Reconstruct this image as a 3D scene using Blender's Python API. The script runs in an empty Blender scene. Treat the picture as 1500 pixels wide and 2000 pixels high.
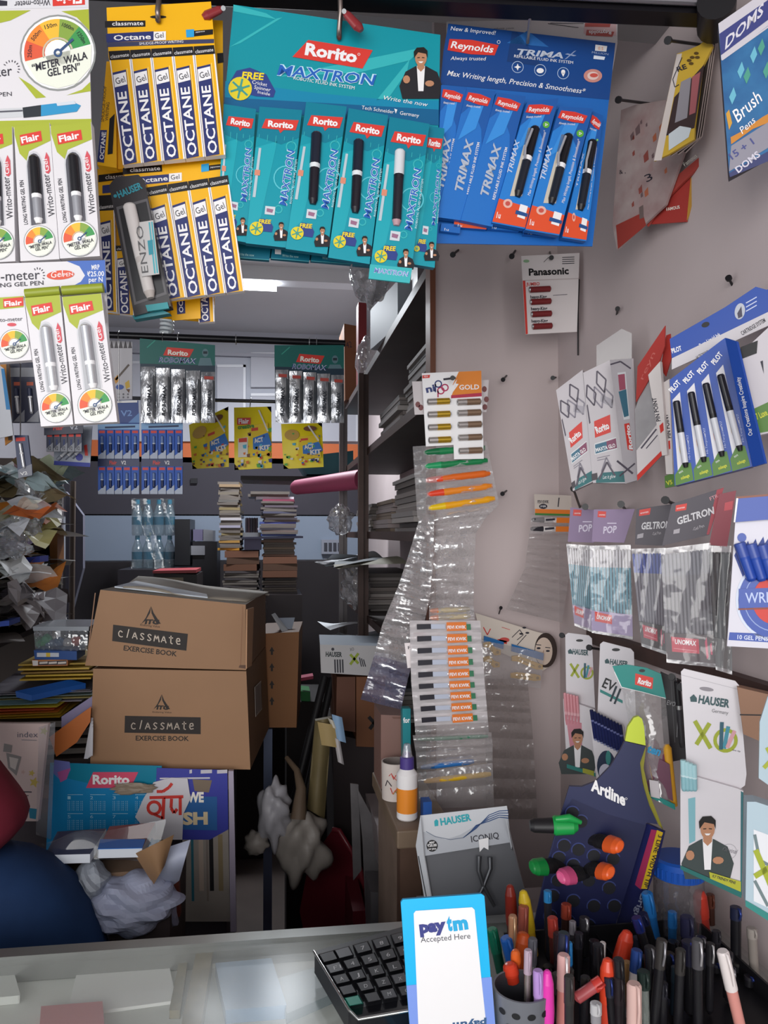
import bpy, math, random
from mathutils import Vector as V, Matrix
S = bpy.context.scene
RN = random.Random(11)
# ---------------------------------------------------------------- camera
CAM = V((0, 0, 1.5)); YAW = math.radians(8.34); PIT = math.radians(1.53); FPX = 1500.0
Fw = V((math.sin(YAW)*math.cos(PIT), math.cos(YAW)*math.cos(PIT), math.sin(PIT)))
Rt = V((math.cos(YAW), -math.sin(YAW), 0)); Up = Rt.cross(Fw)
cd = bpy.data.cameras.new('camera'); cam = bpy.data.objects.new('camera', cd); S.collection.objects.link(cam)
cd.sensor_fit = 'HORIZONTAL'; cd.sensor_width = 36; cd.lens = 36; cd.clip_start = .02
mt = Matrix((Rt, Up, -Fw)).transposed().to_4x4(); mt.translation = CAM; cam.matrix_world = mt
S.camera = cam
# ---------------------------------------------------------------- daylight from the open shop front, lamps, exposure
w = bpy.data.worlds.new('daylight'); S.world = w; w.use_nodes = True
bg = w.node_tree.nodes['Background']; bg.inputs[0].default_value = (.92, .96, 1, 1); bg.inputs[1].default_value = 1.15
def area(name, loc, target, sx, sy, power, col):
    l = bpy.data.lights.new(name, 'AREA'); l.shape = 'RECTANGLE'; l.size = sx; l.size_y = sy; l.energy = power; l.color = col
    o = bpy.data.objects.new(name, l); S.collection.objects.link(o); o.location = loc
    o.rotation_euler = (V(target)-V(loc)).to_track_quat('-Z', 'Y').to_euler(); return o
area('street_daylight', (-1.0, -2.6, 1.75), (.25, 1.3, 1.15), 3.2, 1.8, 92, (1, .975, .955))
S.view_settings.view_transform = 'Standard'; S.view_settings.look = 'None'
S.view_settings.exposure = 0.0; S.view_settings.gamma = 1; S.view_settings.use_curve_mapping = False
# ---------------------------------------------------------------- pixels to points (1500 x 2000 frame)
def ray(x, y): return Fw + Rt*((x-750)/FPX) + Up*((1000-y)/FPX)
def at(x, y, Y):
    r = ray(x, y); return CAM + r*(Y/r.y)
def atx(x, y, X):
    r = ray(x, y); return CAM + r*(X/r.x)
def atz(x, y, Z):
    r = ray(x, y); return CAM + r*((Z-1.5)/r.z)
class Pl:                                     # a plane a card lies in
    def __init__(s, o, n): s.o = V(o); s.n = V(n).normalized()
    def p(s, x, y, off=0):
        r = ray(x, y); t = (s.o+s.n*off-CAM).dot(s.n)/r.dot(s.n); return CAM+r*t
def FR(x, y, Y, yaw=0, tilt=0):               # faces the shop front; yaw>0 turns it to the left, tilt>0 looks down
    a, b = math.radians(yaw), math.radians(tilt)
    return Pl(at(x, y, Y), (-math.sin(a)*math.cos(b), -math.cos(a)*math.cos(b), -math.sin(b)))
def RW(x, y, X, yaw=0, tilt=0):               # hangs on the side wall, faces -X; yaw>0 turns it to the shop front
    a, b = math.radians(yaw), math.radians(tilt)
    return Pl(atx(x, y, X), (-math.cos(a)*math.cos(b), -math.sin(a)*math.cos(b), -math.sin(b)))
# ---------------------------------------------------------------- materials
def lin(h):
    h = h.lstrip('#'); c = [int(h[i:i+2], 16)/255 for i in (0, 2, 4)]
    return tuple(x/12.92 if x <= .04045 else ((x+.055)/1.055)**2.4 for x in c)+(1,)
MC = {}
def M(h, r=.5, metal=0, noise=0, nscale=20, bump=0, spec=.4, alpha=1, trans=0, emit=0, h2=None, stretch=None):
    k = (h, r, metal, noise, nscale, bump, spec, alpha, trans, emit, h2, stretch)
    if k in MC: return MC[k]
    m = bpy.data.materials.new('mat_%d' % len(MC)); m.use_nodes = True; nt = m.node_tree; b = nt.nodes['Principled BSDF']
    c = lin(h); b.inputs['Base Color'].default_value = c; b.inputs['Roughness'].default_value = r; b.inputs['Metallic'].default_value = metal
    b.inputs['Specular IOR Level'].default_value = spec; b.inputs['Alpha'].default_value = alpha; b.inputs['Transmission Weight'].default_value = trans
    if emit: b.inputs['Emission Color'].default_value = c; b.inputs['Emission Strength'].default_value = emit
    if noise or bump:
        tc = nt.nodes.new('ShaderNodeTexCoord'); nz = nt.nodes.new('ShaderNodeTexNoise'); nz.inputs['Scale'].default_value = nscale; nz.inputs['Detail'].default_value = 5
        src = tc.outputs['Object']
        if stretch:
            mp = nt.nodes.new('ShaderNodeMapping'); mp.inputs['Scale'].default_value = stretch; nt.links.new(src, mp.inputs[0]); src = mp.outputs[0]
        nt.links.new(src, nz.inputs['Vector'])
        if noise:
            rp = nt.nodes.new('ShaderNodeValToRGB'); rp.color_ramp.elements[0].position = .3; rp.color_ramp.elements[1].position = .7
            d = lin(h2) if h2 else tuple(x*(1-noise) for x in c[:3])+(1,)
            rp.color_ramp.elements[0].color = d; rp.color_ramp.elements[1].color = c
            nt.links.new(nz.outputs[0], rp.inputs[0]); nt.links.new(rp.outputs[0], b.inputs['Base Color'])
        if bump:
            bp = nt.nodes.new('ShaderNodeBump'); bp.inputs['Strength'].default_value = bump; bp.inputs['Distance'].default_value = .01
            nt.links.new(nz.outputs[0], bp.inputs['Height']); nt.links.new(bp.outputs[0], b.inputs['Normal'])
    MC[k] = m; return m
def clear(h='#ffffff', alpha=.2, r=.12, bump=.25, nscale=45, gl=.12, gm=.6):   # clear plastic film: see-through body under a glossy skin
    k = ('film', h, alpha, r, bump, nscale, gl, gm)
    if k in MC: return MC[k]
    m = bpy.data.materials.new('film_%d' % len(MC)); m.use_nodes = True; nt = m.node_tree; nt.nodes.clear(); N = nt.nodes.new; L = nt.links.new
    out = N('ShaderNodeOutputMaterial'); tr = N('ShaderNodeBsdfTransparent'); df = N('ShaderNodeBsdfDiffuse'); g = N('ShaderNodeBsdfGlossy'); m1 = N('ShaderNodeMixShader'); m2 = N('ShaderNodeMixShader')
    lw = N('ShaderNodeLayerWeight'); mr = N('ShaderNodeMapRange'); nz = N('ShaderNodeTexNoise'); bp = N('ShaderNodeBump'); tc = N('ShaderNodeTexCoord')
    df.inputs[0].default_value = lin(h); g.inputs['Roughness'].default_value = r; lw.inputs[0].default_value = .35; mr.inputs['To Min'].default_value = gl; mr.inputs['To Max'].default_value = gm
    nz.inputs['Scale'].default_value = nscale; bp.inputs['Strength'].default_value = bump; bp.inputs['Distance'].default_value = .02
    L(tc.outputs['Object'], nz.inputs['Vector']); L(nz.outputs[0], bp.inputs['Height']); L(bp.outputs[0], g.inputs['Normal']); L(lw.outputs['Facing'], mr.inputs['Value'])
    m1.inputs[0].default_value = alpha; L(tr.outputs[0], m1.inputs[1]); L(df.outputs[0], m1.inputs[2]); L(mr.outputs[0], m2.inputs[0]); L(m1.outputs[0], m2.inputs[1]); L(g.outputs[0], m2.inputs[2]); L(m2.outputs[0], out.inputs[0])
    MC[k] = m; return m
WHITE = M('#f1eff0', .45); BLACK = M('#141216', .4); STEEL = M('#b8b8b8', .3, 1); DKMET = M('#2a2628', .45, .6)
# ---------------------------------------------------------------- mesh building
_tc = {}
def glyphs(s, bold=0):
    k = (s, bold)
    if k in _tc: return _tc[k]
    cu = bpy.data.curves.new('lettering', 'FONT'); cu.body = s; cu.resolution_u = 2; cu.offset = bold; cu.fill_mode = 'FRONT'
    o = bpy.data.objects.new('lettering', cu); S.collection.objects.link(o)
    dg = bpy.context.evaluated_depsgraph_get(); me = o.evaluated_get(dg).to_mesh()
    vs = [(v.co.x, v.co.y) for v in me.vertices]; fs = [tuple(p.vertices) for p in me.polygons]
    o.evaluated_get(dg).to_mesh_clear(); bpy.data.objects.remove(o); bpy.data.curves.remove(cu)
    if vs:
        x0 = min(v[0] for v in vs); x1 = max(v[0] for v in vs); vs = [((v[0]-x0)/max(1e-6, x1-x0), v[1]/.69) for v in vs]
    _tc[k] = (vs, fs); return _tc[k]
class B:
    def __init__(s): s.v = []; s.f = []; s.fm = []; s.sm = []; s.mats = []
    def mi(s, m):
        if m not in s.mats: s.mats.append(m)
        return s.mats.index(m)
    def raw(s, vs, fs, m, smooth=False):
        n = len(s.v); s.v += [V(v) for v in vs]; i = s.mi(m)
        for f in fs: s.f.append([n+a for a in f]); s.fm.append(i); s.sm.append(smooth)
        return s
    def face(s, pts, m): return s.raw(pts, [list(range(len(pts)))], m)
    def prism(s, fr, bk, m, ms=None, mb=None):
        n = len(fr); s.raw(fr, [list(range(n))], m); s.raw(bk, [list(range(n))[::-1]], mb or ms or m)
        s.raw(list(fr)+list(bk), [(i, n+i, n+(i+1) % n, (i+1) % n) for i in range(n)], ms or m); return s
    def plate(s, pl, px, t, m, ms=None, off=0, mb=None):
        fr = [pl.p(x, y, off) for x, y in px]; return s.prism(fr, [p-pl.n*t for p in fr], m, ms, mb)
    def box(s, lo, hi, m, mt=None):
        (a, b, c), (d, e, f) = lo, hi
        s.raw([(a, b, c), (d, b, c), (d, e, c), (a, e, c), (a, b, f), (d, b, f), (d, e, f), (a, e, f)],
              [(3, 2, 1, 0), (0, 1, 5, 4), (1, 2, 6, 5), (2, 3, 7, 6), (3, 0, 4, 7)], m); n = len(s.v)-8
        s.f.append([n+4, n+5, n+6, n+7]); s.fm.append(s.mi(mt or m)); s.sm.append(False); return s
    def obox(s, o, a, b, c, m, mt=None, mf=None):        # corner o, edges a b c (c up); mf for the a-c face at o
        o, a, b, c = V(o), V(a), V(b), V(c)
        P = [o, o+a, o+a+b, o+b, o+c, o+a+c, o+a+b+c, o+b+c]
        s.raw(P, [(3, 2, 1, 0), (1, 2, 6, 5), (2, 3, 7, 6), (3, 0, 4, 7)], m); s.raw(P, [(0, 1, 5, 4)], mf or m); s.raw(P, [(4, 5, 6, 7)], mt or m); return s
    def tube(s, pts, r, m, n=8, cap=True):
        pts = [V(p) for p in pts]; rs = r if isinstance(r, (list, tuple)) else [r]*len(pts); vs = []; fs = []
        t0 = (pts[1]-pts[0]).normalized(); u = t0.orthogonal().normalized()
        for i, p in enumerate(pts):
            t = (pts[min(i+1, len(pts)-1)]-pts[max(i-1, 0)]).normalized(); u = (u-t*u.dot(t)).normalized(); w_ = t.cross(u)
            vs += [p+(u*math.cos(2*math.pi*k/n)+w_*math.sin(2*math.pi*k/n))*rs[i] for k in range(n)]
        for i in range(len(pts)-1):
            for k in range(n): fs.append((i*n+k, i*n+(k+1) % n, (i+1)*n+(k+1) % n, (i+1)*n+k))
        s.raw(vs, fs, m, True)
        if cap: s.raw(vs[:n], [list(range(n))[::-1]], m); s.raw(vs[-n:], [list(range(n))], m)
        return s
    def lathe(s, p0, p1, prof, n=14, sq=None):           # prof: (t along p0-p1, radius, material of the stretch up to the next)
        p0, p1 = V(p0), V(p1); d = p1-p0; t = d.normalized(); u = t.orthogonal().normalized(); w_ = t.cross(u)
        ring = lambda tt, r: [p0+d*tt+(u*math.cos(2*math.pi*k/n)+w_*math.sin(2*math.pi*k/n)*(sq or 1))*r for k in range(n)]
        for (a, ra, m), (b, rb, _) in zip(prof[:-1], prof[1:]):
            s.raw(ring(a, ra)+ring(b, rb), [(k, (k+1) % n, n+(k+1) % n, n+k) for k in range(n)], m, True)
        s.raw(ring(prof[0][0], prof[0][1]), [list(range(n))[::-1]], prof[0][2])
        s.raw(ring(prof[-1][0], prof[-1][1]), [list(range(n))], prof[-1][2] or prof[-2][2]); return s
    def grid(s, fn, nu, nv, m, smooth=True):
        vs = [fn(i/nu, j/nv) for j in range(nv+1) for i in range(nu+1)]
        return s.raw(vs, [(j*(nu+1)+i, j*(nu+1)+i+1, (j+1)*(nu+1)+i+1, (j+1)*(nu+1)+i) for j in range(nv) for i in range(nu)], m, smooth)
    def build(s, name, parent=None, label=None, cat=None, group=None, kind=None, bev=0, sub=0, solid=0):
        me = bpy.data.meshes.new(name)
        if parent is not None: L = V(parent['base'])
        else:
            xs = [v.x for v in s.v]; ys = [v.y for v in s.v]; zs = [v.z for v in s.v]
            L = V(((min(xs)+max(xs))/2, (min(ys)+max(ys))/2, min(zs)))
        me.from_pydata([v-L for v in s.v], [], s.f)
        for m in s.mats: me.materials.append(m)
        me.polygons.foreach_set('material_index', s.fm); me.polygons.foreach_set('use_smooth', s.sm); me.update()
        o = bpy.data.objects.new(name, me); S.collection.objects.link(o); o['base'] = tuple(L)
        if parent is not None: o.parent = parent
        else: o.location = L
        tag(o, label, cat, group, kind)
        if bev:
            md = o.modifiers.new('bevel', 'BEVEL'); md.width = bev; md.segments = 2; md.limit_method = 'ANGLE'
        if solid:
            md = o.modifiers.new('solid', 'SOLIDIFY'); md.thickness = solid
        if sub:
            md = o.modifiers.new('sub', 'SUBSURF'); md.levels = sub; md.render_levels = sub
        return o
def tag(o, label=None, cat=None, group=None, kind=None):
    for k, v in (('label', label), ('category', cat), ('group', group), ('kind', kind)):
        if v: o[k] = v
def thing(name, label, cat, loc, group=None):
    o = bpy.data.objects.new(name, None); S.collection.objects.link(o); o.location = V(loc); o['base'] = tuple(V(loc)); o.empty_display_size = .05
    tag(o, label, cat, group); return o
class A:                                                 # flat print on a card: coordinates go through f to photo pixels
    def __init__(s, b, pl, f=None, off=0): s.b = b; s.pl = pl; s.f = f or (lambda u, v: (u, v)); s.off = off
    def P(s, x, y, k): return s.pl.p(x, y, s.off+k*.00025)
    def poly(s, m, pts, k=1): s.b.face([s.P(*s.f(*p), k) for p in pts], m); return s
    def ell(s, m, cx, cy, rx, ry=None, k=1, n=28, a0=0, a1=360, rot=0, pie=False):
        ry = ry or rx; c, q = math.cos(math.radians(rot)), math.sin(math.radians(rot)); pts = [(cx, cy)] if pie else []
        for i in range(n+(1 if pie else 0)):
            a = math.radians(a0+(a1-a0)*i/n); x, y = rx*math.cos(a), -ry*math.sin(a); pts.append((cx+x*c+y*q, cy-x*q+y*c))
        return s.poly(m, pts, k)
    def ring(s, m, cx, cy, r0, r1, k=1, n=28, a0=0, a1=360):
        for i in range(n):
            a, b_ = [math.radians(a0+(a1-a0)*j/n) for j in (i, i+1)]
            s.poly(m, [(cx+r*math.cos(t), cy-r*math.sin(t)) for r, t in ((r0, a), (r1, a), (r1, b_), (r0, b_))], k)
        return s
    def line(s, m, pts, wd, k=1):                        # width in photo pixels
        P = [s.f(*p) for p in pts]
        for (x0, y0), (x1, y1) in zip(P[:-1], P[1:]):
            d = math.hypot(x1-x0, y1-y0) or 1; nx, ny = -(y1-y0)/d*wd/2, (x1-x0)/d*wd/2
            s.b.face([s.P(x, y, k) for x, y in ((x0+nx, y0+ny), (x1+nx, y1+ny), (x1-nx, y1-ny), (x0-nx, y0-ny))], m)
        return s
    def txt(s, t, p0, p1, h, m, k=2, bold=0, sh=0, up=None):   # baseline p0 to p1, cap height h in pixels
        (x0, y0), (x1, y1) = s.f(*p0), s.f(*p1); dx, dy = x1-x0, y1-y0; L = math.hypot(dx, dy) or 1
        ux, uy = up or (dy/L, -dx/L); ux += sh*dx/L; uy += sh*dy/L
        vs, fs = glyphs(t, bold)
        s.b.raw([s.P(x0+gx*dx+gy*h*ux, y0+gx*dy+gy*h*uy, k) for gx, gy in vs], fs, m); return s
def quad(tl, tr, br, bl):
    return lambda u, v: tuple((1-v)*((1-u)*tl[i]+u*tr[i])+v*((1-u)*bl[i]+u*br[i]) for i in (0, 1))
def center(pl, px):
    c = V((0, 0, 0))
    for x, y in px: c += pl.p(x, y)
    return c/len(px)
# ---------------------------------------------------------------- the room
WX = .62                                                # the side wall the stock hangs on
WALLM = M('#cdbfbf', .8, 0, .10, 2.2, .03, .2, h2='#c0b2b1')
WALLB = M('#b9bcc6', .75, 0, .08, 2, .02, .2); PANEL = M('#cabcbb', .7, 0, .07, 3, .02, .2)
def st(name, b, **k): return b.build(name, kind='structure', **k)
st('floor', B().box((-2.2, -1.5, -.1), (1.6, 5.4, 0), M('#4b403c', .55, 0, .3, 6, .02)))
st('ceiling', B().box((-2.2, .75, 2.82), (WX+.1, 5.4, 2.95), M('#c9cacd', .8, 0, .05, 2)))
st('wall_right', B().box((WX, -.2, 0), (WX+.1, 5.4, 2.95), WALLM))
st('wall_left', B().box((-1.45, 1.3, 0), (-1.35, 5.4, 2.95), M('#a7a6ad', .8, 0, .1, 2)))
b = B(); b.box((-1.45, 5.1, 0), (WX+.1, 5.2, 2.95), WALLB)
st('wall_back', b)
# painted bands of the back wall
def backrect(x0, y0, x1, y1, Y=5.1):
    a, c = at(x0, y1, Y), at(x1, y0, Y); return a.x, a.z, c.x, c.z
def band(name, x0, y0, x1, y1, m, t=.01):
    p, q, r, s_ = backrect(x0, y0, x1, y1); st(name, B().box((p, 5.1-t, q), (r, 5.1, s_), m))
band('trim_1', -60, 868, 700, 898, M('#c96a3a', .6))
band('trim_2', -60, 898, 700, 1006, M('#403d46', .7, 0, .1, 4))
band('trim_3', 160, 1006, 700, 1095, M('#8894a6', .7, 0, .05, 3))
band('trim_4', -60, 1095, 700, 1400, M('#2e292c', .7, 0, .2, 4))
# end panel of the shelving, facing the shop front, with a wooden edge strip
ex = at(850, 1000, 1.6).x
st('wall_end_panel', B().box((ex, 1.6, .3), (WX, 1.625, 2.82), PANEL))
st('trim_5', B().box((ex-.012, 1.592, .9), (ex, 1.64, 2.3), M('#7a4a35', .5, 0, .3, 30, 0, .4, stretch=(1, 1, .1))))
st('shade_awning', B().box((-2.6, -1.3, 2.62), (WX+.1, 1.02, 2.7), M('#8a8687', .8)))  # unseen awning roof, added to keep sky light off the upper wall
# lintel over the shop front and the dark shutter box with its rails
st('lintel', B().box((-1.8, 1.02, 2.3), (WX, 1.16, 2.95), M('#8d8a8c', .8)))
# ---------------------------------------------------------------- shared printed motifs
LIME = M('#a6b034', .45); RED = M('#d63a30', .45); NAVY = M('#26306c', .45); YEL = M('#f0b30a', .4); TEAL = M('#0892a0', .4); TEALD = M('#0a6d86', .4)
TEALL = M('#35b3b8', .4); ORA = M('#e8892c', .45); GRN = M('#3da04c', .45); GRND = M('#2a8048', .45); INK = M('#2c2a35', .45); BLUE = M('#2a6fd0', .4); GREY = M('#8f8f96', .5)
SKIN = M('#b98463', .55); HAIR = M('#16120f', .6); SUIT = M('#1e1c22', .6); CREAM = M('#f4efe4', .5); PALEG = M('#e7e9da', .5); SKYB = M('#2a9fd8', .4)
def gauge(a, cx, cy, r, k, big=False):
    a.ell(M('#8f918f', .5), cx, cy, r*1.05, k=k); a.ell(WHITE, cx, cy, r, k=k+1)
    for i, m in enumerate((M('#dd5a3c'), M('#ea8a34'), M('#efb93a'), M('#86a244'), M('#3f9450'))):
        a1 = 195-i*36; a.ell(m, cx, cy, r*.93, k=k+2, n=8, a0=a1-36, a1=a1, pie=True)
    a.ell(WHITE, cx, cy, r*.36, k=k+3, n=18); a.ring(M('#c9b8a0'), cx, cy, r*.38, r*.43, k=k+3, n=14, a0=15, a1=200)
    a.poly(PALEG, [(cx-r*.9, cy+r*.24), (cx+r*.93, cy-r*.22), (cx+r*.9, cy+r*.4), (cx+r*.5, cy+r*.85), (cx, cy+r*.98), (cx-r*.55, cy+r*.8)], k+3)
    nb = M('#35507a'); a.line(nb, [(cx+r*.08, cy-r*.07), (cx+r*.42, cy-r*.38)], max(1, r*.07), k+5); a.ring(nb, cx, cy, r*.06, r*.12, k=k+5, n=12)
    a.txt('“METER  WALA', (cx-r*.7, cy+r*.52), (cx+r*.82, cy+r*.16), r*.2, INK, k+5, .02, .1); a.txt('GEL PEN”', (cx-r*.28, cy+r*.66), (cx+r*.62, cy+r*.47), r*.2, INK, k+5, .02, .1)
    if big:
        for t, aa in (('250m', 177), ('500m', 141), ('150m', 105), ('1000m', 69), ('1250m', 33)):
            q = math.radians(aa); x, y = cx+r*.72*math.cos(q), cy-r*.72*math.sin(q); dx, dy = math.sin(q)*r*.17, math.cos(q)*r*.17
            a.txt(t, (x-dx, y-dy), (x+dx, y+dy), r*.11, INK, k+4)
def man(a, cx, y, h, k, suit=None, fx=1):                # a printed figure in a jacket, cut at the waist
    su = suit or SUIT; F = lambda u, v: (cx+u*h*fx, y+v*h)
    pp = lambda m, L, kk: a.poly(m, [F(*q) for q in L], kk)
    pp(su, [(-.1, .36), (.1, .36), (.32, .48), (.42, .75), (.36, 1), (-.36, 1), (-.42, .75), (-.3, .47)], k)
    pp(WHITE, [(-.08, .36), (.08, .36), (.05, .85), (-.05, .85)], k+1)
    pp(SKIN, [(-.07, .26), (.07, .26), (.07, .4), (0, .47), (-.07, .4)], k+2)
    a.ell(SKIN, *F(0, .2), .115*h, .16*h, k=k+3, n=16)
    pp(HAIR, [(-.13, .2), (-.14, .08), (-.08, 0), (.06, -.01), (.13, .06), (.13, .2), (.1, .12), (-.05, .09)], k+4)
    a.ell(SKIN, *F(-.28, .62), .07*h, .08*h, k=k+3, n=10); a.ell(SKIN, *F(.17, .7), .09*h, .06*h, k=k+3, n=10)
    pp(HAIR, [(-.07, .19), (-.02, .185), (-.02, .2), (-.07, .205)], k+4); pp(HAIR, [(.02, .185), (.07, .19), (.07, .205), (.02, .2)], k+4); pp(WHITE, [(-.05, .27), (.05, .27), (.02, .3), (-.02, .3)], k+4)
def penrod(b, p0, p1, r, body, cap, tip=None, ring=WHITE, t=.55, n=10):   # a capped pen lying from p0 to p1
    b.lathe(p0, p1, [(0, r*.8, cap), (.02, r, cap), (t-.03, r, ring), (t+.03, r*.96, body), (.93, r*.9, tip or body), (1, r*.55, tip or body)], n)
def hookwire(name, pts, r, m, label, cat, parent=None):
    b = B().tube(pts, r, m, 8); return b.build(name, parent, label, cat)
# ---------------------------------------------------------------- rail over the counter
RZ = at(430, 14, 1.0).z; rl, rr = at(-260, 0, 1.0), atz(1412, 24, RZ); rl.z = RZ
e = (rr-rl).normalized(); q = V((-e.y, e.x, 0))
rail = thing('display_rail', 'long black metal rail across the top with two bright rods on it', 'rail', (rl+rr)/2)
B().obox(rl-V((0, 0, .003)), rr-rl, q*.03, V((0, 0, .061)), M('#17151a', .4, .5)).build('rail_bar', rail, bev=.003)
for dz, rad in ((.022, .0035), (.008, .005)): B().tube([rl-q*rad*1.0+V((0, 0, dz)), rr-q*rad+V((0, 0, dz))], rad, M('#9b9aa0', .3, .9)).build('rod', rail)
B().lathe(atz(1385, 22, RZ)-q*.02, atz(1420, 22, RZ)+q*.03, [(0, .024, BLACK), (1, .024, BLACK)], 16).build('end_roller', rail)
def railpt(x, dz=0, dq=0): 
    r = ray(x, 14); # where a vertical line through pixel column x meets the rail
    t = (q.dot(rl-CAM))/q.dot(r); p = CAM+r*t; return V((p.x, p.y, RZ+dz))-q*dq
def hang(x, y, pl, m, name, label, cat, r=.0022, off=.004):      # S hook from the rail to the hole of a card
    p = pl.p(x, y, off); t = railpt(x, .045, .006); bck = pl.p(x, y-1, -.012)
    pts = [railpt(x, .05, -.035), railpt(x, .062, -.015), t, railpt(x, .0, .01).lerp(p, .5)+V((.002, 0, 0)), p+V((0, -.004, .004)), p+V((0, -.001, -.004)), bck]
    return hookwire(name, pts, r, m, label, cat)
FLW = M('#dcd8db', .45)
fp = FR(100, 250, .86, 2, 0)
def flairpack(par, pl, tl, tr, br, bl, silver, off):
    f = quad(tl, tr, br, bl); pk = B(); pk.plate(pl, [tl, tr, br, bl], .012, FLW, off=off); a = A(pk, pl, f, off)
    a.poly(LIME, [(.01, 0), (.99, 0), (.99, .13), (.38, .19), (.3, .26), (.12, .2), (.01, .06)], 1)
    a.poly(RED, [(.15, .065), (.74, .05), (.76, .125), (.16, .145)], 2); a.txt('Flair', (.2, .128), (.7, .11), (br[1]-tr[1])*.045, WHITE, 3, .03)
    win = lambda g: [(.5-.19*math.cos(t)-g*math.cos(t), .3-(.09+g*.5)*math.sin(t)) for t in [i*math.pi/8 for i in range(9)]]+[(.71+g, .73), (.33-g, .74)]
    a.poly(M('#c9c8cc', .4), win(.035), 1); a.poly(M('#55545c', .4) if not silver else M('#a9a9ad', .35), win(0), 2)
    h = br[1]-tr[1]
    a.txt('LONG WRITING GEL PEN', (.24, .73), (.18, .4), h*.028, INK, 2, .01); a.txt('Writo-meter', (.97, .68), (.88, .37), h*.05, INK, 2)
    a.ell(M('#cf4f5a'), *(.86, .28), .075, .065, k=2, n=14) if 0 else a.poly(M('#cf4f5a'), [(.8, .36), (.79, .26), (.85, .21), (.92, .25), (.93, .35), (.87, .37)], 2)
    a.txt('Gel', (.9, .35), (.86, .26), h*.035, WHITE, 3)
    g = f(.52, .86); gauge(A(pk, pl, None, off), g[0], g[1], (tr[0]-tl[0])*.42, 3)
    o = pk.build('pen_pack', par)
    pn = B(); m1 = M('#19181d', .25); m2 = M('#c3c3c6', .25, .5)
    penrod(pn, pl.p(*f(.5, .235), off+.001), pl.p(*f(.53, .73), off+.001), .0052, m2 if silver else M('#9a9aa0', .3, .3), M('#b5b5ba', .25, .4) if silver else m1, WHITE, WHITE, .6)
    pn.build('pen', o)
ft = thing('pen_display_card', 'large white hanging card of gel pens under a big coloured dial', 'pen card', fp.p(50, 505))
b = B(); b.plate(fp, [(-165, -30), (172, -30), (178, 232), (199, 506), (-165, 516)], .002, FLW); a = A(b, fp)
a.poly(LIME, [(-80, 22), (60, 20), (20, 40), (-80, 64)]); a.poly(LIME, [(120, 22), (173, 18), (175, 60), (150, 34)]); a.poly(LIME, [(36, 150), (70, 192), (90, 190), (60, 165)]); a.poly(LIME, [(160, 175), (176, 160), (177, 178), (130, 186)])
a.poly(M('#d8d6da'), [(-80, -30), (172, -30), (173, 14), (-80, 20)], 1); a.poly(RED, [(102, -20), (165, -22), (166, 9), (103, 12)], 2); a.txt('Flair', (160, -16), (110, -13), 22, WHITE, 3, .03, 0, (0, 1)); a.txt('Writo-meter', (98, -2), (28, 3), 12, INK, 3, 0, 0, (0, 1)); a.poly(INK, [(-20, -2), (14, 2), (14, 11), (-20, 12)], 2)
gauge(a, 113, 103, 71, 2, True)
a.txt('Writo-meter', (-112, 160), (24, 147), 20, INK); a.txt('LONG WRITING GEL PEN', (-150, 197), (23, 187), 8, INK)
for i in range(9):
    t = math.radians(150-i*22); a.line(INK, [(22+13*math.cos(t), 134-13*math.sin(t)), (22+17*math.cos(t), 134-17*math.sin(t))], 1.6, 2)
a.poly(M('#c9cacd'), [(-80, 216), (50, 210), (50, 228), (-80, 236)], 1); a.poly(M('#22282f'), [(44, 210), (80, 205), (80, 227), (46, 230)], 2); a.poly(M('#2a8fc0'), [(80, 205), (140, 198), (158, 206), (150, 218), (80, 227)], 2); a.poly(M('#cdd3dc'), [(110, 201), (145, 197), (148, 203), (112, 207)], 3); a.line(M('#50505a'), [(-80, 222), (44, 216)], 3, 2)
a.poly(LIME, [(-80, 238), (178, 232), (180, 250), (-80, 258)], 1)
b.build('header_card', ft)
flairpack(ft, fp, (-50, 250), (24, 247), (30, 510), (-40, 514), False, .016)
flairpack(ft, fp, (27, 248), (97, 240), (116, 506), (40, 510), False, .016)
flairpack(ft, fp, (98, 246), (178, 238), (195, 500), (117, 505), False, .016)
# lower card
f2 = FR(100, 680, .845, 2, 0)
ft = thing('pen_display_card', 'white and blue printed strip with two silver gel pen packs below the dial card', 'pen card', f2.p(100, 830))
b = B(); b.plate(f2, [(-100, 518), (205, 508), (208, 572), (222, 826), (80, 832), (64, 706), (-100, 712)], .002, FLW); a = A(b, f2)
BL = M('#3f66b4', .4); a.poly(BL, [(130, 510), (205, 508), (208, 572), (130, 565), (158, 550), (166, 538), (155, 520)], 1)
a.txt('Writo-meter', (-70, 552), (78, 545), 19, INK); a.txt('LONG WRITING GEL PEN', (-90, 567), (85, 556), 8, INK, 2, .01)
a.ell(M('#d9553c'), 118, 537, 27, 9, k=2, rot=4); a.txt('Gel', (99, 543), (122, 540), 12, WHITE, 3, 0, .2); a.txt('PEN', (124, 541), (143, 538), 7, WHITE, 3)
for t, y in (('MRP', 527), ('₹25.00', 540), ('per N', 551)): a.txt(t, (188-len(t)*2.9, y), (186+len(t)*2.9, y-1), 9.5, WHITE, 2, .01)
for i in range(7): t = math.radians(120-i*24); a.line(INK, [(74+10*math.cos(t), 538-12*math.sin(t)), (74+14*math.cos(t), 538-16*math.sin(t))], 1.6, 2)
b.build('header_card', ft)
flairpack(ft, f2, (48, 582), (117, 576), (143, 829), (80, 833), True, .02)
flairpack(ft, f2, (121, 580), (198, 573), (229, 824), (146, 828), True, .02)
for x0, x1, y in ((50, 118, 574), (122, 202, 568)):
    B().tube([f2.p(x0, y, .014), f2.p(x1, y-6, .014)], .0052, M('#8f9a2c', .4)).build('fold_strip', ft)
b = B(); b.plate(f2, [(-60, 585), (46, 578), (62, 703), (-60, 712)], .01, FLW, off=.012); a = A(b, f2, None, .012)
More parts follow.
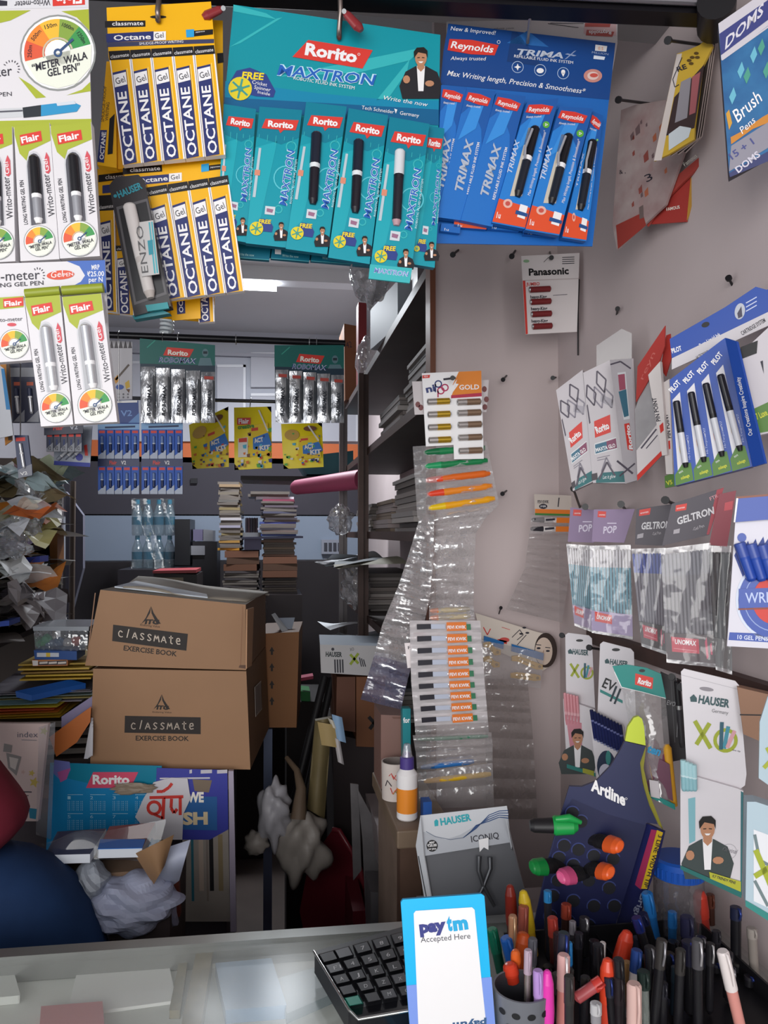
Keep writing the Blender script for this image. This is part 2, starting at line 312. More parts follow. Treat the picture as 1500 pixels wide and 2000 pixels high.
a.poly(LIME, [(-60, 585), (46, 578), (46, 600), (-60, 610)]); a.poly(RED, [(6, 584), (45, 580), (46, 597), (7, 601)], 2); a.txt('Flair', (9, 598), (43, 595), 9, WHITE, 3, .03); a.txt('Writo-meter', (-20, 630), (44, 626), 8, INK); a.ell(M('#cf4f5a'), 23, 634, 9, 3.5); gauge(a, 28, 672, 28, 2)
b.build('pen_pack', ft)
# ---------------------------------------------------------------- yellow pen cards
def octpack(par, pl, tl, tr, br, bl, off):
    f = quad(tl, tr, br, bl); b = B(); b.plate(pl, [tl, tr, br, bl], .009, YEL, WHITE, off=off); a = A(b, pl, f, off); wd = tr[0]-tl[0]; h = br[1]-tr[1]
    a.poly(BLACK, [(0, 0), (1, 0), (1, .08), (0, .08)]); a.txt('classmate', (.06, .065), (.94, .055), h*.032, WHITE, 2)
    a.poly(WHITE, [(.93, .08), (1, .08), (1, 1), (.93, 1)]); a.poly(WHITE, [(0, .08), (.05, .08), (.05, 1), (0, 1)]); a.poly(M('#f6d977'), [(.76, .16), (.8, .16), (.8, .99), (.76, .99)])
    a.poly(NAVY, [(.06, .19), (.72, .17), (.72, .99), (.06, 1)], 2); a.poly(WHITE, [(.08, .21), (.7, .19), (.7, .3), (.08, .32)], 3); a.txt('Gel', (.18, .295), (.64, .275), h*.055, INK, 4)
    a.txt('OCTANE', (.62, .975), (.6, .36), wd*.42, WHITE, 3, .02)
    b.build('pen_pack', par)
def octcard(pl, outline, packs, hdr, label, off=.012):
    th = thing('pen_display_card', label, 'pen card', center(pl, outline)); b = B(); b.plate(pl, outline, .002, YEL); hdr(A(b, pl)); b.build('header_card', th)
    for p in packs: octpack(th, pl, *p, off)
    return th
yp0 = FR(320, 250, .98, 0, 0)
def hd0(a):
    a.poly(BLACK, [(424, 104), (436, 103), (437, 122), (425, 124)]); a.poly(NAVY, [(215, 255), (196, 320), (206, 326), (222, 260)]); a.txt('SMUDGE-PROOF', (204, 240), (212, 172), 7, INK); a.txt('WRITING', (211, 238), (218, 200), 7, INK)
th = octcard(yp0, [(222, 30), (435, 40), (437, 330), (200, 330), (203, 240)], [], hd0, 'plain yellow backing card peeping out right of the tilted yellow pen card')
b = B(); b.plate(yp0, [(208, 120), (226, 120), (228, 328), (190, 322)], .01, YEL, off=.009); a = A(b, yp0, None, .009)
a.poly(NAVY, [(196, 254), (209, 254), (203, 318), (190, 316)]); a.txt('OCTANE', (202, 312), (207, 258), 8, WHITE, 2, .02); a.poly(BLACK, [(214, 232), (224, 222), (220, 300), (210, 302)], 2); a.txt('SMUDGE-PROOF', (203, 238), (208, 168), 6, INK); a.txt('WRITING', (211, 236), (214, 200), 6, INK); b.build('pen_pack', th)
yp = FR(320, 200, .955, 2, 0)
def hd1(a):
    a.poly(BLACK, [(205, 41), (284, 40), (284, 52), (205, 54)]); a.txt('classmate', (219, 50), (280, 49), 8, WHITE, 2, .01)
    a.poly(NAVY, [(207, 66), (300, 61), (300, 79), (208, 83)]); a.txt('Octane', (222, 79), (295, 76), 10, WHITE, 2, .02); a.poly(WHITE, [(300, 62), (324, 61), (324, 78), (300, 79)], 2); a.txt('Gel', (303, 75), (320, 73), 10, INK, 3)
    a.poly(SKYB, [(363, 58), (379, 57), (379, 72), (364, 73)], 2); a.poly(BLACK, [(379, 60), (416, 57), (416, 67), (379, 71)], 2); a.txt('japanese', (382, 64), (400, 62), 3, WHITE, 3); a.poly(M('#3a3c5c'), [(209, 83), (418, 76), (418, 84), (209, 92)]); a.txt('SMUDGE-PROOF WRITING', (272, 88), (358, 83), 5, WHITE, 2)
    a.ell(BLACK, 309, 33, 16, 3, k=2)
xt = [212, 254, 295, 337, 378, 419]; xb = [240, 279, 319, 362, 400, 441]
octcard(yp, [(208, 15), (412, 3), (419, 84), (440, 300), (244, 326), (212, 110)], [((xt[i], 100-2.4*i), (xt[i+1]-1, 97.6-2.4*i), (xb[i+1]-1, 318-4*i), (xb[i], 322-4*i)) for i in range(5)], hd1, 'tilted yellow card of five navy pen packs hanging highest beside the dial card')
yp2 = FR(320, 450, .962, 2, 0)
def hd2(a):
    a.poly(BLACK, [(240, 328), (316, 322), (317, 335), (240, 341)]); a.txt('classmate', (254, 336), (313, 332), 8, WHITE, 2, .01); a.poly(NAVY, [(262, 346), (330, 340), (330, 356), (264, 362)]); a.txt('Octane', (268, 358), (328, 352), 9, WHITE, 2, .02); a.poly(WHITE, [(330, 339), (355, 337), (355, 353), (330, 355)], 2); a.txt('Gel', (334, 351), (351, 349), 9, INK, 3)
    a.poly(SKYB, [(393, 321), (408, 319), (408, 334), (393, 336)], 2); a.poly(BLACK, [(408, 323), (443, 319), (443, 329), (408, 333)], 2); a.txt('japanese', (411, 328), (430, 326), 3, WHITE, 3)
xt = [246, 288, 327, 367, 407, 446]; xb = [284, 324, 364, 403, 441, 478]
octcard(yp2, [(240, 326), (444, 300), (446, 345), (478, 570), (290, 596)], [((xt[i], 372-6*i), (xt[i+1]-1, 366-6*i), (xb[i+1]-1, 584-4*i), (xb[i], 590-4.5*i)) for i in range(5)], hd2, 'lower yellow card of navy pen packs hanging beneath the tilted one', .01)
yp3 = FR(300, 500, 1.01, 0, 0)
octcard(yp3, [(190, 330), (300, 330), (420, 560), (418, 630), (205, 612)], [((192, 395), (223, 393), (229, 610), (203, 606)), ((226, 480), (258, 478), (262, 616), (232, 612)), ((384, 520), (414, 518), (419, 628), (388, 630))], lambda a: (a.poly(BLACK, [(192, 342), (240, 336), (240, 350), (192, 356)]), a.txt('classmate', (206, 350), (258, 346), 8, WHITE, 2), a.poly(NAVY, [(200, 362), (240, 358), (240, 374), (200, 378)]), a.poly(BLACK, [(192, 382), (222, 380), (222, 394), (192, 396)])), 'yellow pen card hidden at the back behind the black clear box', .012)
yb = FR(350, 600, .99, 0, 0)
octcard(yb, [(330, 560), (390, 555), (392, 622), (336, 626)], [], lambda a: (a.poly(NAVY, [(345, 585), (361, 583), (362, 612), (346, 614)]), a.txt('OC', (358, 610), (357, 588), 8, WHITE, 2, .02)), 'small piece of yellow pen card poking out below the lower yellow card')
# black pen box in front of the yellow cards
hp = FR(275, 480, .93, 4, 0)
hb = thing('pen_box', 'black and clear narrow box with one white pen tilted over the yellow cards', 'pen box', hp.p(285, 615))
DK = M('#3a383b', .25, 0, .15, 30); f = quad((213, 352), (282, 340), (334, 600), (262, 618)); bb = B(); bb.plate(hp, [(213, 362), (226, 346), (270, 341), (282, 352), (334, 598), (262, 617)], .016, DK); a = A(bb, hp, f)
a.txt('HAUSER', (.18, .14), (.88, .1), 13, M('#2f8fa0'), 2, .03); a.ell(M('#2f8fa0'), .09, .12, .05, .012, k=2); a.poly(M('#5d5b5e', .3), [(.06, .2), (.95, .18), (.96, .9), (.06, .92)]); a.poly(M('#2a2a2d', .3), [(.12, .22), (.9, .2), (.9, .88), (.12, .9)], 2); bb.build('box_body', hb)
bb = B(); penrod(bb, hp.p(*f(.42, .2), .004), hp.p(*f(.52, .9), .004), .0075, M('#d3cdca', .4), M('#ddd6d3', .4), M('#bfb6b0'), M('#c8c0bc'), .6, 12); bb.build('pen', hb)
bb = B(); bb.plate(hp, [(272, 434), (299, 430), (311, 535), (277, 540)], .0015, M('#c2c0bf', .3), off=.013); a = A(bb, hp, None, .013); a.txt('ENZO', (290, 532), (278, 440), 13, M('#5b5a5c'), 1); a.poly(M('#4fa9b4'), [(290, 434), (293, 434), (304, 534), (301, 534)]); a.poly(M('#4fa9b4'), [(295, 433), (298, 433), (309, 533), (306, 533)]); a.poly(M('#2f8fa0'), [(288, 470), (298, 468), (300, 496), (291, 498)], 2); bb.build('clip_label', hb)
bb = B(); bb.plate(hp, [(284, 596), (327, 590), (330, 602), (288, 608)], .004, M('#1f8f96', .3), off=.003); bb.plate(hp, [(258, 616), (318, 606), (332, 612), (262, 624)], .012, M('#2a7f88', .3), off=-.004); bb.build('base_label', hb)
# ---------------------------------------------------------------- teal pen card
tp = FR(650, 280, .97, -3, 0)
tt = thing('pen_display_card', 'big teal hanging card of slim pen packs with a suited man printed', 'pen card', tp.p(650, 520))
b = B(); b.plate(tp, [(456, 9), (860, 68), (857, 215), (850, 500), (446, 470), (437, 211)], .002, TEAL); a = A(b, tp)
a.poly(M('#0b86ac', .4), [(440, 158), (620, 182), (770, 196), (857, 196), (857, 242), (438, 212)]); a.poly(M('#0b5f8e', .4), [(439, 190), (857, 214), (857, 245), (437, 214)], 2)
a.poly(TEALL, [(448, 92), (540, 36), (552, 34), (470, 84)]); a.poly(TEALL, [(456, 9), (520, 26), (540, 38), (456, 22)]); a.poly(TEALL, [(540, 150), (830, 92), (800, 118), (700, 142)]); a.poly(TEALL, [(735, 196), (800, 116), (795, 140), (760, 190)])
a.poly(RED, [(602, 78), (728, 98), (708, 134), (571, 111)], 3); a.txt('Rorito', (595, 106), (696, 122), 22, WHITE, 4, .04); a.ring(WHITE, 701, 106, 1.8, 2.6, 4, 10)
for o_, m_ in ((.06, M('#bfe4f4')), (.015, M('#1f5fb8'))): a.txt('MAXTRON', (541, 146), (729, 166), 20, m_, 4 if o_ > .03 else 5, o_, .2)
a.txt('ROBOTIC FLUID INK SYSTEM', (573, 155), (692, 175), 6.5, WHITE, 4)
a.poly(M('#2b3f86'), [(446, 165), (462, 138), (488, 132), (520, 145), (538, 178), (534, 190), (500, 188), (470, 180)], 3); a.txt('FREE', (472, 153), (514, 156), 13, M('#f4d81e'), 4, .03, .1)
a.txt('Cricket', (492, 163), (521, 169), 7, WHITE, 4); a.txt('Spinner', (496, 173), (528, 179), 7, WHITE, 4); a.txt('Inside', (503, 182), (527, 187), 6, WHITE, 4)
def spinner(a, cx, cy, r, k):
    a.ell(M('#e3cf2a'), cx, cy, r, k=k, n=20); [a.line(M('#3f9a8e'), [(cx, cy), (cx+r*.85*math.cos(t), cy-r*.85*math.sin(t))], r*.17, k+1) for t in [i*math.pi/3+.3 for i in range(6)]]; a.ell(M('#3f9a8e'), cx, cy, r*.26, k=k+2, n=12)
spinner(a, 469, 173, 23, 5); man(a, 822, 93, 100, 3); a.txt('Write the now', (747, 194), (834, 208), 8, WHITE, 5, 0, .2); a.txt('Tech Schneider    Germany', (706, 213), (818, 229), 7, WHITE, 5); a.poly(WHITE, [(770, 212), (776, 214), (773, 222)], 5)
b.build('header_card', tt)
def maxpack(par, tl, tr, br, bl, off, kind, lab=True):
    f = quad(tl, tr, br, bl); b = B(); b.plate(tp, [tl, tr, br, bl], .009, M('#0f97a8', .3), TEALD, off=off); a = A(b, tp, f, off); wd = tr[0]-tl[0]; h = br[1]-tr[1]
    a.poly(M('#0d7d94', .3), [(0, 0), (1, 0), (1, .2), (.6, .26), (0, .22)]); a.poly(M('#1fa6b4', .3), [(0, .3), (.5, .24), (.3, .8), (0, .9)])
    a.poly(RED, [(.17, .085), (.95, .075), (.9, .15), (.62, .155), (.55, .18), (.5, .155), (.1, .155)], 3); a.txt('Rorito', (.24, .138), (.84, .138), h*.042, WHITE, 4, .04)
    for i in range(5): a.line(TEALL, [(.06+.2*i, .2), (.06+.2*i, .23+.02*(i % 3))], 1, 2)
    F2 = A(b, tp, None, off); F2.ring(TEALL, *f(.84, .27), wd*.1, wd*.13, 2, 14); F2.ring(TEALL, *f(.7, .73), wd*.07, wd*.1, 2, 12); F2.ring(M('#57c3d0'), *f(.8, .5), wd*.27, wd*.3, 2, 20)
    for o_, m_ in ((.05, M('#d8eef6')), (.01, M('#1f5fb8'))): a.txt('MAXTRON', (.88, .7), (.93, .3), wd*.17, m_, 3 if o_ > .03 else 4, o_, .15)
    a.txt('ROBOTIC FLUID INK SYSTEM', (1.0, .68), (1.02, .36), wd*.05, M('#cfeaf0'), 3)
    a.poly(M('#b9c7cf'), [(.08, .3), (.14, .3), (.12, .66), (.05, .66)], 3); a.poly(M('#d98a70'), [(.04, .46), (.17, .46), (.17, .5), (.04, .5)], 4)
    a.poly(M('#cfd6dc'), [(.38, .715), (.62, .715), (.62, .775), (.38, .775)], 3); a.poly(M('#9a6a86'), [(.42, .73), (.58, .735), (.56, .76), (.42, .755)], 4)
    F2.poly(M('#2b3f86'), [f(.2, .86), f(.3, .81), f(.5, .81), f(.62, .86), f(.6, .9), f(.3, .9)], 3); a.txt('FREE', (.26, .845), (.55, .84), h*.028, M('#f4d81e'), 4, .03, .1); spinner(F2, *f(.22, .885), wd*.16, 5); man(F2, *f(.8, .82), h*.135, 5)
    o = b.build('pen_pack', par)
    if kind:
        pn = B(); m1 = M('#1b2030', .22); m2 = M('#1a1620', .25); m3 = M('#d5d8dc', .3)
        p0, p1 = tp.p(*f(.36, .2), off+.001), tp.p(*f(.5, .68), off+.001)
        if kind == 1: penrod(pn, p0, p1, .0068, m2, m1, m2, M('#dfe3e6', .3), .47)
        else: penrod(pn, p0, p1, .0068, M('#211d28', .25), m3, M('#b9929a'), m2, .36)
        pn.build('pen', o)
for tl, tr, br, bl, off, kd in (((437, 203), (500, 213), (483, 474), (424, 463), .012, 0), ((507, 208), (590, 215), (560, 484), (480, 475), .014, 0), ((832, 244), (868, 251), (849, 523), (800, 515), .012, 0), ((598, 199), (677, 208), (639, 497), (558, 486), .017, 1), ((681, 211), (758, 225), (722, 516), (641, 503), .019, 1), ((761, 228), (839, 242), (802, 542), (722, 534), .022, 2)): maxpack(tt, tl, tr, br, bl, off, kd)
b = B(); b.plate(tp, [(723, 516), (805, 524), (800, 553), (720, 544)], .003, M('#3fb6bb', .25), off=.024); a = A(b, tp, None, .024)
for o_, m_ in ((.05, M('#d8eef6')), (.01, M('#7a8fd0'))): a.txt('MAXTRON', (730, 532), (796, 540), 9, m_, 1 if o_ > .03 else 2, o_, .15)
b.build('pack_flap', tt)
tb = FR(650, 500, 1.0, -3, 0)
t2 = thing('pen_display_card', 'second teal pen card, only its lower pack ends showing under the first', 'pen card', tb.p(650, 540))
b = B(); b.plate(tb, [(460, 60), (845, 90), (845, 520), (455, 500)], .002, TEALD); b.build('header_card', t2)
for i, (x0, x1, y) in enumerate(((446, 530, 508), (533, 608, 511), (611, 690, 516), (693, 770, 524), (772, 845, 520))):
    b = B(); b.plate(tb, [(x0, y-40), (x1, y-34), (x1-4, y), (x0-4, y-7)], .008, TEALD, off=.01); a = A(b, tb, None, .01); a.txt('Write the now', (x0+18, y-10), (x0+50, y-7), 5, M('#a9d8d8'), 1); a.poly(M('#57b7c0'), [(x0-3, y-7), (x1-4, y-1), (x1-4, y), (x0-4, y-6)]); a.poly(WHITE, [(x0+4, y-26), (x0+16, y-25), (x0+16, y-14), (x0+4, y-15)]) if i < 2 else None
    b.build('pen_pack', t2)
hang(662, 68, tp, M('#8b7f7a', .35, .9), 'hanging_hook', 'flat grey metal hook holding the teal pen card on the rail', 'hook', .0034)
hang(309, 34, yp, M('#8b7f7a', .35, .9), 'hanging_hook', 'flat metal hook over the yellow pen card at the frame top', 'hook', .0034)
# ---------------------------------------------------------------- blue pen card
RB1 = M('#1a4688', .4); RB2 = M('#1f66b6', .4); RB3 = M('#2a80d2', .35)
bp_ = FR(1020, 260, 1.0, -6, 0)
bt = thing('pen_display_card', 'blue hanging card of slim pen packs with red labels', 'pen card', bp_.p(1005, 480))
b = B(); b.plate(bp_, [(876, 46), (1202, 84), (1157, 481), (852, 475), (860, 165)], .002, RB2); a = A(b, bp_)
a.poly(RB1, [(876, 46), (1202, 84), (1190, 195), (860, 165), (866, 100)]); a.poly(M('#153a72'), [(1000, 62), (1010, 62), (1060, 130), (990, 120)], 2); a.poly(M('#2a69b0'), [(990, 84), (1030, 60), (1072, 92)], 2)
a.txt('New & Improved!', (880, 59), (967, 68), 8, WHITE, 3, 0, .15); a.poly(RED, [(878, 76), (922, 78), (974, 88), (966, 108), (920, 106), (874, 98)], 3); a.txt('Reynolds', (880, 93), (962, 103), 13, WHITE, 4, .02, .2); a.ring(WHITE, 974, 82, 2.6, 3.4, 3, 12); a.txt('Always trusted', (880, 117), (948, 118), 7, WHITE, 3, 0, .2)
a.txt('TRIMA', (1006, 106), (1100, 114), 11, M('#b8c0d0'), 3, .03, .4); a.txt('X', (1102, 116), (1126, 108), 9, M('#8a9cc0'), 3, .02, .4); a.txt('REFILLABLE FLUID INK SYSTEM', (1004, 112), (1119, 125), 5.5, WHITE, 3)
for cx, cy in ((1011, 131), (1055, 137), (1100, 143)): a.ring(M('#b7cbe6'), cx, cy, 10.5, 11.6, 3, 20)
a.poly(WHITE, [(1011, 124), (1013, 129), (1018, 131), (1013, 133), (1011, 138), (1009, 133), (1004, 131), (1009, 129)], 4); a.ell(WHITE, 1055, 138, 7, 5, k=4); a.ell(WHITE, 1100, 140, 4, k=4); a.poly(WHITE, [(1096, 142), (1104, 142), (1100, 150)], 4)
a.txt('Max Writing length, Precision & Smoothness*', (873, 147), (1141, 183), 10, WHITE, 3, .005, .25)
a.ell(M('#c98a80'), 1158, 148, 18, 13, k=3); a.ell(M('#e0c4be'), 1158, 148, 11, 8, k=4); a.ell(M('#c9544a'), 1160, 147, 8, 4, k=5); a.poly(WHITE, [(1163, 87), (1186, 90), (1184, 101), (1162, 99)], 3); a.txt('0.5', (1168, 97), (1178, 98), 6, ORA, 4); a.txt('MILLION', (1156, 104), (1188, 108), 4, M('#a9b9d8'), 3); a.poly(M('#dfe6f2'), [(1160, 108), (1182, 111), (1180, 117), (1159, 115)], 3)
b.build('header_card', bt)
def tripack(par, tl, tr, br, bl, off, kind, full=True):
    f = quad(tl, tr, br, bl); b = B(); b.plate(bp_, [tl, tr, br, bl], .009, RB3 if kind else M('#2672c4', .4), RB2, off=off); a = A(b, bp_, f, off); wd = tr[0]-tl[0]; h = br[1]-tr[1]
    a.poly(M('#1d5aa6', .4), [(0, 0), (1, 0), (1, .5), (.8, .3), (.3, .12), (0, .2)]); a.poly(M('#3a90de', .4), [(.1, .4), (.3, .14), (.7, .12), (.6, .3)], 2)
    a.poly(RED, [(.08, .03), (.5, .035), (.9, .06), (.84, .12), (.5, .115), (.04, .09)], 3); a.txt('Reynolds', (.14, .085), (.8, .1), h*.033, WHITE, 4, .02, .15); a.txt('Always trusted', (.12, .14), (.6, .14), h*.018, WHITE, 4)
    if kind:
        a.poly(M('#cfc6b6', .4), [(.28, .22), (.62, .21), (.66, .76), (.3, .77)], 2); x = f(.82, .2); F2 = A(b, bp_, None, off); F2.ell(M('#5fae3c'), *x, wd*.11, k=3, n=16); F2.ring(WHITE, *x, wd*.03, wd*.06, 4, 3)
        a.txt('TRIMAX', (.16, .6), (.12, .33), wd*.15, M('#c3cfe6'), 3, .02, .3); a.txt('Max Writing length, Precision & Smoothness*', (.9, .75), (.88, .25), wd*.09, WHITE, 3, 0, .2)
        a.poly(M('#e2532e', .4), [(0, .8), (.5, .82), (1, .84), (1, .99), (0, .99)], 2); a.txt('1u', (.08, .955), (.2, .955), h*.045, WHITE, 3, .02); F2.ell(M('#e8b7a8'), *f(.3, .83), wd*.15, h*.035, k=3, n=14); F2.ell(M('#c9544a'), *f(.3, .83), wd*.08, h*.018, k=4, n=12)
        a.poly(WHITE, [(.68, .82), (.92, .83), (.92, .93), (.68, .92)], 3); a.poly(M('#24508c'), [(.6, .87), (.98, .885), (.98, .91), (.6, .9)], 4)
    else:
        a.txt('TRIMAX', (.62, .8), (.62, .4), wd*.27, M('#b4bccb'), 3, .03, .3); a.txt('REFILLABLE FLUID INK SYSTEM', (.86, .8), (.84, .4), wd*.09, WHITE, 3, .01)
    o = b.build('pen_pack', par)
    if kind:
        pn = B(); penrod(pn, bp_.p(*f(.5, .22), off+.001), bp_.p(*f(.53, .77), off+.001), .0066, M('#20242e', .22), M('#17161b', .22), BLACK, WHITE, .46)
        pn.tube([bp_.p(*f(.42, .23), off+.008), bp_.p(*f(.36, .38), off+.008), bp_.p(*f(.44, .47), off+.008)], .0018, M('#9a9aa0', .3)); pn.build('pen', o)
for tl, tr, br, bl, off, kd in (((862, 166), (912, 170), (868, 425), (851, 422), .012, 0), ((912, 172), (968, 178), (914, 432), (853, 424), .0135, 0), ((970, 181), (1027, 188), (962, 443), (900, 430), .015, 0), ((1157, 216), (1178, 226), (1145, 471), (1098, 464), .012, 1), ((1030, 198), (1091, 192), (1025, 447), (961, 435), .019, 1), ((1093, 208), (1158, 212), (1092, 460), (1026, 449), .021, 1)): tripack(bt, tl, tr, br, bl, off, kd)
for i, (x0, x1, y, m) in enumerate(((888, 952, 448, ORA), (955, 1016, 452, RB2), (1025, 1090, 463, RB1), (862, 900, 456, RB2))):
    b = B(); b.plate(bp_, [(x0, y-20), (x1, y-17), (x1-2, y), (x0-2, y-5)], .006, M('#d8542e', .4) if i == 0 else m, RB2, off=.007); A(b, bp_, None, .007).txt('1u', (x0+6, y-6), (x0+14, y-5), 5, WHITE, 1); b.build('pack_end', bt)
b = B(); wp = FR(1030, 90, 1.03, -6, 0); b.plate(wp, [(873, 42), (1206, 36), (1206, 84), (1150, 400), (870, 300)], .002, M('#d5cfd0', .5)); a = A(b, wp)
a.poly(M('#dcb9bb'), [(1142, 42), (1204, 40), (1203, 70), (1140, 66)]); a.poly(M('#b5544e'), [(1143, 45), (1193, 45), (1191, 53), (1142, 52)], 2); a.poly(M('#b5544e'), [(1146, 58), (1200, 62), (1196, 72), (1144, 69)], 2); a.txt('Reynolds', (1194, 60), (1150, 60), 7, WHITE, 3, .02, 0, (0, 1)); a.line(INK, [(1075, 45), (1140, 46)], 1.2); a.line(INK, [(1070, 46), (1130, 54)], 1.2); a.txt('Reynolds Trimax', (965, 55), (1004, 54), 3, INK, 2, 0, 0, (0, 1))
b.build('backing_card', None, 'white upside-down backing card rising behind the blue pen card', 'card')
hang(1030, 78, bp_, M('#a9a7a8', .3, .9), 'hanging_hook', 'long thin steel hook holding the blue pen card on the rail', 'hook', .0022)
# red plastic clips on the rail
for x, y, x1, y1, lab in ((672, 22, 706, 60, 'red plastic clip on the rail beside the teal card hook'), (436, 16, 396, 34, 'red plastic clip on the rail between the yellow and teal cards')):
    Y = railpt(x).y-.008; c = thing('rail_clip', lab, 'clip', at(x, y, Y))
    for dy in (0, .012):
        p0, p1 = at(x, y, Y+dy*.8-.004), at(x1, y1, Y+dy-.004); B().lathe(p0, p1, [(0, .004, M('#8e2f33', .35)), (.2, .0075, M('#8e2f33', .35)), (.8, .009, M('#8e2f33', .35)), (1, .005, None)], 10, .6).build('jaw', c)
    B().tube([at(x, y, Y-.01), at(x, y, Y+.02)], .003, STEEL).build('spring', c)
# ---------------------------------------------------------------- stock on the end panel and side wall
FILM = clear('#d9d5d6', .3, .1); FILMS = clear('#cfc9ca', .55, .1, .3, 45, .4); FBAG = clear('#d9d5d6', .08, .08, .1, 30, .05); FILMG = clear('#cfc9c9', .35, .2)
def peg(x, y, pl, x1, y1, lab, r=.0022, out=.06):        # bare wire peg: from (x1,y1) on the wall to a knob at (x,y)
    t = thing('wall_peg', lab, 'peg', pl.p(x1, y1, 0)); p1 = pl.p(x1, y1, -.004); p0 = pl.p(x, y, out)
    B().tube([p1, p0], r, BLACK, 8).build('peg_rod', t); B().lathe(p0, p0+(p0-p1).normalized()*.004, [(0, r*2.4, BLACK), (1, r*2.4, None)], 10).build('peg_head', t)
WALLP = Pl((WX, 0, 0), (-1, 0, 0)); ENDP = FR(950, 900, 1.6)
# battery card with four red cells
pp = FR(1075, 570, 1.455)
t = thing('battery_card', 'white hanging card with four dark red batteries under black lettering', 'battery card', pp.p(1075, 652))
b = B(); b.plate(pp, [(1018, 500), (1132, 494), (1130, 548), (1127, 648), (1027, 653)], .002, M('#e4dcdb', .5)); a = A(b, pp)
a.txt('Panasonic', (1033, 538), (1111, 535), 13, BLACK, 2, .035); a.poly(RED, [(1021, 548), (1026, 548), (1031, 652), (1027, 653)]); a.txt('JUMBO', (1028, 558), (1054, 557), 6, RED, 2, .02)
for i in range(4): a.line(INK, [(1098, 503+4*i), (1122, 502+4*i)], 1.4)
a.ell(M('#8fb58c'), 1028, 510, 6, 3); a.poly(M('#c9bcbb'), [(1024, 547), (1130, 543), (1130, 545), (1024, 549)])
for i, y in enumerate((582, 605, 629)): a.txt('heavy-King', (1036+i, y+1), (1068+i, y), 6, INK, 2, .03)
a.line(INK, [(1080, 577), (1108, 575)], 1); a.line(INK, [(1072, 502), (1062, 512)], 1)
b.build('card', t)
for i, y in enumerate((566, 590, 614, 638)):
    b = B(); m = M('#7e2a2c', .3); b.lathe(pp.p(1033+i*2, y, .004), pp.p(1076+i, y-2, .004), [(0, .004, STEEL), (.04, .006, m), (.95, .006, m), (.96, .003, STEEL), (1, .003, None)]); b.build('battery', t)
peg(1077, 503, ENDP, 1074, 492, 'black wire peg holding the card of four red batteries', .002, .15)
# gold battery card
np_ = FR(885, 800, 1.46)
t = thing('battery_card', 'white and orange hanging card with nine gold batteries in two columns', 'battery card', np_.p(890, 905))
b = B(); b.plate(np_, [(824, 729), (940, 724), (945, 896), (887, 897), (886, 869), (832, 872)], .002, WHITE); a = A(b, np_)
a.poly(M('#e0842f'), [(896, 726), (940, 724), (941, 771), (881, 775), (890, 752), (884, 752)]); a.poly(M('#b5304a'), [(881, 772), (941, 767), (941, 774), (881, 778)], 2); a.poly(WHITE, [(893, 740), (885, 752), (890, 753), (883, 768), (896, 750), (890, 749)], 2)
a.txt('GOLD', (897, 761), (936, 760), 9, WHITE, 3, .02); a.poly(RED, [(825, 733), (840, 732), (839, 738), (825, 739)], 2); a.txt('NEW', (828, 737), (836, 737), 3.4, WHITE, 3)
NB = M('#3a4478'); a.txt('ni', (833, 767), (851, 763), 13, NB, 2, .04); PKC = M('#b3305c'); a.ring(NB, 856, 750, 5, 7.5, 2, 18); a.line(NB, [(850.5, 750), (850.5, 766)], 2.6, 2); a.ring(PKC, 861, 763, 5, 7.5, 2, 18); a.line(PKC, [(855.5, 763), (855.5, 776)], 2.6, 2); a.ring(PKC, 869, 757, 5, 7.5, 3, 18); a.line(INK, [(866, 741), (890, 738)], 4, 2)
b.build('card', t)
GO = M('#caa437', .25, .6); BZ = M('#8f7560', .3, .4); SV = M('#c3bcb8', .25, .6)
for x0, x1, ys, m in ((834, 880, (784, 809, 834, 859), GO), (892, 940, (785, 806, 829, 854, 880), BZ)):
    for i, y in enumerate(ys):
        dx = i*.8; b = B(); b.lathe(np_.p(x0+dx, y+1, .004), np_.p(x1+dx, y-1, .004), [(0, .003, STEEL), (.03, .0062, SV), (.4, .0062, m), (.95, .0062, STEEL), (.97, .0025, STEEL), (1, .0025, None)]); o = b.build('battery', t)
b = B(); nq = FR(880, 770, 1.475); b.plate(nq, [(805, 745), (955, 742), (950, 805), (810, 810)], .002, M('#cfc7c8')); a = A(b, nq)
for x, y in ((816, 790), (822, 796), (946, 760), (950, 780), (947, 795)): a.ell(M('#7a4a4a'), x, y, 5, 6, n=8)
b.build('backing_card', None, 'pale printed card mostly hidden behind the gold battery card', 'card')
peg(884, 738, ENDP, 884, 730, 'black wire peg carrying the gold battery card and sachet strip', .002, .17)
# strips of sachets: each sachet a part, its contents a sub-part
def sachet(par, pl, r0, r1, film, bul=.006, off=0, content=None, prints=None):
    (xa, ya, xb, yb), (xc, yc, xd, yd) = r0, r1
    f = quad((xa, ya), (xb, yb), (xd, yd), (xc, yc)); b = B(); ph = RN.random()*6
    b.grid(lambda u, v: pl.p(*f(u, v), off+bul*math.sin(math.pi*min(1, max(0, (v-.06)/.88)))*(.75+.25*math.sin(7*u+ph))+.0012*math.sin(19*u+9*v+ph)), 10, 6, film)
    if prints: prints(A(b, pl, f, off+bul+.0008))
    o = b.build('sachet', par)
    if content:
        c = B(); content(c, pl, f, off); c.build('tube', o)
def rows(edges, n):                                      # polyline of (xl,yl,xr,yr) resampled into n rows
    out = []
    for i in range(n+1):
        t = i/n*(len(edges)-1); k = min(int(t), len(edges)-2); q_ = t-k; out.append(tuple(edges[k][j]*(1-q_)+edges[k+1][j]*q_ for j in range(4)))
    return out
def tubec(m, m2, u0=.08, u1=.92, r=.0055, cap=.25):
    def c(b, pl, f, off): b.lathe(pl.p(*f(u0, .5), off-.001), pl.p(*f(u1, .5), off-.001), [(0, r*.5, m2), (.05, r*.8, m2), (cap, r, m), (.9, r, m), (1, r*.7, None)], 10)
    return c
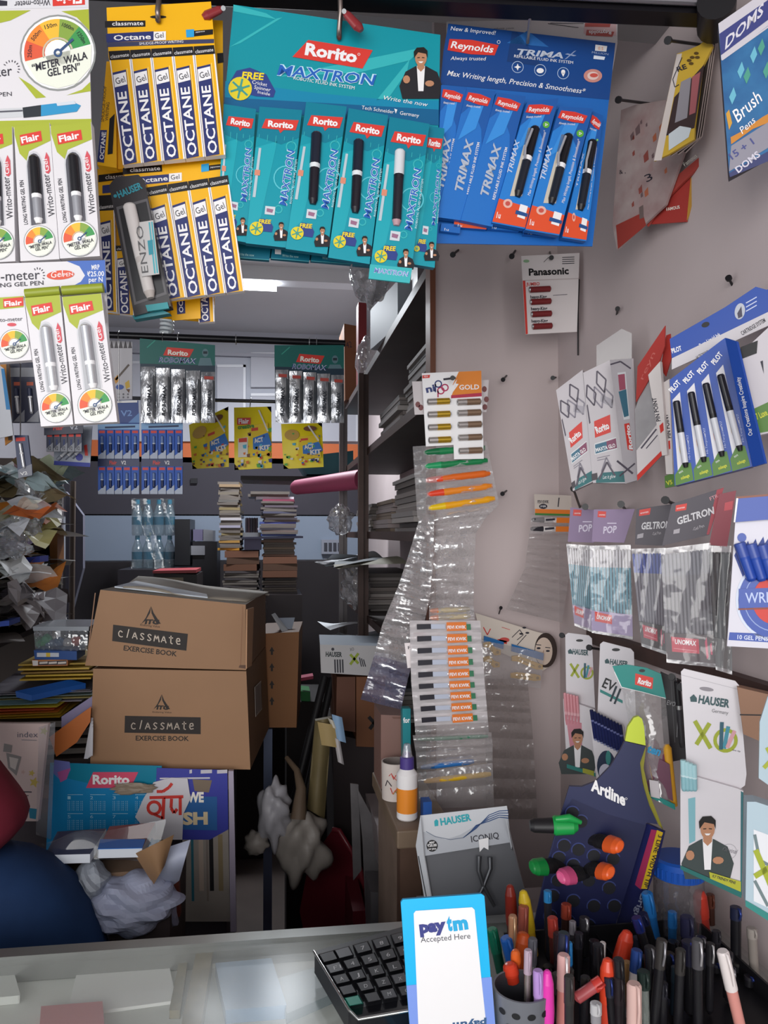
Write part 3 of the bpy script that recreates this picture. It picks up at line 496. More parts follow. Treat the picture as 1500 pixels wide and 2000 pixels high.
sp = FR(890, 940, 1.475)
t = thing('sachet_strip', 'hanging strip of clear sachets, green and orange tubes at its top', 'sachet strip', sp.p(890, 1200))
G_ = M('#1f7f4c', .3); O1 = M('#e06a25', .3); O2 = M('#e8892a', .3); Y_ = M('#e9c21e', .3)
ee = rows([(806, 872, 950, 862), (815, 1010, 975, 985)], 5)
for i, (m, m2) in enumerate(((G_, M('#176a40', .3)), (G_, M('#2a9a62', .3)), (O1, M('#e84a2a', .3)), (O2, M('#e2452a', .3)), (M('#eda51e', .3), Y_))): sachet(t, sp, ee[i], ee[i+1], FILM, .006, .002, tubec(m, m2, .14, .96, .0075))
ee = rows([(815, 1010, 975, 985), (834, 1040, 930, 1030), (836, 1110, 926, 1108), (838, 1150, 925, 1150), (838, 1200, 925, 1200)], 7)
for i in range(7): sachet(t, sp, ee[i], ee[i+1], clear('#eae5e5', .4, .08, .3, 45, .3), .009, .002)
sp2 = FR(780, 1200, 1.44)
t = thing('sachet_strip', 'silvery strip of empty sachets swinging away diagonally to the left', 'sachet strip', sp2.p(745, 1385))
ee = rows([(822, 1003, 848, 1006), (800, 1078, 846, 1090), (776, 1150, 840, 1168), (748, 1215, 826, 1228), (728, 1290, 800, 1312), (704, 1366, 783, 1386)], 13)
for i in range(13): sachet(t, sp2, ee[i], ee[i+1], FILMS if i < 10 else clear('#6a6880', .75, .1, .25, 45, .3), .013, .002)
# front strip of glue sachets
sp3 = FR(875, 1330, 1.36)
t = thing('sachet_strip', 'front strip of stacked white sachets with orange and black print', 'sachet strip', sp3.p(875, 1450))
ee = rows([(838, 1186, 925, 1182), (838, 1214, 928, 1210)], 2)
for i in range(2): sachet(t, sp3, ee[i], ee[i+1], FILM, .006, .0, tubec(M('#b9a98c', .4), M('#e07a2a', .4), .02, .9, .005, .2))
ee = rows([(800, 1212, 938, 1212), (803, 1330, 946, 1325), (812, 1440, 955, 1432)], 10)
def glueprint(a):
    a.poly(M('#e27a33', .3), [(.52, .15), (.8, .12), (.8, .85), (.52, .9)]); a.poly(M('#23202a', .3), [(.1, .3), (.3, .28), (.3, .7), (.1, .75)]); a.poly(M('#3f7a5a', .3), [(.8, .3), (.86, .3), (.86, .8), (.8, .8)]); a.poly(M('#b9bfd0', .3), [(.3, .3), (.5, .3), (.5, .7), (.3, .7)], 2); a.txt('FEVI KWIK', (.53, .7), (.79, .68), 6, WHITE, 3, .03)
for i in range(10): sachet(t, sp3, ee[i], ee[i+1], clear('#e6e0e2', .8, .1, .2, 50, .22) if i < 9 else FILM, .007, .0, None, glueprint if i < 9 else None)
b = B(); b.plate(sp3, [(790, 1256), (826, 1254), (830, 1300), (796, 1305)], .0015, M('#e9dfdf', .3), off=-.006); A(b, sp3, None, -.006).txt('Fevi', (797, 1268), (820, 1266), 6, INK, 1); b.build('label', t)
b = B(); b.plate(sp3, [(803, 1222), (836, 1220), (838, 1248), (805, 1250)], .0015, M('#efe4e2', .3), off=-.009); a = A(b, sp3, None, -.009); a.poly(RED, [(808, 1236), (832, 1234), (832, 1246), (808, 1248)]); a.txt('Elcos', (810, 1245), (830, 1243), 7, WHITE, 2); b.build('label', t)
sp4 = FR(880, 1500, 1.4)
t = thing('sachet_strip', 'lowest strip of clear sachets with a blue and a yellow tube', 'sachet strip', sp4.p(880, 1590))
ee = rows([(806, 1436, 960, 1430), (812, 1470, 962, 1460), (815, 1510, 962, 1490), (820, 1580, 965, 1575)], 6)
cc = {0: tubec(M('#2f7f5c', .3), M('#2a6a4c', .3), .05, .95, .004), 3: tubec(M('#2f6fb4', .3), M('#23588f', .3), .05, .75), 4: tubec(M('#e0b32a', .3), M('#cf9a1a', .3), .08, .97)}
for i in range(6): sachet(t, sp4, ee[i], ee[i+1], FILM, .007, .002, cc.get(i))
sp5 = FR(1000, 1450, 1.52)
t = thing('sachet_strip', 'grey see-through strip of empty sachets hanging beside the white sachets', 'sachet strip', sp5.p(1000, 1600))
ee = rows([(950, 1325, 1030, 1328), (948, 1420, 1040, 1425), (950, 1600, 1050, 1600)], 9)
for i in range(9): sachet(t, sp5, ee[i], ee[i+1], clear('#8f8582', .5, .15), .006, .002)
sp6 = FR(1070, 1050, 1.53)
t = thing('sachet_strip', 'glue sachet strip fanning down behind the violet pen bags', 'sachet strip', sp6.p(1060, 1215))
b = B(); b.plate(sp6, [(1043, 965), (1118, 968), (1116, 1008), (1045, 1006)], .0015, M('#c8bdb4', .4)); a = A(b, sp6); a.txt('FEVI KWIK', (1050, 983), (1072, 983), 6, INK, 2, .02); a.ell(INK, 1061, 989, 8, 5, k=2); a.txt('MR', (1056, 991), (1067, 991), 4, WHITE, 3); a.poly(M('#e07a2a'), [(1045, 994), (1116, 996), (1116, 1004), (1045, 1002)]); a.poly(M('#3f7a3a'), [(1045, 1002), (1116, 1004), (1116, 1008), (1045, 1006)]); a.line(INK, [(1092, 972), (1090, 990)], 2, 2); b.build('header_card', t)
ee = rows([(1038, 1006, 1118, 1008), (1034, 1042, 1116, 1042)], 2)
for i in range(2): sachet(t, sp6, ee[i], ee[i+1], FILM, .006, .002, tubec(M('#e9e2e0', .3), M('#2c2a30', .3), .02, .98, .006, .3), lambda a: (a.poly(M('#e07a2a', .3), [(.62, .2), (.98, .2), (.98, .8), (.62, .8)]), a.line(INK, [(.36, .5), (.58, .4)], 4)))
ee = rows([(1034, 1042, 1116, 1042), (1025, 1110, 1112, 1125), (988, 1190, 1098, 1216)], 10)
for i in range(10): sachet(t, sp6, ee[i], ee[i+1], clear('#b3a9a8', .45, .2), .006, .002)
# card with a printed face and razors
cp = FR(1000, 1260, 1.575)
t = thing('razor_card', 'cream card with a printed woman face and yellow razors', 'razor card', cp.p(1000, 1340))
b = B(); b.plate(cp, [(928, 1197), (1048, 1234), (1078, 1241), (1088, 1262), (1076, 1300), (1060, 1310), (945, 1260)], .002, M('#dcd0c4', .5)); a = A(b, cp)
a.ell(M('#3a2d28'), 1066, 1270, 22, 34, k=1); a.ell(M('#d8c4b4'), 1062, 1272, 17, 27, k=2)
for x in (1052, 1070): a.ell(INK, x, 1266+(x-1052)*.3, 4, 2, k=3, n=10); a.line(INK, [(x-5, 1259+(x-1052)*.3), (x+5, 1260+(x-1052)*.3)], 1.5, 3)
a.line(M('#b08f7c'), [(1062, 1270), (1060, 1281)], 1.5, 3); a.line(INK, [(1000, 1245), (1015, 1230), (1022, 1240), (1010, 1250)], 1.4); a.line(INK, [(1010, 1260), (1028, 1240)], 1.4); a.poly(RED, [(972, 1248), (990, 1252), (990, 1258), (972, 1254)]); a.ell(M('#cf4f4a'), 985, 1250, 10, 5); a.line(RED, [(944, 1225), (952, 1240), (958, 1228)], 2); a.line(RED, [(980, 1225), (996, 1230)], 1)
for x, y in ((1024, 1226), (1018, 1238), (1030, 1236)): a.ell(INK, x, y, 4, 2, n=8)
b.build('card', t)
def razor(x0, y0, x1, y1):
    b = B(); m = M('#d3a63a', .35); b.plate(cp, [(x0, y0-7), (x0+12, y0-9), (x1-10, y1-5), (x1, y1-2), (x1, y1+7), (x1-12, y1+8), (x0+10, y0+3), (x0, y0+2)], .006, m, off=.009); a = A(b, cp, None, .009); a.ell(M('#8f6f22'), x1-6, y1+2, 3, 3, n=10); a.line(M('#8f6f22'), [(x0+14, y0-2), (x1-16, y1+1)], 1.5); b.build('razor', t)
def bluecap(x0, y0, x1, y1):
    b = B(); b.plate(cp, [(x0, y0), (x1, y1), (x1-1, y1+14), (x0-1, y0+14)], .004, M('#2a6fae', .3), off=.008); b.build('blade_cover', t)
razor(1000, 1289, 1060, 1300); razor(998, 1322, 1056, 1322); razor(945, 1262, 978, 1272); razor(945, 1290, 976, 1296); bluecap(1000, 1258, 1062, 1276); bluecap(946, 1242, 984, 1254)
b = B(); b.grid(lambda u, v: cp.p(*quad((940, 1250), (1062, 1275), (1056, 1345), (944, 1330))(u, v), .014+.004*math.sin(9*u)), 8, 6, FILM); b.build('film', t)
peg(978, 1188, ENDP, 974, 1200, 'small black peg holding the card with a printed face', .0015, .03)
# bare pegs in the end panel and wall
for x, y, x1, y1, pl, lab, r, out in ((885, 497, 896, 488, ENDP, 'short black peg just right of the teal pen card end', .0025, .03), (1000, 500, 1007, 489, ENDP, 'short black peg between the blue card and red battery card', .0025, .03), (983, 741, 990, 733, ENDP, 'short black peg right of the gold battery card', .002, .03), (1080, 738, 1086, 737, ENDP, 'short black peg level with the gold battery card, nearer the grey boxes', .002, .03), (982, 964, 990, 958, ENDP, 'short black peg right of the orange tubes', .002, .03), (1306, 79, 1372, 88, WALLP, 'long black nail high on the wall under the rail end', .0022, .09), (1209, 195, 1273, 203, WALLP, 'long black nail beside the blue pen card', .0022, .1), (1206, 604, 1204, 617, WALLP, 'tiny nail in the wall above the grey boxes', .0018, .01), (1424, 545, 1432, 560, WALLP, 'tiny nail above the blue pen rack', .0018, .01)):
    peg(x, y, pl, x1, y1, lab, r, out)
b = B(); b.tube([WALLP.p(1131, 546, .003), WALLP.p(1129, 600, .004), WALLP.p(1129, 694, .003)], .0016, BLACK, 6); b.tube([WALLP.p(1060, 548, .002), WALLP.p(1100, 552, .006), WALLP.p(1131, 546, .003)], .0012, BLACK, 6); b.build('wall_wire', None, 'thin black wire dropping down the wall beside the red battery card', 'wire')
# ---------------------------------------------------------------- upper wall: envelopes, photo cards, paint set
ep = RW(1270, 320, .585, 20)
t = thing('stationery_packet', 'faded pink and red patterned packets under a nail', 'packet', ep.p(1270, 480))
b = B(); b.plate(ep, [(1213, 215), (1240, 205), (1300, 195), (1350, 260), (1300, 400), (1205, 488), (1196, 440)], .004, M('#b0a09e', .6, 0, .25, 25, h2='#9a7f7e')); a = A(b, ep)
for i in range(26):
    x, y = RN.uniform(1225, 1310), RN.uniform(225, 400); w_ = RN.uniform(3, 9); m = [M('#8f4a42'), M('#a58a88'), M('#6f5a5c'), M('#b0664a')][i % 4]
    if y < 420-(x-1215)*.55: a.poly(m, [(x, y), (x+w_, y-w_*1.4), (x+w_*1.2, y+w_*.8), (x+w_*.2, y+w_*1.6)], 1)
a.poly(M('#9a3a32'), [(1203, 440), (1255, 415), (1262, 440), (1207, 486)], 2); a.poly(M('#6f5f5c'), [(1248, 405), (1256, 400), (1257, 425), (1249, 428)], 3); a.txt('& ,', (1210, 340), (1222, 338), 8, INK, 2); a.txt('3', (1263, 356), (1276, 350), 14, INK, 2)
b.build('front_packet', t)
b = B(); b.plate(ep, [(1262, 400), (1320, 345), (1388, 288), (1380, 310), (1300, 390), (1264, 442)], .004, M('#a8443c', .5), off=-.006); b.plate(ep, [(1275, 415), (1348, 348), (1340, 433), (1272, 438)], .003, M('#a83a34', .5), off=-.012); A(b, ep, None, -.012).txt('FAMOUS', (1302, 412), (1328, 407), 6, CREAM, 2, .02); a = A(b, ep, None, -.006); a.txt('Famous', (1338, 325), (1362, 306), 8, CREAM, 2); b.build('red_packet', t)
b = B(); b.plate(ep, [(1345, 350), (1380, 300), (1352, 400), (1340, 433)], .002, M('#b98a3a', .5), off=-.013); b.build('gold_packet', t)
fp2 = RW(1330, 220, .565, 35)
t = thing('picture_card_pack', 'yellow edged pack of picture cards hanging from the high nail', 'card pack', fp2.p(1310, 310))
b = B(); b.plate(fp2, [(1322, 105), (1345, 97), (1366, 88), (1385, 72), (1392, 90), (1372, 130), (1357, 245), (1356, 272), (1305, 302), (1277, 314)], .004, M('#c8a43a', .4)); a = A(b, fp2)
a.poly(M('#cfc4be'), [(1322, 106), (1332, 104), (1292, 313), (1277, 314)]); a.poly(M('#3a2a2a'), [(1317, 190), (1376, 125), (1356, 250), (1301, 265)], 2); a.poly(M('#8f8a90'), [(1330, 160), (1350, 150), (1342, 230), (1318, 240)], 3); a.poly(M('#a05a5e'), [(1352, 150), (1368, 140), (1358, 220), (1346, 225)], 3); a.poly(M('#c9d0d4'), [(1306, 262), (1328, 246), (1350, 250), (1345, 268), (1306, 294)], 3)
a.txt('RE', (1324, 140), (1342, 133), 9, INK, 4, .02); a.line(INK, [(1332, 112), (1314, 155), (1318, 170), (1326, 165)], 1.5, 3)
for i, (x, y) in enumerate(((1346, 118), (1352, 112), (1360, 104), (1350, 124), (1362, 112))): a.ell(M('#5c451c'), x, y, 5, 3, k=3, n=8)
b.build('front_card', t)
for i in range(3):
    b = B(); b.plate(fp2, [(1380+5*i, 110-8*i), (1388+5*i, 95-9*i), (1364+5*i, 250-3*i), (1360+5*i, 272-3*i), (1310+14*i, 304-3*i), (1308+14*i, 296)], .003, M('#2c2624', .4), M('#b9aaa4'), off=-.006*(i+1)); b.build('card', t)
dp = RW(1450, 180, .535, 62)
t = thing('paint_set_box', 'blue boxed paint set with sea print at the top corner', 'paint box', dp.p(1450, 345))
b = B(); b.plate(dp, [(1403, 48), (1470, 2), (1560, -60), (1580, 260), (1425, 345), (1424, 338)], .014, M('#3b78a8', .35, 0, .35, 30, h2='#2a5a8e'), M('#3c3a44')); a = A(b, dp)
a.poly(M('#c9c4cc'), [(1403, 46), (1560, -62), (1562, 4), (1409, 118)]); a.poly(M('#3a3f7c'), [(1405, 66), (1560, -42), (1562, -8), (1408, 108)], 2); a.txt('DOMS', (1416, 97), (1490, 28), 24, M('#d6d2dc'), 3, .02, 0, (.1, -1))
a.line(M('#c9c4cc'), [(1410, 117), (1560, 10)], 3, 2); a.txt('Brush', (1441, 240), (1489, 196), 24, WHITE, 3, .005, .3); a.txt('Pens', (1450, 262), (1476, 238), 13, WHITE, 3, 0, .3)
SG = M('#4c9a86'); [a.poly(SG if i % 2 else M('#69b3c9'), [(x, y), (x+9, y-20), (x+14, y-4), (x+6, y+14)], 2) for i, (x, y) in enumerate(((1440, 140), (1452, 150), (1465, 110), (1480, 95), (1424, 190), (1490, 140)))]
a.poly(M('#d09a3a'), [(1418, 222), (1424, 214), (1430, 240), (1424, 254)], 2); a.poly(M('#c98432'), [(1427, 268), (1446, 258), (1490, 228), (1560, 190), (1560, 215), (1470, 252), (1428, 282)], 2); a.poly(M('#8f8c98'), [(1428, 285), (1490, 245), (1580, 190), (1580, 240), (1424, 335)], 2); a.txt('15 + 1', (1430, 312), (1474, 280), 13, M('#4a4e86'), 3, .02); a.txt('DOMS', (1442, 338), (1486, 304), 12, M('#cfcbd8'), 4, .03); a.poly(M('#3a3f6c'), [(1424, 338), (1560, 262), (1560, 290), (1426, 346)], 3)
b.build('box_body', t)
# ---------------------------------------------------------------- middle wall: refill boxes, red packet, blue racks
gp = RW(1165, 830, .535, 58)
t = thing('pen_box_pack', 'grey zigzag printed pen boxes hanging side by side beneath a clear tab', 'pen box', gp.p(1165, 955))
GB = M('#c3bcc0', .3, 0, .06, 20); GD = M('#59525e'); GL = M('#8b8590'); TG = M('#2f6f72')
def zbox(tl, tr, br, bl, off, big):
    f = quad(tl, tr, br, bl); b = B(); b.plate(gp, [tl, tr, br, bl], .02, GB, M('#a9a2a6', .3), off=off); a = A(b, gp, f, off)
    for (u, v, s_, m, k) in ((.1, .12, 1, GD, 1), (.5, .04, 1, GD, 1), (.35, .16, 1, GL, 1), (.7, .2, .9, GL, 1)):
        for q0, q1 in (((0, 0), (.28, .1)), ((.28, .1), (.18, .2)), ((.18, .2), (-.06, .1)), ((-.06, .1), (0, 0))): a.line(m, [(u+q0[0]*s_, v+q0[1]*s_), (u+q1[0]*s_, v+q1[1]*s_)], 3, k)
    a.poly(M('#a9a4ac'), [(.55, .24), (.95, .32), (.9, .38), (.5, .3)]); a.poly(GD, [(.02, .3), (.06, .29), (.1, .46), (.05, .47)])
    a.poly(RED, [(.22, .455), (.78, .43), (.74, .575), (.2, .6)], 2); a.txt('Rorito', (.28, .565), (.72, .54), 13 if big else 11, WHITE, 3, .04)
    a.poly(M('#dfe0e2'), [(.16, .65), (.9, .62), (.9, .72), (.14, .75)], 2); a.poly(M('#3f7088'), [(.18, .66), (.56, .645), (.56, .72), (.17, .74)], 3); a.poly(M('#8a4a66'), [(.56, .645), (.88, .63), (.88, .71), (.56, .72)], 3); a.txt('MAXTA GLO', (.2, .725), (.84, .7), 7, WHITE, 4, .03); a.line(GL, [(.2, .78), (.62, .765)], 1.5, 2); a.line(GL, [(.2, .8), (.5, .79)], 1.5, 2)
    a.poly(TG, [(.1, .98), (.3, .91), (1, .9), (1, .99), (.1, 1)], 2); a.txt('Let it glow', (.32, .965), (.72, .955), 7, WHITE, 3, 0, .2); a.line(GD, [(.2, .97), (.5, .82), (.72, .94)], 3.5, 3); a.line(GL, [(.3, .9), (.5, .78), (.62, .86)], 2.5, 3)
    a.poly(M('#4a444a'), [(-.02, .92), (.16, .91), (.16, .97), (-.02, .98)], 3)
    b.build('pen_box', t)
b = B(); b.plate(gp, [(1165, 675), (1214, 642), (1234, 651), (1234, 715), (1165, 715)], .0012, clear('#a8a2a2', .6, .25, .05, 5, .08), off=-.006); b.build('hang_tab', t)
zbox((1086, 762), (1138, 722), (1158, 941), (1119, 959), .0, False); zbox((1139, 728), (1191, 703), (1221, 944), (1158, 943), .004, True)
b = B(); s2 = RW(1215, 820, .545, 10); b.plate(s2, [(1191, 703), (1234, 700), (1244, 938), (1221, 945)], .003, GB); a = A(b, s2); a.poly(M('#dfe0e2'), [(1206, 728), (1222, 726), (1230, 818), (1218, 820)]); a.poly(M('#3f6f84'), [(1208, 765), (1223, 760), (1228, 812), (1219, 815)], 2); a.poly(M('#a8566a'), [(1207, 732), (1220, 730), (1222, 760), (1210, 763)], 2); a.poly(RED, [(1219, 828), (1229, 826), (1236, 880), (1226, 878)], 2); a.txt('Rorito', (1236, 878), (1229, 830), 7, WHITE, 3, .04, 0, (-1, -.1)); a.line(GD, [(1192, 712), (1212, 706), (1232, 720)], 3); a.line(GD, [(1205, 900), (1236, 925)], 4); a.line(GD, [(1210, 930), (1240, 905)], 3); b.build('side_panel', t)
rp = RW(1270, 800, .545, 30)
t = thing('pen_wallet', 'red topped white pen packets wedged between grey boxes and blue rack', 'pen packet', rp.p(1270, 940))
RD2 = M('#b03a34', .4)
b = B(); b.plate(rp, [(1299, 636), (1298, 676), (1288, 706), (1242, 785), (1245, 716)], .002, RD2); A(b, rp).txt('reyn', (1256, 742), (1280, 690), 8, M('#c96a62'), 1); b.build('header_card', t)
b = B(); b.plate(rp, [(1301, 655), (1309, 652), (1311, 700), (1300, 735), (1290, 720)], .002, RD2, off=-.012); b.build('header_card', t)
b = B(); b.plate(rp, [(1266, 730), (1289, 706), (1296, 885), (1245, 940), (1240, 800)], .003, M('#a5a1a3', .35, 0, .2, 30), off=-.003); a = A(b, rp, None, -.003); a.poly(M('#dcd4d4'), [(1243, 880), (1290, 820), (1296, 880), (1245, 938)]); a.poly(RED, [(1244, 928), (1294, 878), (1296, 886), (1245, 939)], 2); a.line(GD, [(1252, 876), (1282, 838)], 3, 2); a.line(GD, [(1262, 876), (1284, 850)], 2, 2); b.build('packet', t)
WB = M('#e4dbd8', .4)
for tl, tr, br, bl, off, tx in (((1266, 732), (1289, 706), (1303, 888), (1293, 890), .006, ((1290, 822), (1281, 776))), ((1289, 752), (1307, 740), (1314, 926), (1301, 926), .0, ((1311, 855), (1304, 808)))):
    b = B(); b.plate(rp, [tl, tr, br, bl], .006, WB, off=off); a = A(b, rp, quad(tl, tr, br, bl), off); A(b, rp, None, off).txt('PIN POINT', *tx, 8, INK, 2, .02); a.poly(RED, [(.3, .65), (.8, .64), (.8, .73), (.3, .74)]); b.build('pen_box', t)
# blue rack of technical pens
bp2 = RW(1390, 800, .525, 52)
PB = M('#20489f', .35); PBD = M('#1a3a86', .35); PG = M('#4f7a2c', .4)
t = thing('pen_rack_pack', 'blue boxed pack of four technical pens beside the red topped packets', 'pen pack', bp2.p(1390, 945))
b = B(); b.plate(bp2, [(1308, 662), (1416, 600), (1476, 560), (1498, 566), (1540, 540), (1540, 590), (1312, 700)], .003, PB, off=-.03); a = A(b, bp2, None, -.03)
a.txt('PILOT', (1313, 690), (1332, 684), 9, WHITE, 2, .03); a.txt('Pure Liquid Ink', (1368, 678), (1408, 655), 7, WHITE, 2, .01); a.ell(M('#b8bcc6'), 1445, 608, 10, 16, k=2, rot=-10); a.poly(M('#4a4656'), [(1440, 612), (1448, 598), (1450, 618), (1442, 622)], 3)
for i in range(3): a.line(M('#c3cbe6'), [(1457, 592+8*i), (1478, 580+8*i)], 2, 2)
a.ell(BLACK, 1378, 634, 8, 5, k=2, rot=20); b.build('header_card', t)
b = B(); b.plate(bp2, [(1312, 700), (1540, 590), (1540, 618), (1312, 722)], .003, M('#c9c4c8', .4), off=-.029); a = A(b, bp2, None, -.029); a.txt('HI-TECPOINT', (1362, 702), (1385, 690), 7, INK, 2); a.txt('CARTRIDGE SYSTEM', (1450, 655), (1496, 628), 8, INK, 2, .01); b.build('header_strip', t)
F = quad((1308, 742), (1415, 662), (1469, 911), (1318, 949))
b = B(); b.plate(bp2, [(1308, 742), (1410, 664), (1416, 660), (1469, 911), (1318, 949)], .022, PB, PBD); a = A(b, bp2, F)
for i in range(4):
    u = .03+.245*i; a.poly(M('#d6d3d8', .35), [(u, .2), (u+.13, .17), (u+.15, .9), (u+.02, .9)]); a.poly(PG, [(u-.02, .9), (u+.08, .82), (u+.2, .83), (u+.215, .99), (u-.02, 1)], 2)
    a.txt('PILOT', (u, .135), (u+.16, .1), 10, WHITE, 3, .03); a.txt('more', (u+.04, .9), (u+.09, .89), 5, WHITE, 3); a.txt('mileage', (u+.06, .96), (u+.17, .95), 6, M('#d2d23a'), 3, .02); a.ell([M('#c9b04a'), M('#c98a5a'), M('#c97a6a'), M('#b89a5a')][i], u+.08, .66, .022, .07, k=2, n=12)
    a.poly(WHITE, [(u+.17, .6), (u+.19, .64), (u+.2, .57), (u+.19, .66)], 3); a.txt('Hi-Tecpoint V7', (u+.2, .8), (u+.2, .58), 4, M('#b9c4e6'), 3)
b.build('box_body', t)
for i in range(4):
    u = .03+.245*i; b = B(); penrod(b, bp2.p(*F(u+.06, .23), .0035), bp2.p(*F(u+.13, .86), .0035), .0042, M('#c9c9cf', .25), M('#1d1c24', .25), BLACK, BLACK, .45); b.build('pen', t)
b = B(); s3 = RW(1450, 790, .52, 8); b.plate(s3, [(1416, 660), (1438, 667), (1494, 905), (1470, 912)], .003, PB); a = A(b, s3); a.txt('Our Creations Inspire Creativity', (1470, 850), (1445, 736), 8, WHITE, 2, .01); b.build('side_panel', t)
b = B(); g2 = RW(1306, 930, .56, 40); b.plate(g2, [(1298, 930), (1318, 922), (1320, 949), (1299, 953)], .004, PG); A(b, g2).txt('V5', (1302, 948), (1314, 945), 8, M('#d2d23a'), 1, .03); b.build('pack_end', t)
bp3 = RW(1490, 760, .545, 50)
t = thing('pen_rack_pack', 'white and green pen pack behind the blue rack at the frame edge', 'pen pack', bp3.p(1490, 845))
b = B(); b.plate(bp3, [(1436, 700), (1500, 640), (1560, 610), (1570, 830), (1482, 850), (1470, 790)], .01, M('#c3bdc2', .4)); a = A(b, bp3); a.poly(PG, [(1473, 798), (1565, 755), (1570, 830), (1482, 846)]); a.txt('V7 Luxe', (1474, 822), (1500, 810), 12, M('#d2d23a'), 2, .02); a.poly(BLACK, [(1446, 678), (1480, 665), (1478, 690), (1446, 702)], 2); a.poly(INK, [(1485, 706), (1490, 704), (1492, 730)], 2); b.build('box_body', t)
# ---------------------------------------------------------------- lower wall: bags of pens
def penbag(par, pl, hdr, hm, bag, pens, capm, bodym, foot, fm, extra=None):
    b = B(); b.plate(pl, hdr, .003, hm); 
    if extra: extra(A(b, pl), 0)
    b.build('header_card', par)
    F = quad(*bag)
    for i in range(pens):
        u = (i+.5)/pens; c = B(); wd = (bag[1][0]-bag[0][0])/pens/1500*.42*1.15
        c.lathe(pl.p(*F(u, .05), .004), pl.p(*F(u, .8), .004), [(0, wd*.7, capm), (.02, wd, capm), (.26, wd, bodym), (.95, wd, bodym), (1, wd*.4, None)], 8); c.build('pen', par)
    b = B(); b.plate(pl, [F(0, .74), F(1, .74), F(1, .97), F(0, .97)], .001, fm, off=.011); 
    if extra: extra(A(b, pl, F, .011), 1)
    b.build('foot_card', par)
    b = B(); b.grid(lambda u, v: pl.p(*F(u, v), .013+.002*math.sin(8*u+5*v)), 8, 8, FBAG); b.plate(pl, [F(0, 0), F(1, 0), F(1, 1), F(0, 1)], .0006, clear('#b5afb3', .35, .2), off=-.003); b.build('bag', par)
PUR = M('#8d7799', .45); BG = M('#4d4750', .45)
def popx(x0, y0, x1, y1, first):
    def ex(a, w_):
        if w_ == 0:
            a.poly(RED, [(x0+6, y0+4), (x0+22, y0+5), (x0+21, y0+17), (x0+5, y0+16)], 1); a.txt('unomax', (x0+8, y0+13), (x0+20, y0+13), 4, WHITE, 2); a.txt('POP', (x0+16, y0+48), (x0+42, y0+46), 13, M('#d9cfe2'), 2, .03, .15); a.line(M('#d9cfe2'), [(x0+24, y0+28), (x0+42, y0+28)], 2)
        else:
            a.poly(RED, [(.08, .75), (.5, .77), (.5, .87), (.08, .86)], 1); a.txt('UNOMAX', (.12, .83), (.46, .84), 8, WHITE, 2, .03)
    return ex
LBL = M('#7fb2c4', .25); WCAP = M('#e3dfe4', .3)
p_a = RW(1138, 1080, .56, 60); t = thing('pen_bag', 'violet headed bag of white capped pens touching the sachet strip', 'pen bag', p_a.p(1140, 1230))
penbag(t, p_a, [(1114, 991), (1160, 996), (1160, 1060), (1109, 1058)], PUR, ((1106, 1062), (1160, 1066), (1160, 1236), (1122, 1222)), 11, WCAP, LBL, None, M('#9a86a8', .4), popx(1114, 991, 0, 0, True))
p_b = RW(1195, 1090, .545, 60); t = thing('pen_bag', 'violet headed bag of pale blue pens beside the dark bags', 'pen bag', p_b.p(1195, 1245))
penbag(t, p_b, [(1160, 995), (1240, 994), (1219, 1060), (1156, 1058)], PUR, ((1152, 1066), (1232, 1064), (1236, 1249), (1156, 1236)), 13, WCAP, LBL, None, M('#9a86b0', .4), popx(1162, 994, 0, 0, False))
def gex(x0, y0, s_, dy):
    def ex(a, w_):
        if w_ == 0:
            a.poly(RED, [(x0+6, y0+2), (x0+28, y0-2), (x0+26, y0+11), (x0+5, y0+14)], 1); a.txt('unomax', (x0+8, y0+10), (x0+24, y0+7), 4, WHITE, 2); a.txt('GELTRON', (x0+9, y0+40), (x0+9+72*s_, y0+40-22*dy), 13, M('#d6d3d6'), 2, .03, .2); a.txt('-Gel Pen', (x0+40*s_, y0+52), (x0+62*s_, y0+50-6*dy), 6, M('#b9b3b8'), 2); a.poly(M('#aaa4aa'), [(x0+2, y0+50), (x0+14, y0+47), (x0+13, y0+56), (x0+1, y0+58)], 2)
        else:
            a.poly(M('#c43f52'), [(.12, .77), (.66, .78), (.66, .9), (.12, .9)], 1); a.txt('UNOMAX', (.18, .83), (.6, .835), 9, WHITE, 2, .03); a.line(M('#d98a92'), [(.16, .87), (.62, .88)], 1.5, 2); a.poly(M('#c43f62'), [(.78, .8), (.82, .76), (.84, .92), (.8, .94)], 1); a.poly(M('#c43f62'), [(.88, .82), (.91, .8), (.92, .9), (.89, .9)], 1)
    return ex
p_c = RW(1270, 1120, .545, 58); t = thing('pen_bag', 'dark headed bag of blue tipped pens between violet bag and front dark bag', 'pen bag', p_c.p(1270, 1275))
penbag(t, p_c, [(1243, 994), (1316, 984), (1298, 1066), (1240, 1064)], BG, ((1233, 1072), (1300, 1070), (1302, 1279), (1253, 1262)), 10, M('#4a5aa8', .3), M('#8a8690', .3), None, M('#3a3236', .4), gex(1243, 994, .78, .15))
p_d = RW(1345, 1130, .525, 58); t = thing('pen_bag', 'big dark headed bag of grey pens with a red edge', 'pen bag', p_d.p(1345, 1300))
def gx2(a, w_):
    gex(1314, 985, 1, 1)(a, w_)
    if w_ == 0: a.poly(M('#a8404c'), [(1400, 957), (1414, 952), (1385, 1044), (1380, 1044)], 1); a.txt('FTR-', (1388, 978), (1406, 970), 7, M('#e0a0a8'), 2)
penbag(t, p_d, [(1312, 984), (1414, 952), (1385, 1045), (1293, 1066)], BG, ((1290, 1072), (1388, 1060), (1401, 1304), (1302, 1294)), 13, M('#7c7a84', .3), M('#77737a', .3), None, M('#3e2a30', .4), gx2)
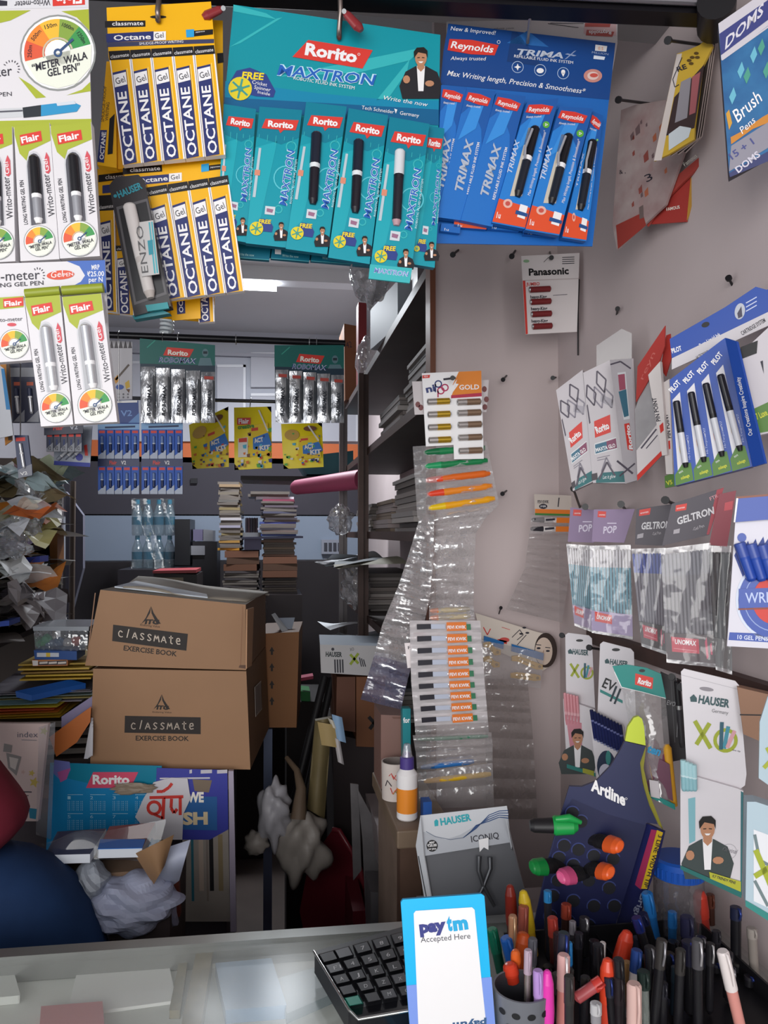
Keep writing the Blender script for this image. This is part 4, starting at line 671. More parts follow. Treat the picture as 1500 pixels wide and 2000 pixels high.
p_e = RW(1420, 1120, .56, 58); t = thing('pen_bag', 'bag of black pens half hidden behind the big dark headed bag', 'pen bag', p_e.p(1415, 1318))
penbag(t, p_e, [(1405, 965), (1438, 958), (1420, 1068), (1385, 1064)], M('#8c3a46', .45), ((1384, 1066), (1428, 1066), (1430, 1318), (1398, 1308)), 4, M('#26242a', .2), M('#1f1d22', .2), None, M('#2e2628', .4), lambda a, w_: a.poly(M('#c05058'), [(1416, 982), (1432, 978), (1430, 995), (1414, 998)], 1) if w_ == 0 else None)
# blue and white writing pack
p_f = RW(1470, 1110, .50, 62); DB = M('#2446a0', .3); t = thing('pen_bag', 'blue topped white bag of blue pens with a round red emblem', 'pen bag', p_f.p(1480, 1270))
b = B(); b.plate(p_f, [(1438, 972), (1560, 962), (1560, 1010), (1434, 1020)], .003, DB, off=.006); a = A(b, p_f, None, .006); a.poly(M('#8a5a4a'), [(1438, 970), (1560, 960), (1560, 964), (1438, 974)]); a.poly(WHITE, [(1438, 973), (1442, 973), (1436, 1020), (1433, 1020)], 2); b.build('header_card', t)
b = B(); b.plate(p_f, [(1436, 1020), (1560, 1010), (1560, 1270), (1420, 1262)], .006, M('#cfccd6', .3)); a = A(b, p_f)
for i in range(6): a.poly(M('#2c3f86'), [(1434+i*15, 1085-i*6), (1446+i*15, 1060-i*4), (1470+i*12, 1120), (1452+i*12, 1130)], 1)
a.ell(M('#cfd6e6'), 1515, 1172, 78, 80, k=2, n=36); a.ell(DB, 1515, 1172, 73, 75, k=3, n=36); a.ring(M('#8fa0d0'), 1515, 1172, 60, 62, 4, 36); a.ell(M('#cc4038'), 1515, 1172, 46, 48, k=5, n=30); a.poly(DB, [(1443, 1150), (1575, 1146), (1575, 1184), (1443, 1188)], 6); a.txt('WRITING', (1456, 1178), (1558, 1174), 20, M('#b9c6ea'), 7, .01); a.line(M('#8a4a3a'), [(1442, 1190), (1575, 1186)], 3, 7)
a.poly(DB, [(1425, 1235), (1560, 1240), (1560, 1258), (1423, 1250)], 2); a.txt('10 GEL PENS', (1440, 1248), (1500, 1252), 8, M('#cfd6ee'), 3, .02); a.ell(DB, 1449, 1050, 9, 9, k=2, n=14); b.build('bag', t)
for i in range(3):
    b = B(); penrod(b, p_f.p(1444+i*22, 1060+i*2, .004), p_f.p(1470+i*20, 1135, .004), .006, DB, M('#3a4f9c', .3), DB, DB, .4); b.build('pen', t)
# wooden batten under the bags
b = B(); q0, q1 = WALLP.p(1145, 1232, .018), WALLP.p(1560, 1345, .018); b.obox(V((WX-.018, q1.y, q0.z-.022)), V((.018, 0, 0)), V((0, q0.y-q1.y, 0)), V((0, 0, .024)), M('#4c3430', .5, 0, .3, 20)); b.build('wall_batten', None, 'dark wooden batten fixed along the wall beneath the pen bags', 'batten')
for x, y, x1, y1, lab in ((1143, 990, 1150, 1001, 'black peg holding the violet bag next to the sachet strip'), (1213, 985, 1222, 996, 'black peg holding the violet bag of pale blue pens'), (1300, 977, 1330, 990, 'long black peg between the two dark headed bags'), (1120, 955, 1133, 992, 'short red brown peg above the first violet bag')): peg(x, y, WALLP, x1, y1, lab, .0024, .075)
# ---------------------------------------------------------------- glass counter
CZ = .95; CT = Pl((0, 0, CZ), (0, 0, 1))
c0, c1 = CT.p(-40, 1871), CT.p(640, 1824); cdir = (c1-c0).normalized(); cfr = V((cdir.y, -cdir.x, 0))    # along the back edge; towards the customer
A0 = c0-cdir*.45; A1 = c0+cdir*1.5; CW = .62; LN = (A1-A0).length
ALU = M('#8f918f', .35, .7); GLS = clear('#d6dcd6', .14, .2, 0, 20, .012, .055)
t = thing('display_counter', 'glass topped shop counter running along the bottom edge', 'counter', (A0+A1)/2-V((0, 0, CZ)))
b = B(); o = A0-V((0, 0, .008)); b.obox(o+cdir*.0, cdir*LN, cfr*CW, V((0, 0, .008)), GLS); b.build('glass_top', t)
b = B(); b.obox(A0-V((0, 0, .03))-cfr*.012, cdir*LN, cfr*.022, V((0, 0, .034)), ALU); b.build('edge_frame', t, bev=.002)
b = B(); b.obox(A0-V((0, 0, .03))+cfr*(CW-.02), cdir*LN, cfr*.02, V((0, 0, .034)), ALU); b.build('edge_frame', t)
b = B(); b.obox(A0-V((0, 0, .95))-cfr*.012, cdir*LN, cfr*.02, V((0, 0, .92)), M('#5a4d47', .6, 0, .2, 20)); b.build('back_board', t)
b = B(); b.obox(A0-V((0, 0, .036)), cdir*LN, cfr*CW, V((0, 0, .006)), M('#eef0ea', .6, 0, .25, 5, h2='#b9beb6')); b.build('inner_shelf', t)
b = B(); b.obox(A0-V((0, 0, .95))+cfr*(CW-.02), cdir*LN, cfr*.012, V((0, 0, .80)), M('#6a605a', .6)); b.build('front_board', t)
dv = CT.p(372, 1900); dv = A0+cdir*((dv-A0).dot(cdir)); b = B(); b.obox(dv-V((0, 0, .03)), cdir*.022, cfr*CW, V((0, 0, .0215)), M('#8a7f62', .5, 0, .35, 40)); b.build('divider', t)
SH = Pl((0, 0, .9205), (0, 0, 1))
def shelfpack(px, h, m, label, name='boxed_pack', art=None):
    p = [SH.p(x, y) for x, y in px]; b = B(); b.prism([q_+V((0, 0, h)) for q_ in p], p, m); b.build(name, None, label, 'pack', None, None, .003)
shelfpack([(420, 1905), (530, 1895), (560, 1990), (440, 2000)], .016, M('#7f9fbe', .3, 0, .2, 20), 'blue clear pack lying inside the glass counter')
shelfpack([(80, 1985), (200, 1975), (205, 2040), (75, 2050)], .012, M('#c9868a', .4), 'pink edged pack inside the glass counter near the frame corner')
shelfpack([(540, 1930), (640, 1900), (650, 1960), (560, 2000)], .012, M('#6f7f86', .3), 'grey pack lying inside the glass counter beside the blue one')
shelfpack([(-60, 1890), (20, 1888), (40, 1960), (-60, 1970)], .01, M('#d8dcd6', .4), 'pale sheet pack inside the counter by the divided corner')
shelfpack([(150, 1905), (330, 1890), (345, 1960), (130, 1990)], .004, M('#eceeea', .4), 'broad white sheet lying inside the counter before the divider')
shelfpack([(395, 1872), (500, 1866), (505, 1888), (395, 1893)], .006, M('#d6d9d4', .4), 'white packet inside the counter just past the divider')
shelfpack([(352, 1880), (368, 1880), (352, 1990), (330, 1990)], .01, M('#8f876c', .4, 0, .4, 60), 'strip of brown sachets inside the counter along the divider')
# numeric keyboard
kz = Pl((0, 0, .962), (0, 0, 1)); KT = Pl((0, 0, .978), (0, 0, 1)); KF = quad((613, 1858), (830, 1798), (880, 1935), (682, 1972))
t = thing('keyboard', 'black keyboard with worn keys lying on the glass beside the blue payment stand', 'keyboard', CT.p(720, 1900))
b = B(); P_ = [KT.p(*KF(u, v)) for u, v in ((0, 0), (1, 0), (1, 1), (0, 1))]; b.prism(P_, [p-V((0, 0, .025)) for p in P_], M('#26262a', .35)); b.build('keyboard_body', t, bev=.003)
b = B(); P_ = [KT.p(*KF(u, v)) for u, v in ((0, 1), (1, 1), (1, 1.16), (.03, 1.16))]; b.prism(P_, [p-V((0, 0, .025)) for p in P_], M('#1b1b1f', .15)); b.build('wrist_edge', t, bev=.002)
b = B(); b.tube([KT.p(*KF(u, v), .001) for u, v in ((0, 0), (0, 1), (.03, 1.17), (1, 1.17))], .0018, M('#c9cac8', .2, .9)); b.build('chrome_trim', t)
KEY = M('#2b2b30', .4); KEYL = M('#4c4d52', .35); KTX = M('#c9c9cb', .5)
rowsK = [[('', .02), ('', .16), ('7', .33), ('8', .5), ('9', .67), ('-', .84)], [('F1', .02), ('4', .18), ('5', .34), ('6', .51), ('U', .67), ('O', .84)], [('A', .02), ('J', .17), ('K', .35), ('L', .52), ('P', .68), (';', .84)], [('', .02), ('D', .19), ('Z', .36), ('X', .52), ('W', .7), ('E', .85)], [('', .02), ('', .2), ('M', .36), ('C', .53), ('V', .7), ('B', .85)]]
for r_, L_ in enumerate(rowsK):
    for c_, (ch, u) in enumerate(L_):
        v = .06+r_*.185; q4 = [KF(u, v), KF(u+.14, v), KF(u+.14, v+.15), KF(u, v+.15)]; m = M('#2f8f7c', .4) if (r_, c_) == (4, 0) else (KEYL if (r_+c_) % 5 == 1 else KEY)
        b = B(); fr = [KT.p(*p, .006) for p in q4]; ct = sum(fr, V())/4; bk = [KT.p(*p) for p in q4]; b.prism([p.lerp(ct, .16) for p in fr], bk, m); a = A(b, KT, quad(*q4), .006)
        if ch: a.txt(ch, (.38, .7), (.38+.24*min(2, len(ch)), .68), 7, KTX, 1)
        b.build('key', t)
# payment stand
yp_ = FR(870, 1880, .80, 3, -6); t = thing('payment_stand', 'bright cyan and white payment stand at the front of the counter', 'payment stand', yp_.p(890, 2040))
CY = M('#18b8f0', .35); LV = M('#7f9ce8', .35)
b = B(); b.plate(yp_, [(783, 1763), (787, 1757), (940, 1746), (946, 1750), (958, 1905), (972, 2060), (806, 2075), (794, 1925)], .004, CY, M('#2f9fd0')); a = A(b, yp_)
a.poly(LV, [(794, 1925), (960, 1908), (972, 2060), (806, 2075)], 1); a.poly(WHITE, [(808, 1784), (812, 1779), (922, 1772), (927, 1777), (940, 1910), (956, 2060), (820, 2075)], 2)
PN = M('#3a3f86'); PC = M('#25a9dc'); a.txt('pay', (820, 1822), (872, 1816), 22, PN, 3, .06); a.txt('t', (874, 1817), (884, 1816), 28, PC, 3, .06); a.txt('m', (886, 1817), (915, 1813), 25, PC, 3, .06); a.txt('Accepted Here', (822, 1841), (919, 1833), 11, M('#55565e'), 3); a.txt('paytm', (950, 1992), (884, 1998), 12, M('#3a5f8a'), 3, .04, 0, (0, 1))
b.build('stand_card', t); b = B(); b.obox(yp_.p(806, 2060, -.05)*1, Rt*.095, Fw*.06, V((0, 0, .01)), CY)
b = B(); p = yp_.p(880, 2052, -.004); b.box((p.x-.05, p.y-.01, CZ+.0005), (p.x+.05, p.y+.05, CZ+.012), CY); b.build('stand_foot', t, bev=.002)
# wooden cabinet that closes the counter end, bottle and mug on it
WD = M('#5a4438', .5, 0, .3, 20, .02, stretch=(1, .2, 1)); xw = at(782, 1610, 1.3).x; ZW = at(782, 1606, 1.3).z
t = thing('wooden_cabinet', 'brown wooden cabinet against the wall end, bottle and mug standing on it', 'cabinet', (xw+.15, 1.4, 0))
b = B(); b.box((xw-.012, 1.262, ZW-.03), (xw+.085, 1.58, ZW), M('#7d6a58', .5, 0, .2, 15)); b.build('cabinet_top', t, bev=.003)
b = B(); b.box((xw, 1.275, 0), (xw+.08, 1.57, ZW-.03), M('#8f7a6c', .6, 0, .25, 18)); b.build('cabinet_body', t); b = B(); b.box((xw-.006, 1.268, 0), (xw+.03, 1.3, ZW-.03), WD); b.build('corner_post', t); b = B(); b.box((xw+.02, 1.125, 0), (WX-.005, 1.26, .902), M('#8a8182', .7)); b.build('cabinet_ledge', t)
def upright(px, y0, y1, Y): 
    p, q_ = at(px, y0, Y), at(px, y1, Y); return V((p.x, p.y, p.z)), V((p.x, p.y, q_.z))
p0, p1 = upright(795, 1605, 1452, 1.315); p0.z = ZW+.0005; WB2 = M('#e6e2e2', .35); OL = M('#e58a2a', .4); PU = M('#4a3a80', .35)
t = thing('glue_bottle', 'white bottle with orange label and purple nozzle collar on the wooden cabinet', 'bottle', p0)
b = B(); b.lathe(p0, p1, [(0, .016, WB2), (.02, .018, WB2), (.1, .018, OL), (.42, .018, WB2), (.6, .018, WB2), (.66, .0125, WB2), (.68, .011, None)], 18); b.build('bottle_body', t)
b = B(); L_ = p1-p0; b.lathe(p0+L_*.67, p1, [(0, .0125, PU), (.45, .012, PU), (.5, .007, PU), (.62, .005, PU), (.65, .005, None)], 16); b.build('nozzle_collar', t)
b = B(); b.lathe(p0+L_*.83, p1, [(0, .0095, clear('#cfc9d6', .3)), (.9, .006, clear('#cfc9d6', .3)), (1, .004, None)], 16); b.build('clear_cap', t)
p0, p1 = upright(772, 1590, 1486, 1.42); p0.z = ZW+.0005; t = thing('pen_mug', 'white paper mug with red scribbles behind the glue bottle', 'mug', p0); MW = M('#cfc4bd', .5)
b = B(); r = .026; b.lathe(p0, p1, [(0, r*.95, MW), (1, r, MW), (1, r*.9, M('#7a706c')), (.1, r*.86, None)], 24)
for k, (dz, da, m) in enumerate(((.7, -.6, RED), (.66, -.4, RED), (.3, -.5, RED), (.28, -.15, M('#3a3a46')), (.35, .1, RED), (.5, -.9, INK), (.24, -.3, M('#c9a42a')))):
    c = p0.lerp(p1, dz); aa = math.radians(-90)+da; pr = [c+V((math.cos(aa+q_*.16)*(r+.0006), math.sin(aa+q_*.16)*(r+.0006), (.006*math.sin(q_*2.2+k)))) for q_ in range(4)]; b.tube(pr, .0008, m, 5)
b.build('mug_body', t)
b = B(); b.box((p0.x+.03, 1.305, ZW), (p0.x+.045, 1.33, ZW+.03), M('#2a5aa8')); b.build('eraser_block', None, 'small blue block wedged between glue bottle and mug', 'eraser')
# silver display carton
hp2 = FR(905, 1640, 1.16, 4, -10); hp3 = FR(905, 1700, 1.155, 4, -14)
t = thing('display_carton', 'open silver grey pen carton standing behind the payment stand', 'carton', hp3.p(900, 1800))
b = B(); b.plate(hp2, [(821, 1593), (990, 1574), (998, 1645), (828, 1672)], .002, M('#b3b6bd', .4)); a = A(b, hp2)
a.poly(M('#c9cbd0', .4), [(821, 1593), (990, 1574), (993, 1592), (950, 1600), (900, 1630), (870, 1640), (826, 1624)]); TQ = M('#1fa3ae'); a.txt('HAUSER', (861, 1612), (921, 1602), 13, TQ, 3, .04); a.poly(TQ, [(848, 1604), (852, 1600), (856, 1603), (856, 1613), (849, 1614)], 3)
DBW = M('#2a4a7c')
for i in range(4): a.line(DBW, [(905+4*i, 1636-i*3), (930, 1618-i*2), (955, 1596-i*0+i*4-4), (975, 1588+i*4-4), (993, 1585+i*5-2)], 1.7, 3)
a.line(M('#6a7488'), [(832, 1624), (850, 1634), (880, 1640), (906, 1636)], 1.2, 3); a.txt('ICONIQ', (921, 1645), (975, 1637), 12, INK, 3, .01); a.ell(BLACK, 844, 1652, 11, 11.5, k=3); a.txt('MRP', (839, 1648), (849, 1647), 4, WHITE, 4, .02); a.txt('₹20.00', (835, 1654), (853, 1653), 5, WHITE, 4, .03); a.txt('per piece', (837, 1660), (852, 1659), 4, WHITE, 4, .02); b.build('lid_panel', t)
b = B(); b.plate(hp3, [(828, 1672), (998, 1645), (1026, 1742), (1030, 1800), (850, 1820)], .002, M('#5d5e63', .5)); b.build('inner_panel', t)
for nm, px in (('left', [(821, 1593), (828, 1672), (852, 1812), (838, 1812), (812, 1652)]), ('right', [(990, 1600), (998, 1645), (1030, 1800), (1034, 1772), (1020, 1718)])):
    b = B(); s_ = FR(900, 1650, 1.13, 55 if nm == 'left' else -55); s_ = Pl(hp2.p(*px[1], .004), s_.n*1); b.plate(s_, px, .002, M('#c3c5ca', .4)); A(b, s_).line(M('#45464a'), [(817, 1672), (840, 1790)] if nm == 'left' else [(1000, 1655), (1024, 1740)], 2); b.build('side_panel', t)
b = B(); b.plate(hp2, [(935, 1640), (954, 1636), (954, 1660), (945, 1655), (937, 1664)], .001, WHITE, off=.004); b.build('paper_tab', t)
t = thing('scissors', 'dark grey scissors lying open in the silver carton', 'scissors', hp3.p(945, 1740))
for pts in (((936, 1672), (935, 1700), (944, 1730), (966, 1770)), ((957, 1674), (958, 1696), (946, 1728), (934, 1752))):
    b = B(); b.tube([hp3.p(x, y, .012) for x, y in pts], [.004, .0035, .003, .0025], M('#55565a', .3, .6)); b.build('blade', t)
# ---------------------------------------------------------------- carded pens on the lower wall
GW = M('#d9d4d8', .4); LIM2 = M('#9ba52a', .45)
def xo(a, x0, y0, s_, skew=.1):
    K = lambda u, v: (x0+u*s_, y0+v*s_+u*s_*skew)
    a.line(LIM2, [K(0, 0), K(.62, 1)], s_*.17, 2); a.line(LIM2, [K(.58, .02), K(.06, .92)], s_*.17, 2); c = K(1.2, .62)
    a.ring(LIM2, c[0], c[1], s_*.34, s_*.48, 2, 22)
    for i, m in enumerate((M('#2f5a6a'), M('#3f8a9c'), M('#d09aa0'))): a.line(m, [K(1.02+.12*i, 1.0-.05*i), K(1.06+.25*i, -.08+.14*i)], s_*.15, 3)
def hauser(a, x0, y0, x1, y1, h): a.txt('HAUSER', (x0+(x1-x0)*.16, y0+(y1-y0)*.16), (x1, y1), h, M('#3a565a'), 2, .04); a.poly(M('#3a565a'), [(x0-h*.3, y0-h*.6), (x0+h*.2, y0-h), (x0+h*.6, y0-h*.5), (x0+h*.6, y0), (x0-h*.2, y0-h*.02)], 2)
w1 = RW(1130, 1380, .555, 60); t = thing('pen_card', 'small white hanging card of pink pens at the wall corner', 'pen card', w1.p(1130, 1515))
b = B(); b.plate(w1, [(1104, 1240), (1110, 1236), (1150, 1241), (1156, 1247), (1163, 1400), (1106, 1370)], .002, GW); a = A(b, w1); hauser(a, 1112, 1277, 1149, 1280, 10); xo(a, 1114, 1296, 27, .05); a.ell(BLACK, 1132, 1251, 7, 2.5); b.build('header_card', t)
b = B(); b.plate(w1, [(1100, 1365), (1162, 1386), (1163, 1516), (1107, 1499)], .012, GW, off=.012); a = A(b, w1, None, .012); a.poly(M('#c98490'), [(1106, 1404), (1136, 1412), (1137, 1472), (1114, 1466)], 1); man(a, 1128, 1424, 88, 2, M('#3c4444')); a.poly(M('#2c7f78'), [(1107, 1492), (1163, 1510), (1163, 1517), (1107, 1500)], 8); a.poly(M('#a9a83a'), [(1138, 1500), (1160, 1506), (1160, 1516), (1138, 1509)], 9); b.build('pen_box', t)
for i in range(5):
    b = B(); x = 1103+i*6; penrod(b, w1.p(x, 1353+i*1.5, .016), w1.p(x+6, 1450, .006), .0028, M('#d08a94', .3), M('#dd9aa2', .3), None, M('#e6b4ba'), .4, 8); b.build('pen', t)
w2 = RW(1200, 1400, .55, 58); t = thing('pen_card', 'white hanging card of navy pens behind the teal topped bag', 'pen card', w2.p(1195, 1530))
b = B(); b.plate(w2, [(1172, 1258), (1178, 1253), (1232, 1267), (1238, 1274), (1243, 1440), (1166, 1420)], .002, GW); a = A(b, w2); hauser(a, 1184, 1296, 1226, 1302, 10); a.txt('EV', (1175, 1341), (1197, 1351), 19, BLACK, 2, .02); a.line(M('#2f3a44'), [(1192, 1370), (1204, 1340)], 4, 3); a.line(M('#2f3a44'), [(1200, 1375), (1212, 1345)], 4, 3); a.poly(M('#3a8a84'), [(1172, 1346), (1216, 1368), (1216, 1374), (1172, 1352)], 2); a.ell(BLACK, 1203, 1269, 8, 3); b.build('header_card', t)
b = B(); b.plate(w2, [(1152, 1395), (1218, 1420), (1230, 1545), (1166, 1530)], .012, GW, off=.01); a = A(b, w2, None, .01); a.ell(M('#22304a'), 1184, 1496, 18, 30); a.ell(M('#3a8a84'), 1188, 1480, 5, 14, k=2); a.ell(M('#c9c7d6'), 1182, 1508, 12, 16, k=3); b.build('pen_box', t)
for i in range(10):
    b = B(); x = 1155+i*6.2; penrod(b, w2.p(x, 1386+i*3.2, .016), w2.p(x+8, 1446+i*3.2, .012), .0032, M('#232a5a', .2), M('#1c2148', .2), M('#8f96b8'), M('#6a70a0'), .35, 8); b.build('pen', t)
w3 = RW(1260, 1440, .515, 60); t = thing('crayon_bag', 'teal topped clear bag of yellow and purple crayon sticks', 'crayon bag', w3.p(1265, 1580)); TT = M('#11847c', .4)
b = B(); b.plate(w3, [(1196, 1301), (1224, 1298), (1262, 1304), (1291, 1316), (1301, 1365), (1256, 1352), (1213, 1342)], .002, TT); a = A(b, w3); a.poly(RED, [(1241, 1315), (1276, 1324), (1274, 1346), (1240, 1337)]); a.txt('Rorito', (1245, 1334), (1271, 1341), 11, WHITE, 2, .04); a.line(WHITE, [(1200, 1312), (1214, 1342), (1256, 1352), (1300, 1364)], 1.2); a.ell(BLACK, 1254, 1310, 6, 3, k=2); b.build('header_card', t)
bf = quad((1215, 1343), (1300, 1364), (1319, 1582), (1254, 1550))
b = B(); b.grid(lambda u, v: w3.p(*bf(u, v), .014*math.sin(math.pi*u)+.003*math.sin(11*v+5*u)), 10, 14, FILM); b.build('bag', t)
for i, (u, m) in enumerate(((.3, M('#8a5a72')), (.45, M('#e0a52a')), (.6, M('#6f3a4c')), (.75, M('#7a4258')), (.92, M('#e0a52a')))):
    b = B(); b.lathe(w3.p(*bf(u, .42+.06*(i % 2)), .002), w3.p(*bf(u+.02, .97), .002), [(0, .003, m), (.06, .006, m), (1, .006, None)], 10); b.build('crayon_stick', t)
b = B(); b.plate(w3, [(1268, 1523), (1286, 1526), (1289, 1560), (1271, 1556)], .001, M('#c9c2c6'), off=.02); b.plate(w3, [bf(0, .95), bf(1, .95), bf(1, 1), bf(0, 1)], .001, TT, off=.016); b.plate(w3, [bf(.35, .55), bf(.95, .6), bf(.95, .93), bf(.45, .9)], .001, M('#6a3a50', .4), off=.011); a = A(b, w3, None, .016); a.txt('ten', (1262, 1468), (1288, 1476), 15, M('#2a8fc0'), 4, .05, .1); b.build('printed_label', t)
w4 = RW(1320, 1400, .575, 60); t = thing('pen_card', 'black hanging pen card partly hidden behind the teal topped bag', 'pen card', w4.p(1320, 1500))
b = B(); b.plate(w4, [(1290, 1312), (1328, 1330), (1343, 1482), (1300, 1490), (1292, 1400)], .004, M('#2b272c', .35)); a = A(b, w4); a.txt('EVO', (1302, 1376), (1318, 1380), 9, M('#b9b6ba'), 2); a.line(M('#8f8d92'), [(1318, 1314), (1326, 1350), (1322, 1440)], 1.6, 2); a.line(M('#6a686c'), [(1310, 1320), (1318, 1450)], 1, 2); b.build('card', t)
b = B(); penrod(b, w4.p(1322, 1330, .007), w4.p(1332, 1460, .007), .004, M('#3a383c', .2), M('#1d1b1f', .2), None, STEEL, .4); b.build('pen', t)
w5 = RW(1390, 1560, .53, 62); t = thing('pen_card', 'big white hanging card with blue pens and a printed man in a jacket', 'pen card', w5.p(1390, 1750))
b = B(); b.plate(w5, [(1330, 1312), (1336, 1306), (1436, 1330), (1443, 1338), (1458, 1512), (1455, 1534), (1440, 1545), (1342, 1512)], .002, GW); a = A(b, w5); a.line(M('#b9b4ba'), [(1330, 1318), (1440, 1346)], 1); hauser(a, 1352, 1371, 1424, 1382, 15); a.txt('Germany', (1390, 1391), (1422, 1396), 7, M('#6a686c'), 2); xo(a, 1357, 1408, 50, .12); a.ell(M('#8f8a90'), 1380, 1346, 14, 4, rot=-8); a.txt('fine tip', (1430, 1466), (1446, 1469), 3, INK, 2); b.build('header_card', t)
b = B(); b.plate(w5, [(1329, 1490), (1342, 1512), (1440, 1540), (1452, 1545), (1448, 1754), (1329, 1697)], .016, GW, off=.006); a = A(b, w5, None, .006); a.poly(M('#7fb4be'), [(1344, 1560), (1358, 1557), (1358, 1642), (1346, 1648)], 1); man(a, 1382, 1595, 122, 2, M('#3a4443')); a.ring(M('#a9a4aa'), 1424, 1663, 14, 15, 1, 18); a.txt('Original', (1410, 1662), (1438, 1668), 9, M('#8a858c'), 2, 0, .2)
a.poly(M('#1f6a66'), [(1329, 1690), (1448, 1742), (1448, 1754), (1329, 1698)], 8); a.poly(M('#b4b532'), [(1385, 1703), (1447, 1722), (1447, 1742), (1387, 1716)], 9); a.txt('0.7 TRENDY PENS', (1391, 1713), (1436, 1727), 5, INK, 10, .02); a.poly(M('#2f6a70'), [(1447, 1545), (1452, 1548), (1449, 1752), (1446, 1740)], 1); b.build('pen_box', t)
for i in range(4):
    b = B(); x = 1334+i*7; penrod(b, w5.p(x, 1484+i*3, .014), w5.p(x+2, 1545, .012), .0035, M('#8fbcc4', .25), M('#a9d0d6', .25), None, M('#c9e2e6'), .5, 8); b.build('pen', t)
peg(1098, 1241, WALLP, 1130, 1250, 'black peg through the small white card of pink pens', .0022, .07); peg(1152, 1265, WALLP, 1206, 1274, 'black peg through the white card of navy pens', .0022, .08); peg(1332, 1342, WALLP, 1392, 1346, 'black peg through the big white pen card', .0022, .1)
CB = M('#96715a', .6, 0, .08, 12)
bx = RW(1470, 1390, .565, 60); b = B(); b.plate(bx, [(1440, 1342), (1560, 1370), (1560, 1480), (1452, 1434)], .02, CB); A(b, bx).line(BLACK, [(1445, 1396), (1560, 1398)], 2.5); b.build('cardboard_sheet', None, 'brown cardboard sheet behind the big white pen card', 'cardboard')
w6 = RW(1490, 1600, .47, 64); t = thing('pen_card', 'pale blue framed pen card cut off by the frame edge', 'pen card', w6.p(1490, 1800)); LB = M('#a9bcc6', .4)
b = B(); b.plate(w6, [(1484, 1410), (1500, 1360), (1580, 1380), (1580, 1590), (1482, 1520)], .003, LB); a = A(b, w6); a.line(LIM2, [(1498, 1460), (1520, 1500)], 8, 2); a.line(LIM2, [(1492, 1500), (1520, 1470)], 8, 2); b.build('header_card', t)
b = B(); b.plate(w6, [(1459, 1566), (1476, 1566), (1580, 1600), (1580, 1840), (1456, 1765)], .02, LB, off=.012); a = A(b, w6, None, .012); a.poly(M('#d9dade'), [(1472, 1620), (1580, 1660), (1580, 1810), (1472, 1760)]); a.line(LIM2, [(1476, 1660), (1510, 1740)], 11, 3); a.line(LIM2, [(1474, 1712), (1510, 1690)], 11, 3); a.line(M('#6a7a7c'), [(1474, 1630), (1484, 1680), (1520, 1700)], 6, 2); a.line(M('#6a7a7c'), [(1474, 1720), (1500, 1770)], 6, 2); a.poly(M('#2a7f78'), [(1456, 1758), (1580, 1830), (1580, 1850), (1456, 1770)], 3); b.build('pen_box', t)
# ---------------------------------------------------------------- navy marker stand
ap = FR(1170, 1620, 1.0, 18, 0); NV = M('#23284f', .4); NV2 = M('#1b1f44', .35)
t = thing('marker_stand', 'navy cardboard marker stand shaped like a highlighter with lime tip', 'marker stand', ap.p(1160, 1860))
b = B(); b.plate(ap, [(1220, 1448), (1261, 1458), (1250, 1490), (1254, 1527), (1268, 1573), (1285, 1610), (1262, 1607), (1190, 1846), (1034, 1846), (1070, 1680), (1097, 1585), (1112, 1536), (1136, 1537), (1163, 1527), (1193, 1496), (1212, 1464)], .006, NV); a = A(b, ap)
a.poly(NV2, [(1118, 1560), (1185, 1590), (1262, 1612), (1230, 1720), (1190, 1845), (1036, 1845), (1070, 1690), (1097, 1590)]); a.txt('Artline', (1154, 1543), (1221, 1574), 22, WHITE, 3, .04, 0, (.05, -1)); a.ring(WHITE, 1223, 1560, 1.6, 2.4, 3, 10)
HL = M('#0c0d18', .6); HR = M('#3a4478', .3)
for (x, y) in ((1118, 1588), (1135, 1605), (1102, 1652), (1130, 1660), (1092, 1676), (1160, 1672), (1198, 1678), (1120, 1690), (1090, 1720), (1150, 1720), (1190, 1735), (1080, 1750), (1120, 1760), (1160, 1770), (1200, 1770), (1075, 1790), (1110, 1800), (1150, 1808)): a.ring(HR, x, y, 12, 14.5, 2, 16, 20, 200); a.ell(HL, x, y, 12.5, 12, k=3, n=18)
b.build('front_panel', t)
b = B(); b.plate(ap, [(1221, 1447), (1226, 1420), (1238, 1402), (1247, 1399), (1254, 1404), (1258, 1420), (1261, 1456)], .008, M('#c6d63c', .4), off=.002); b.build('lime_tip', t)
b = B(); b.plate(ap, [(1254, 1457), (1262, 1459), (1257, 1500), (1268, 1550), (1282, 1585), (1296, 1622), (1287, 1612), (1270, 1580), (1258, 1540), (1249, 1490)], .005, M('#8f8a24', .4), off=-.003); b.build('side_stripe', t)
as_ = RW(1270, 1680, ap.p(1255, 1650).x+.01, 25); b = B(); b.plate(as_, [(1262, 1608), (1296, 1624), (1280, 1690), (1262, 1740), (1234, 1838), (1194, 1838)], .004, M('#252a5c', .3)); a = A(b, as_)
a.poly(M('#a8325c'), [(1272, 1620), (1283, 1622), (1252, 1738), (1240, 1728)]); a.poly(M('#d8b52a'), [(1283, 1621), (1295, 1626), (1264, 1736), (1252, 1736)], 1); a.txt('3 LINE WIDTH TIP', (1286, 1630), (1257, 1732), 8, INK, 2, .02); a.txt('Bright liner', (1252, 1745), (1216, 1850), 11, M('#9aa0b8'), 2, .02); a.line(M('#8088c0'), [(1254, 1616), (1204, 1800)], 1.4, 2); b.build('side_panel', t)
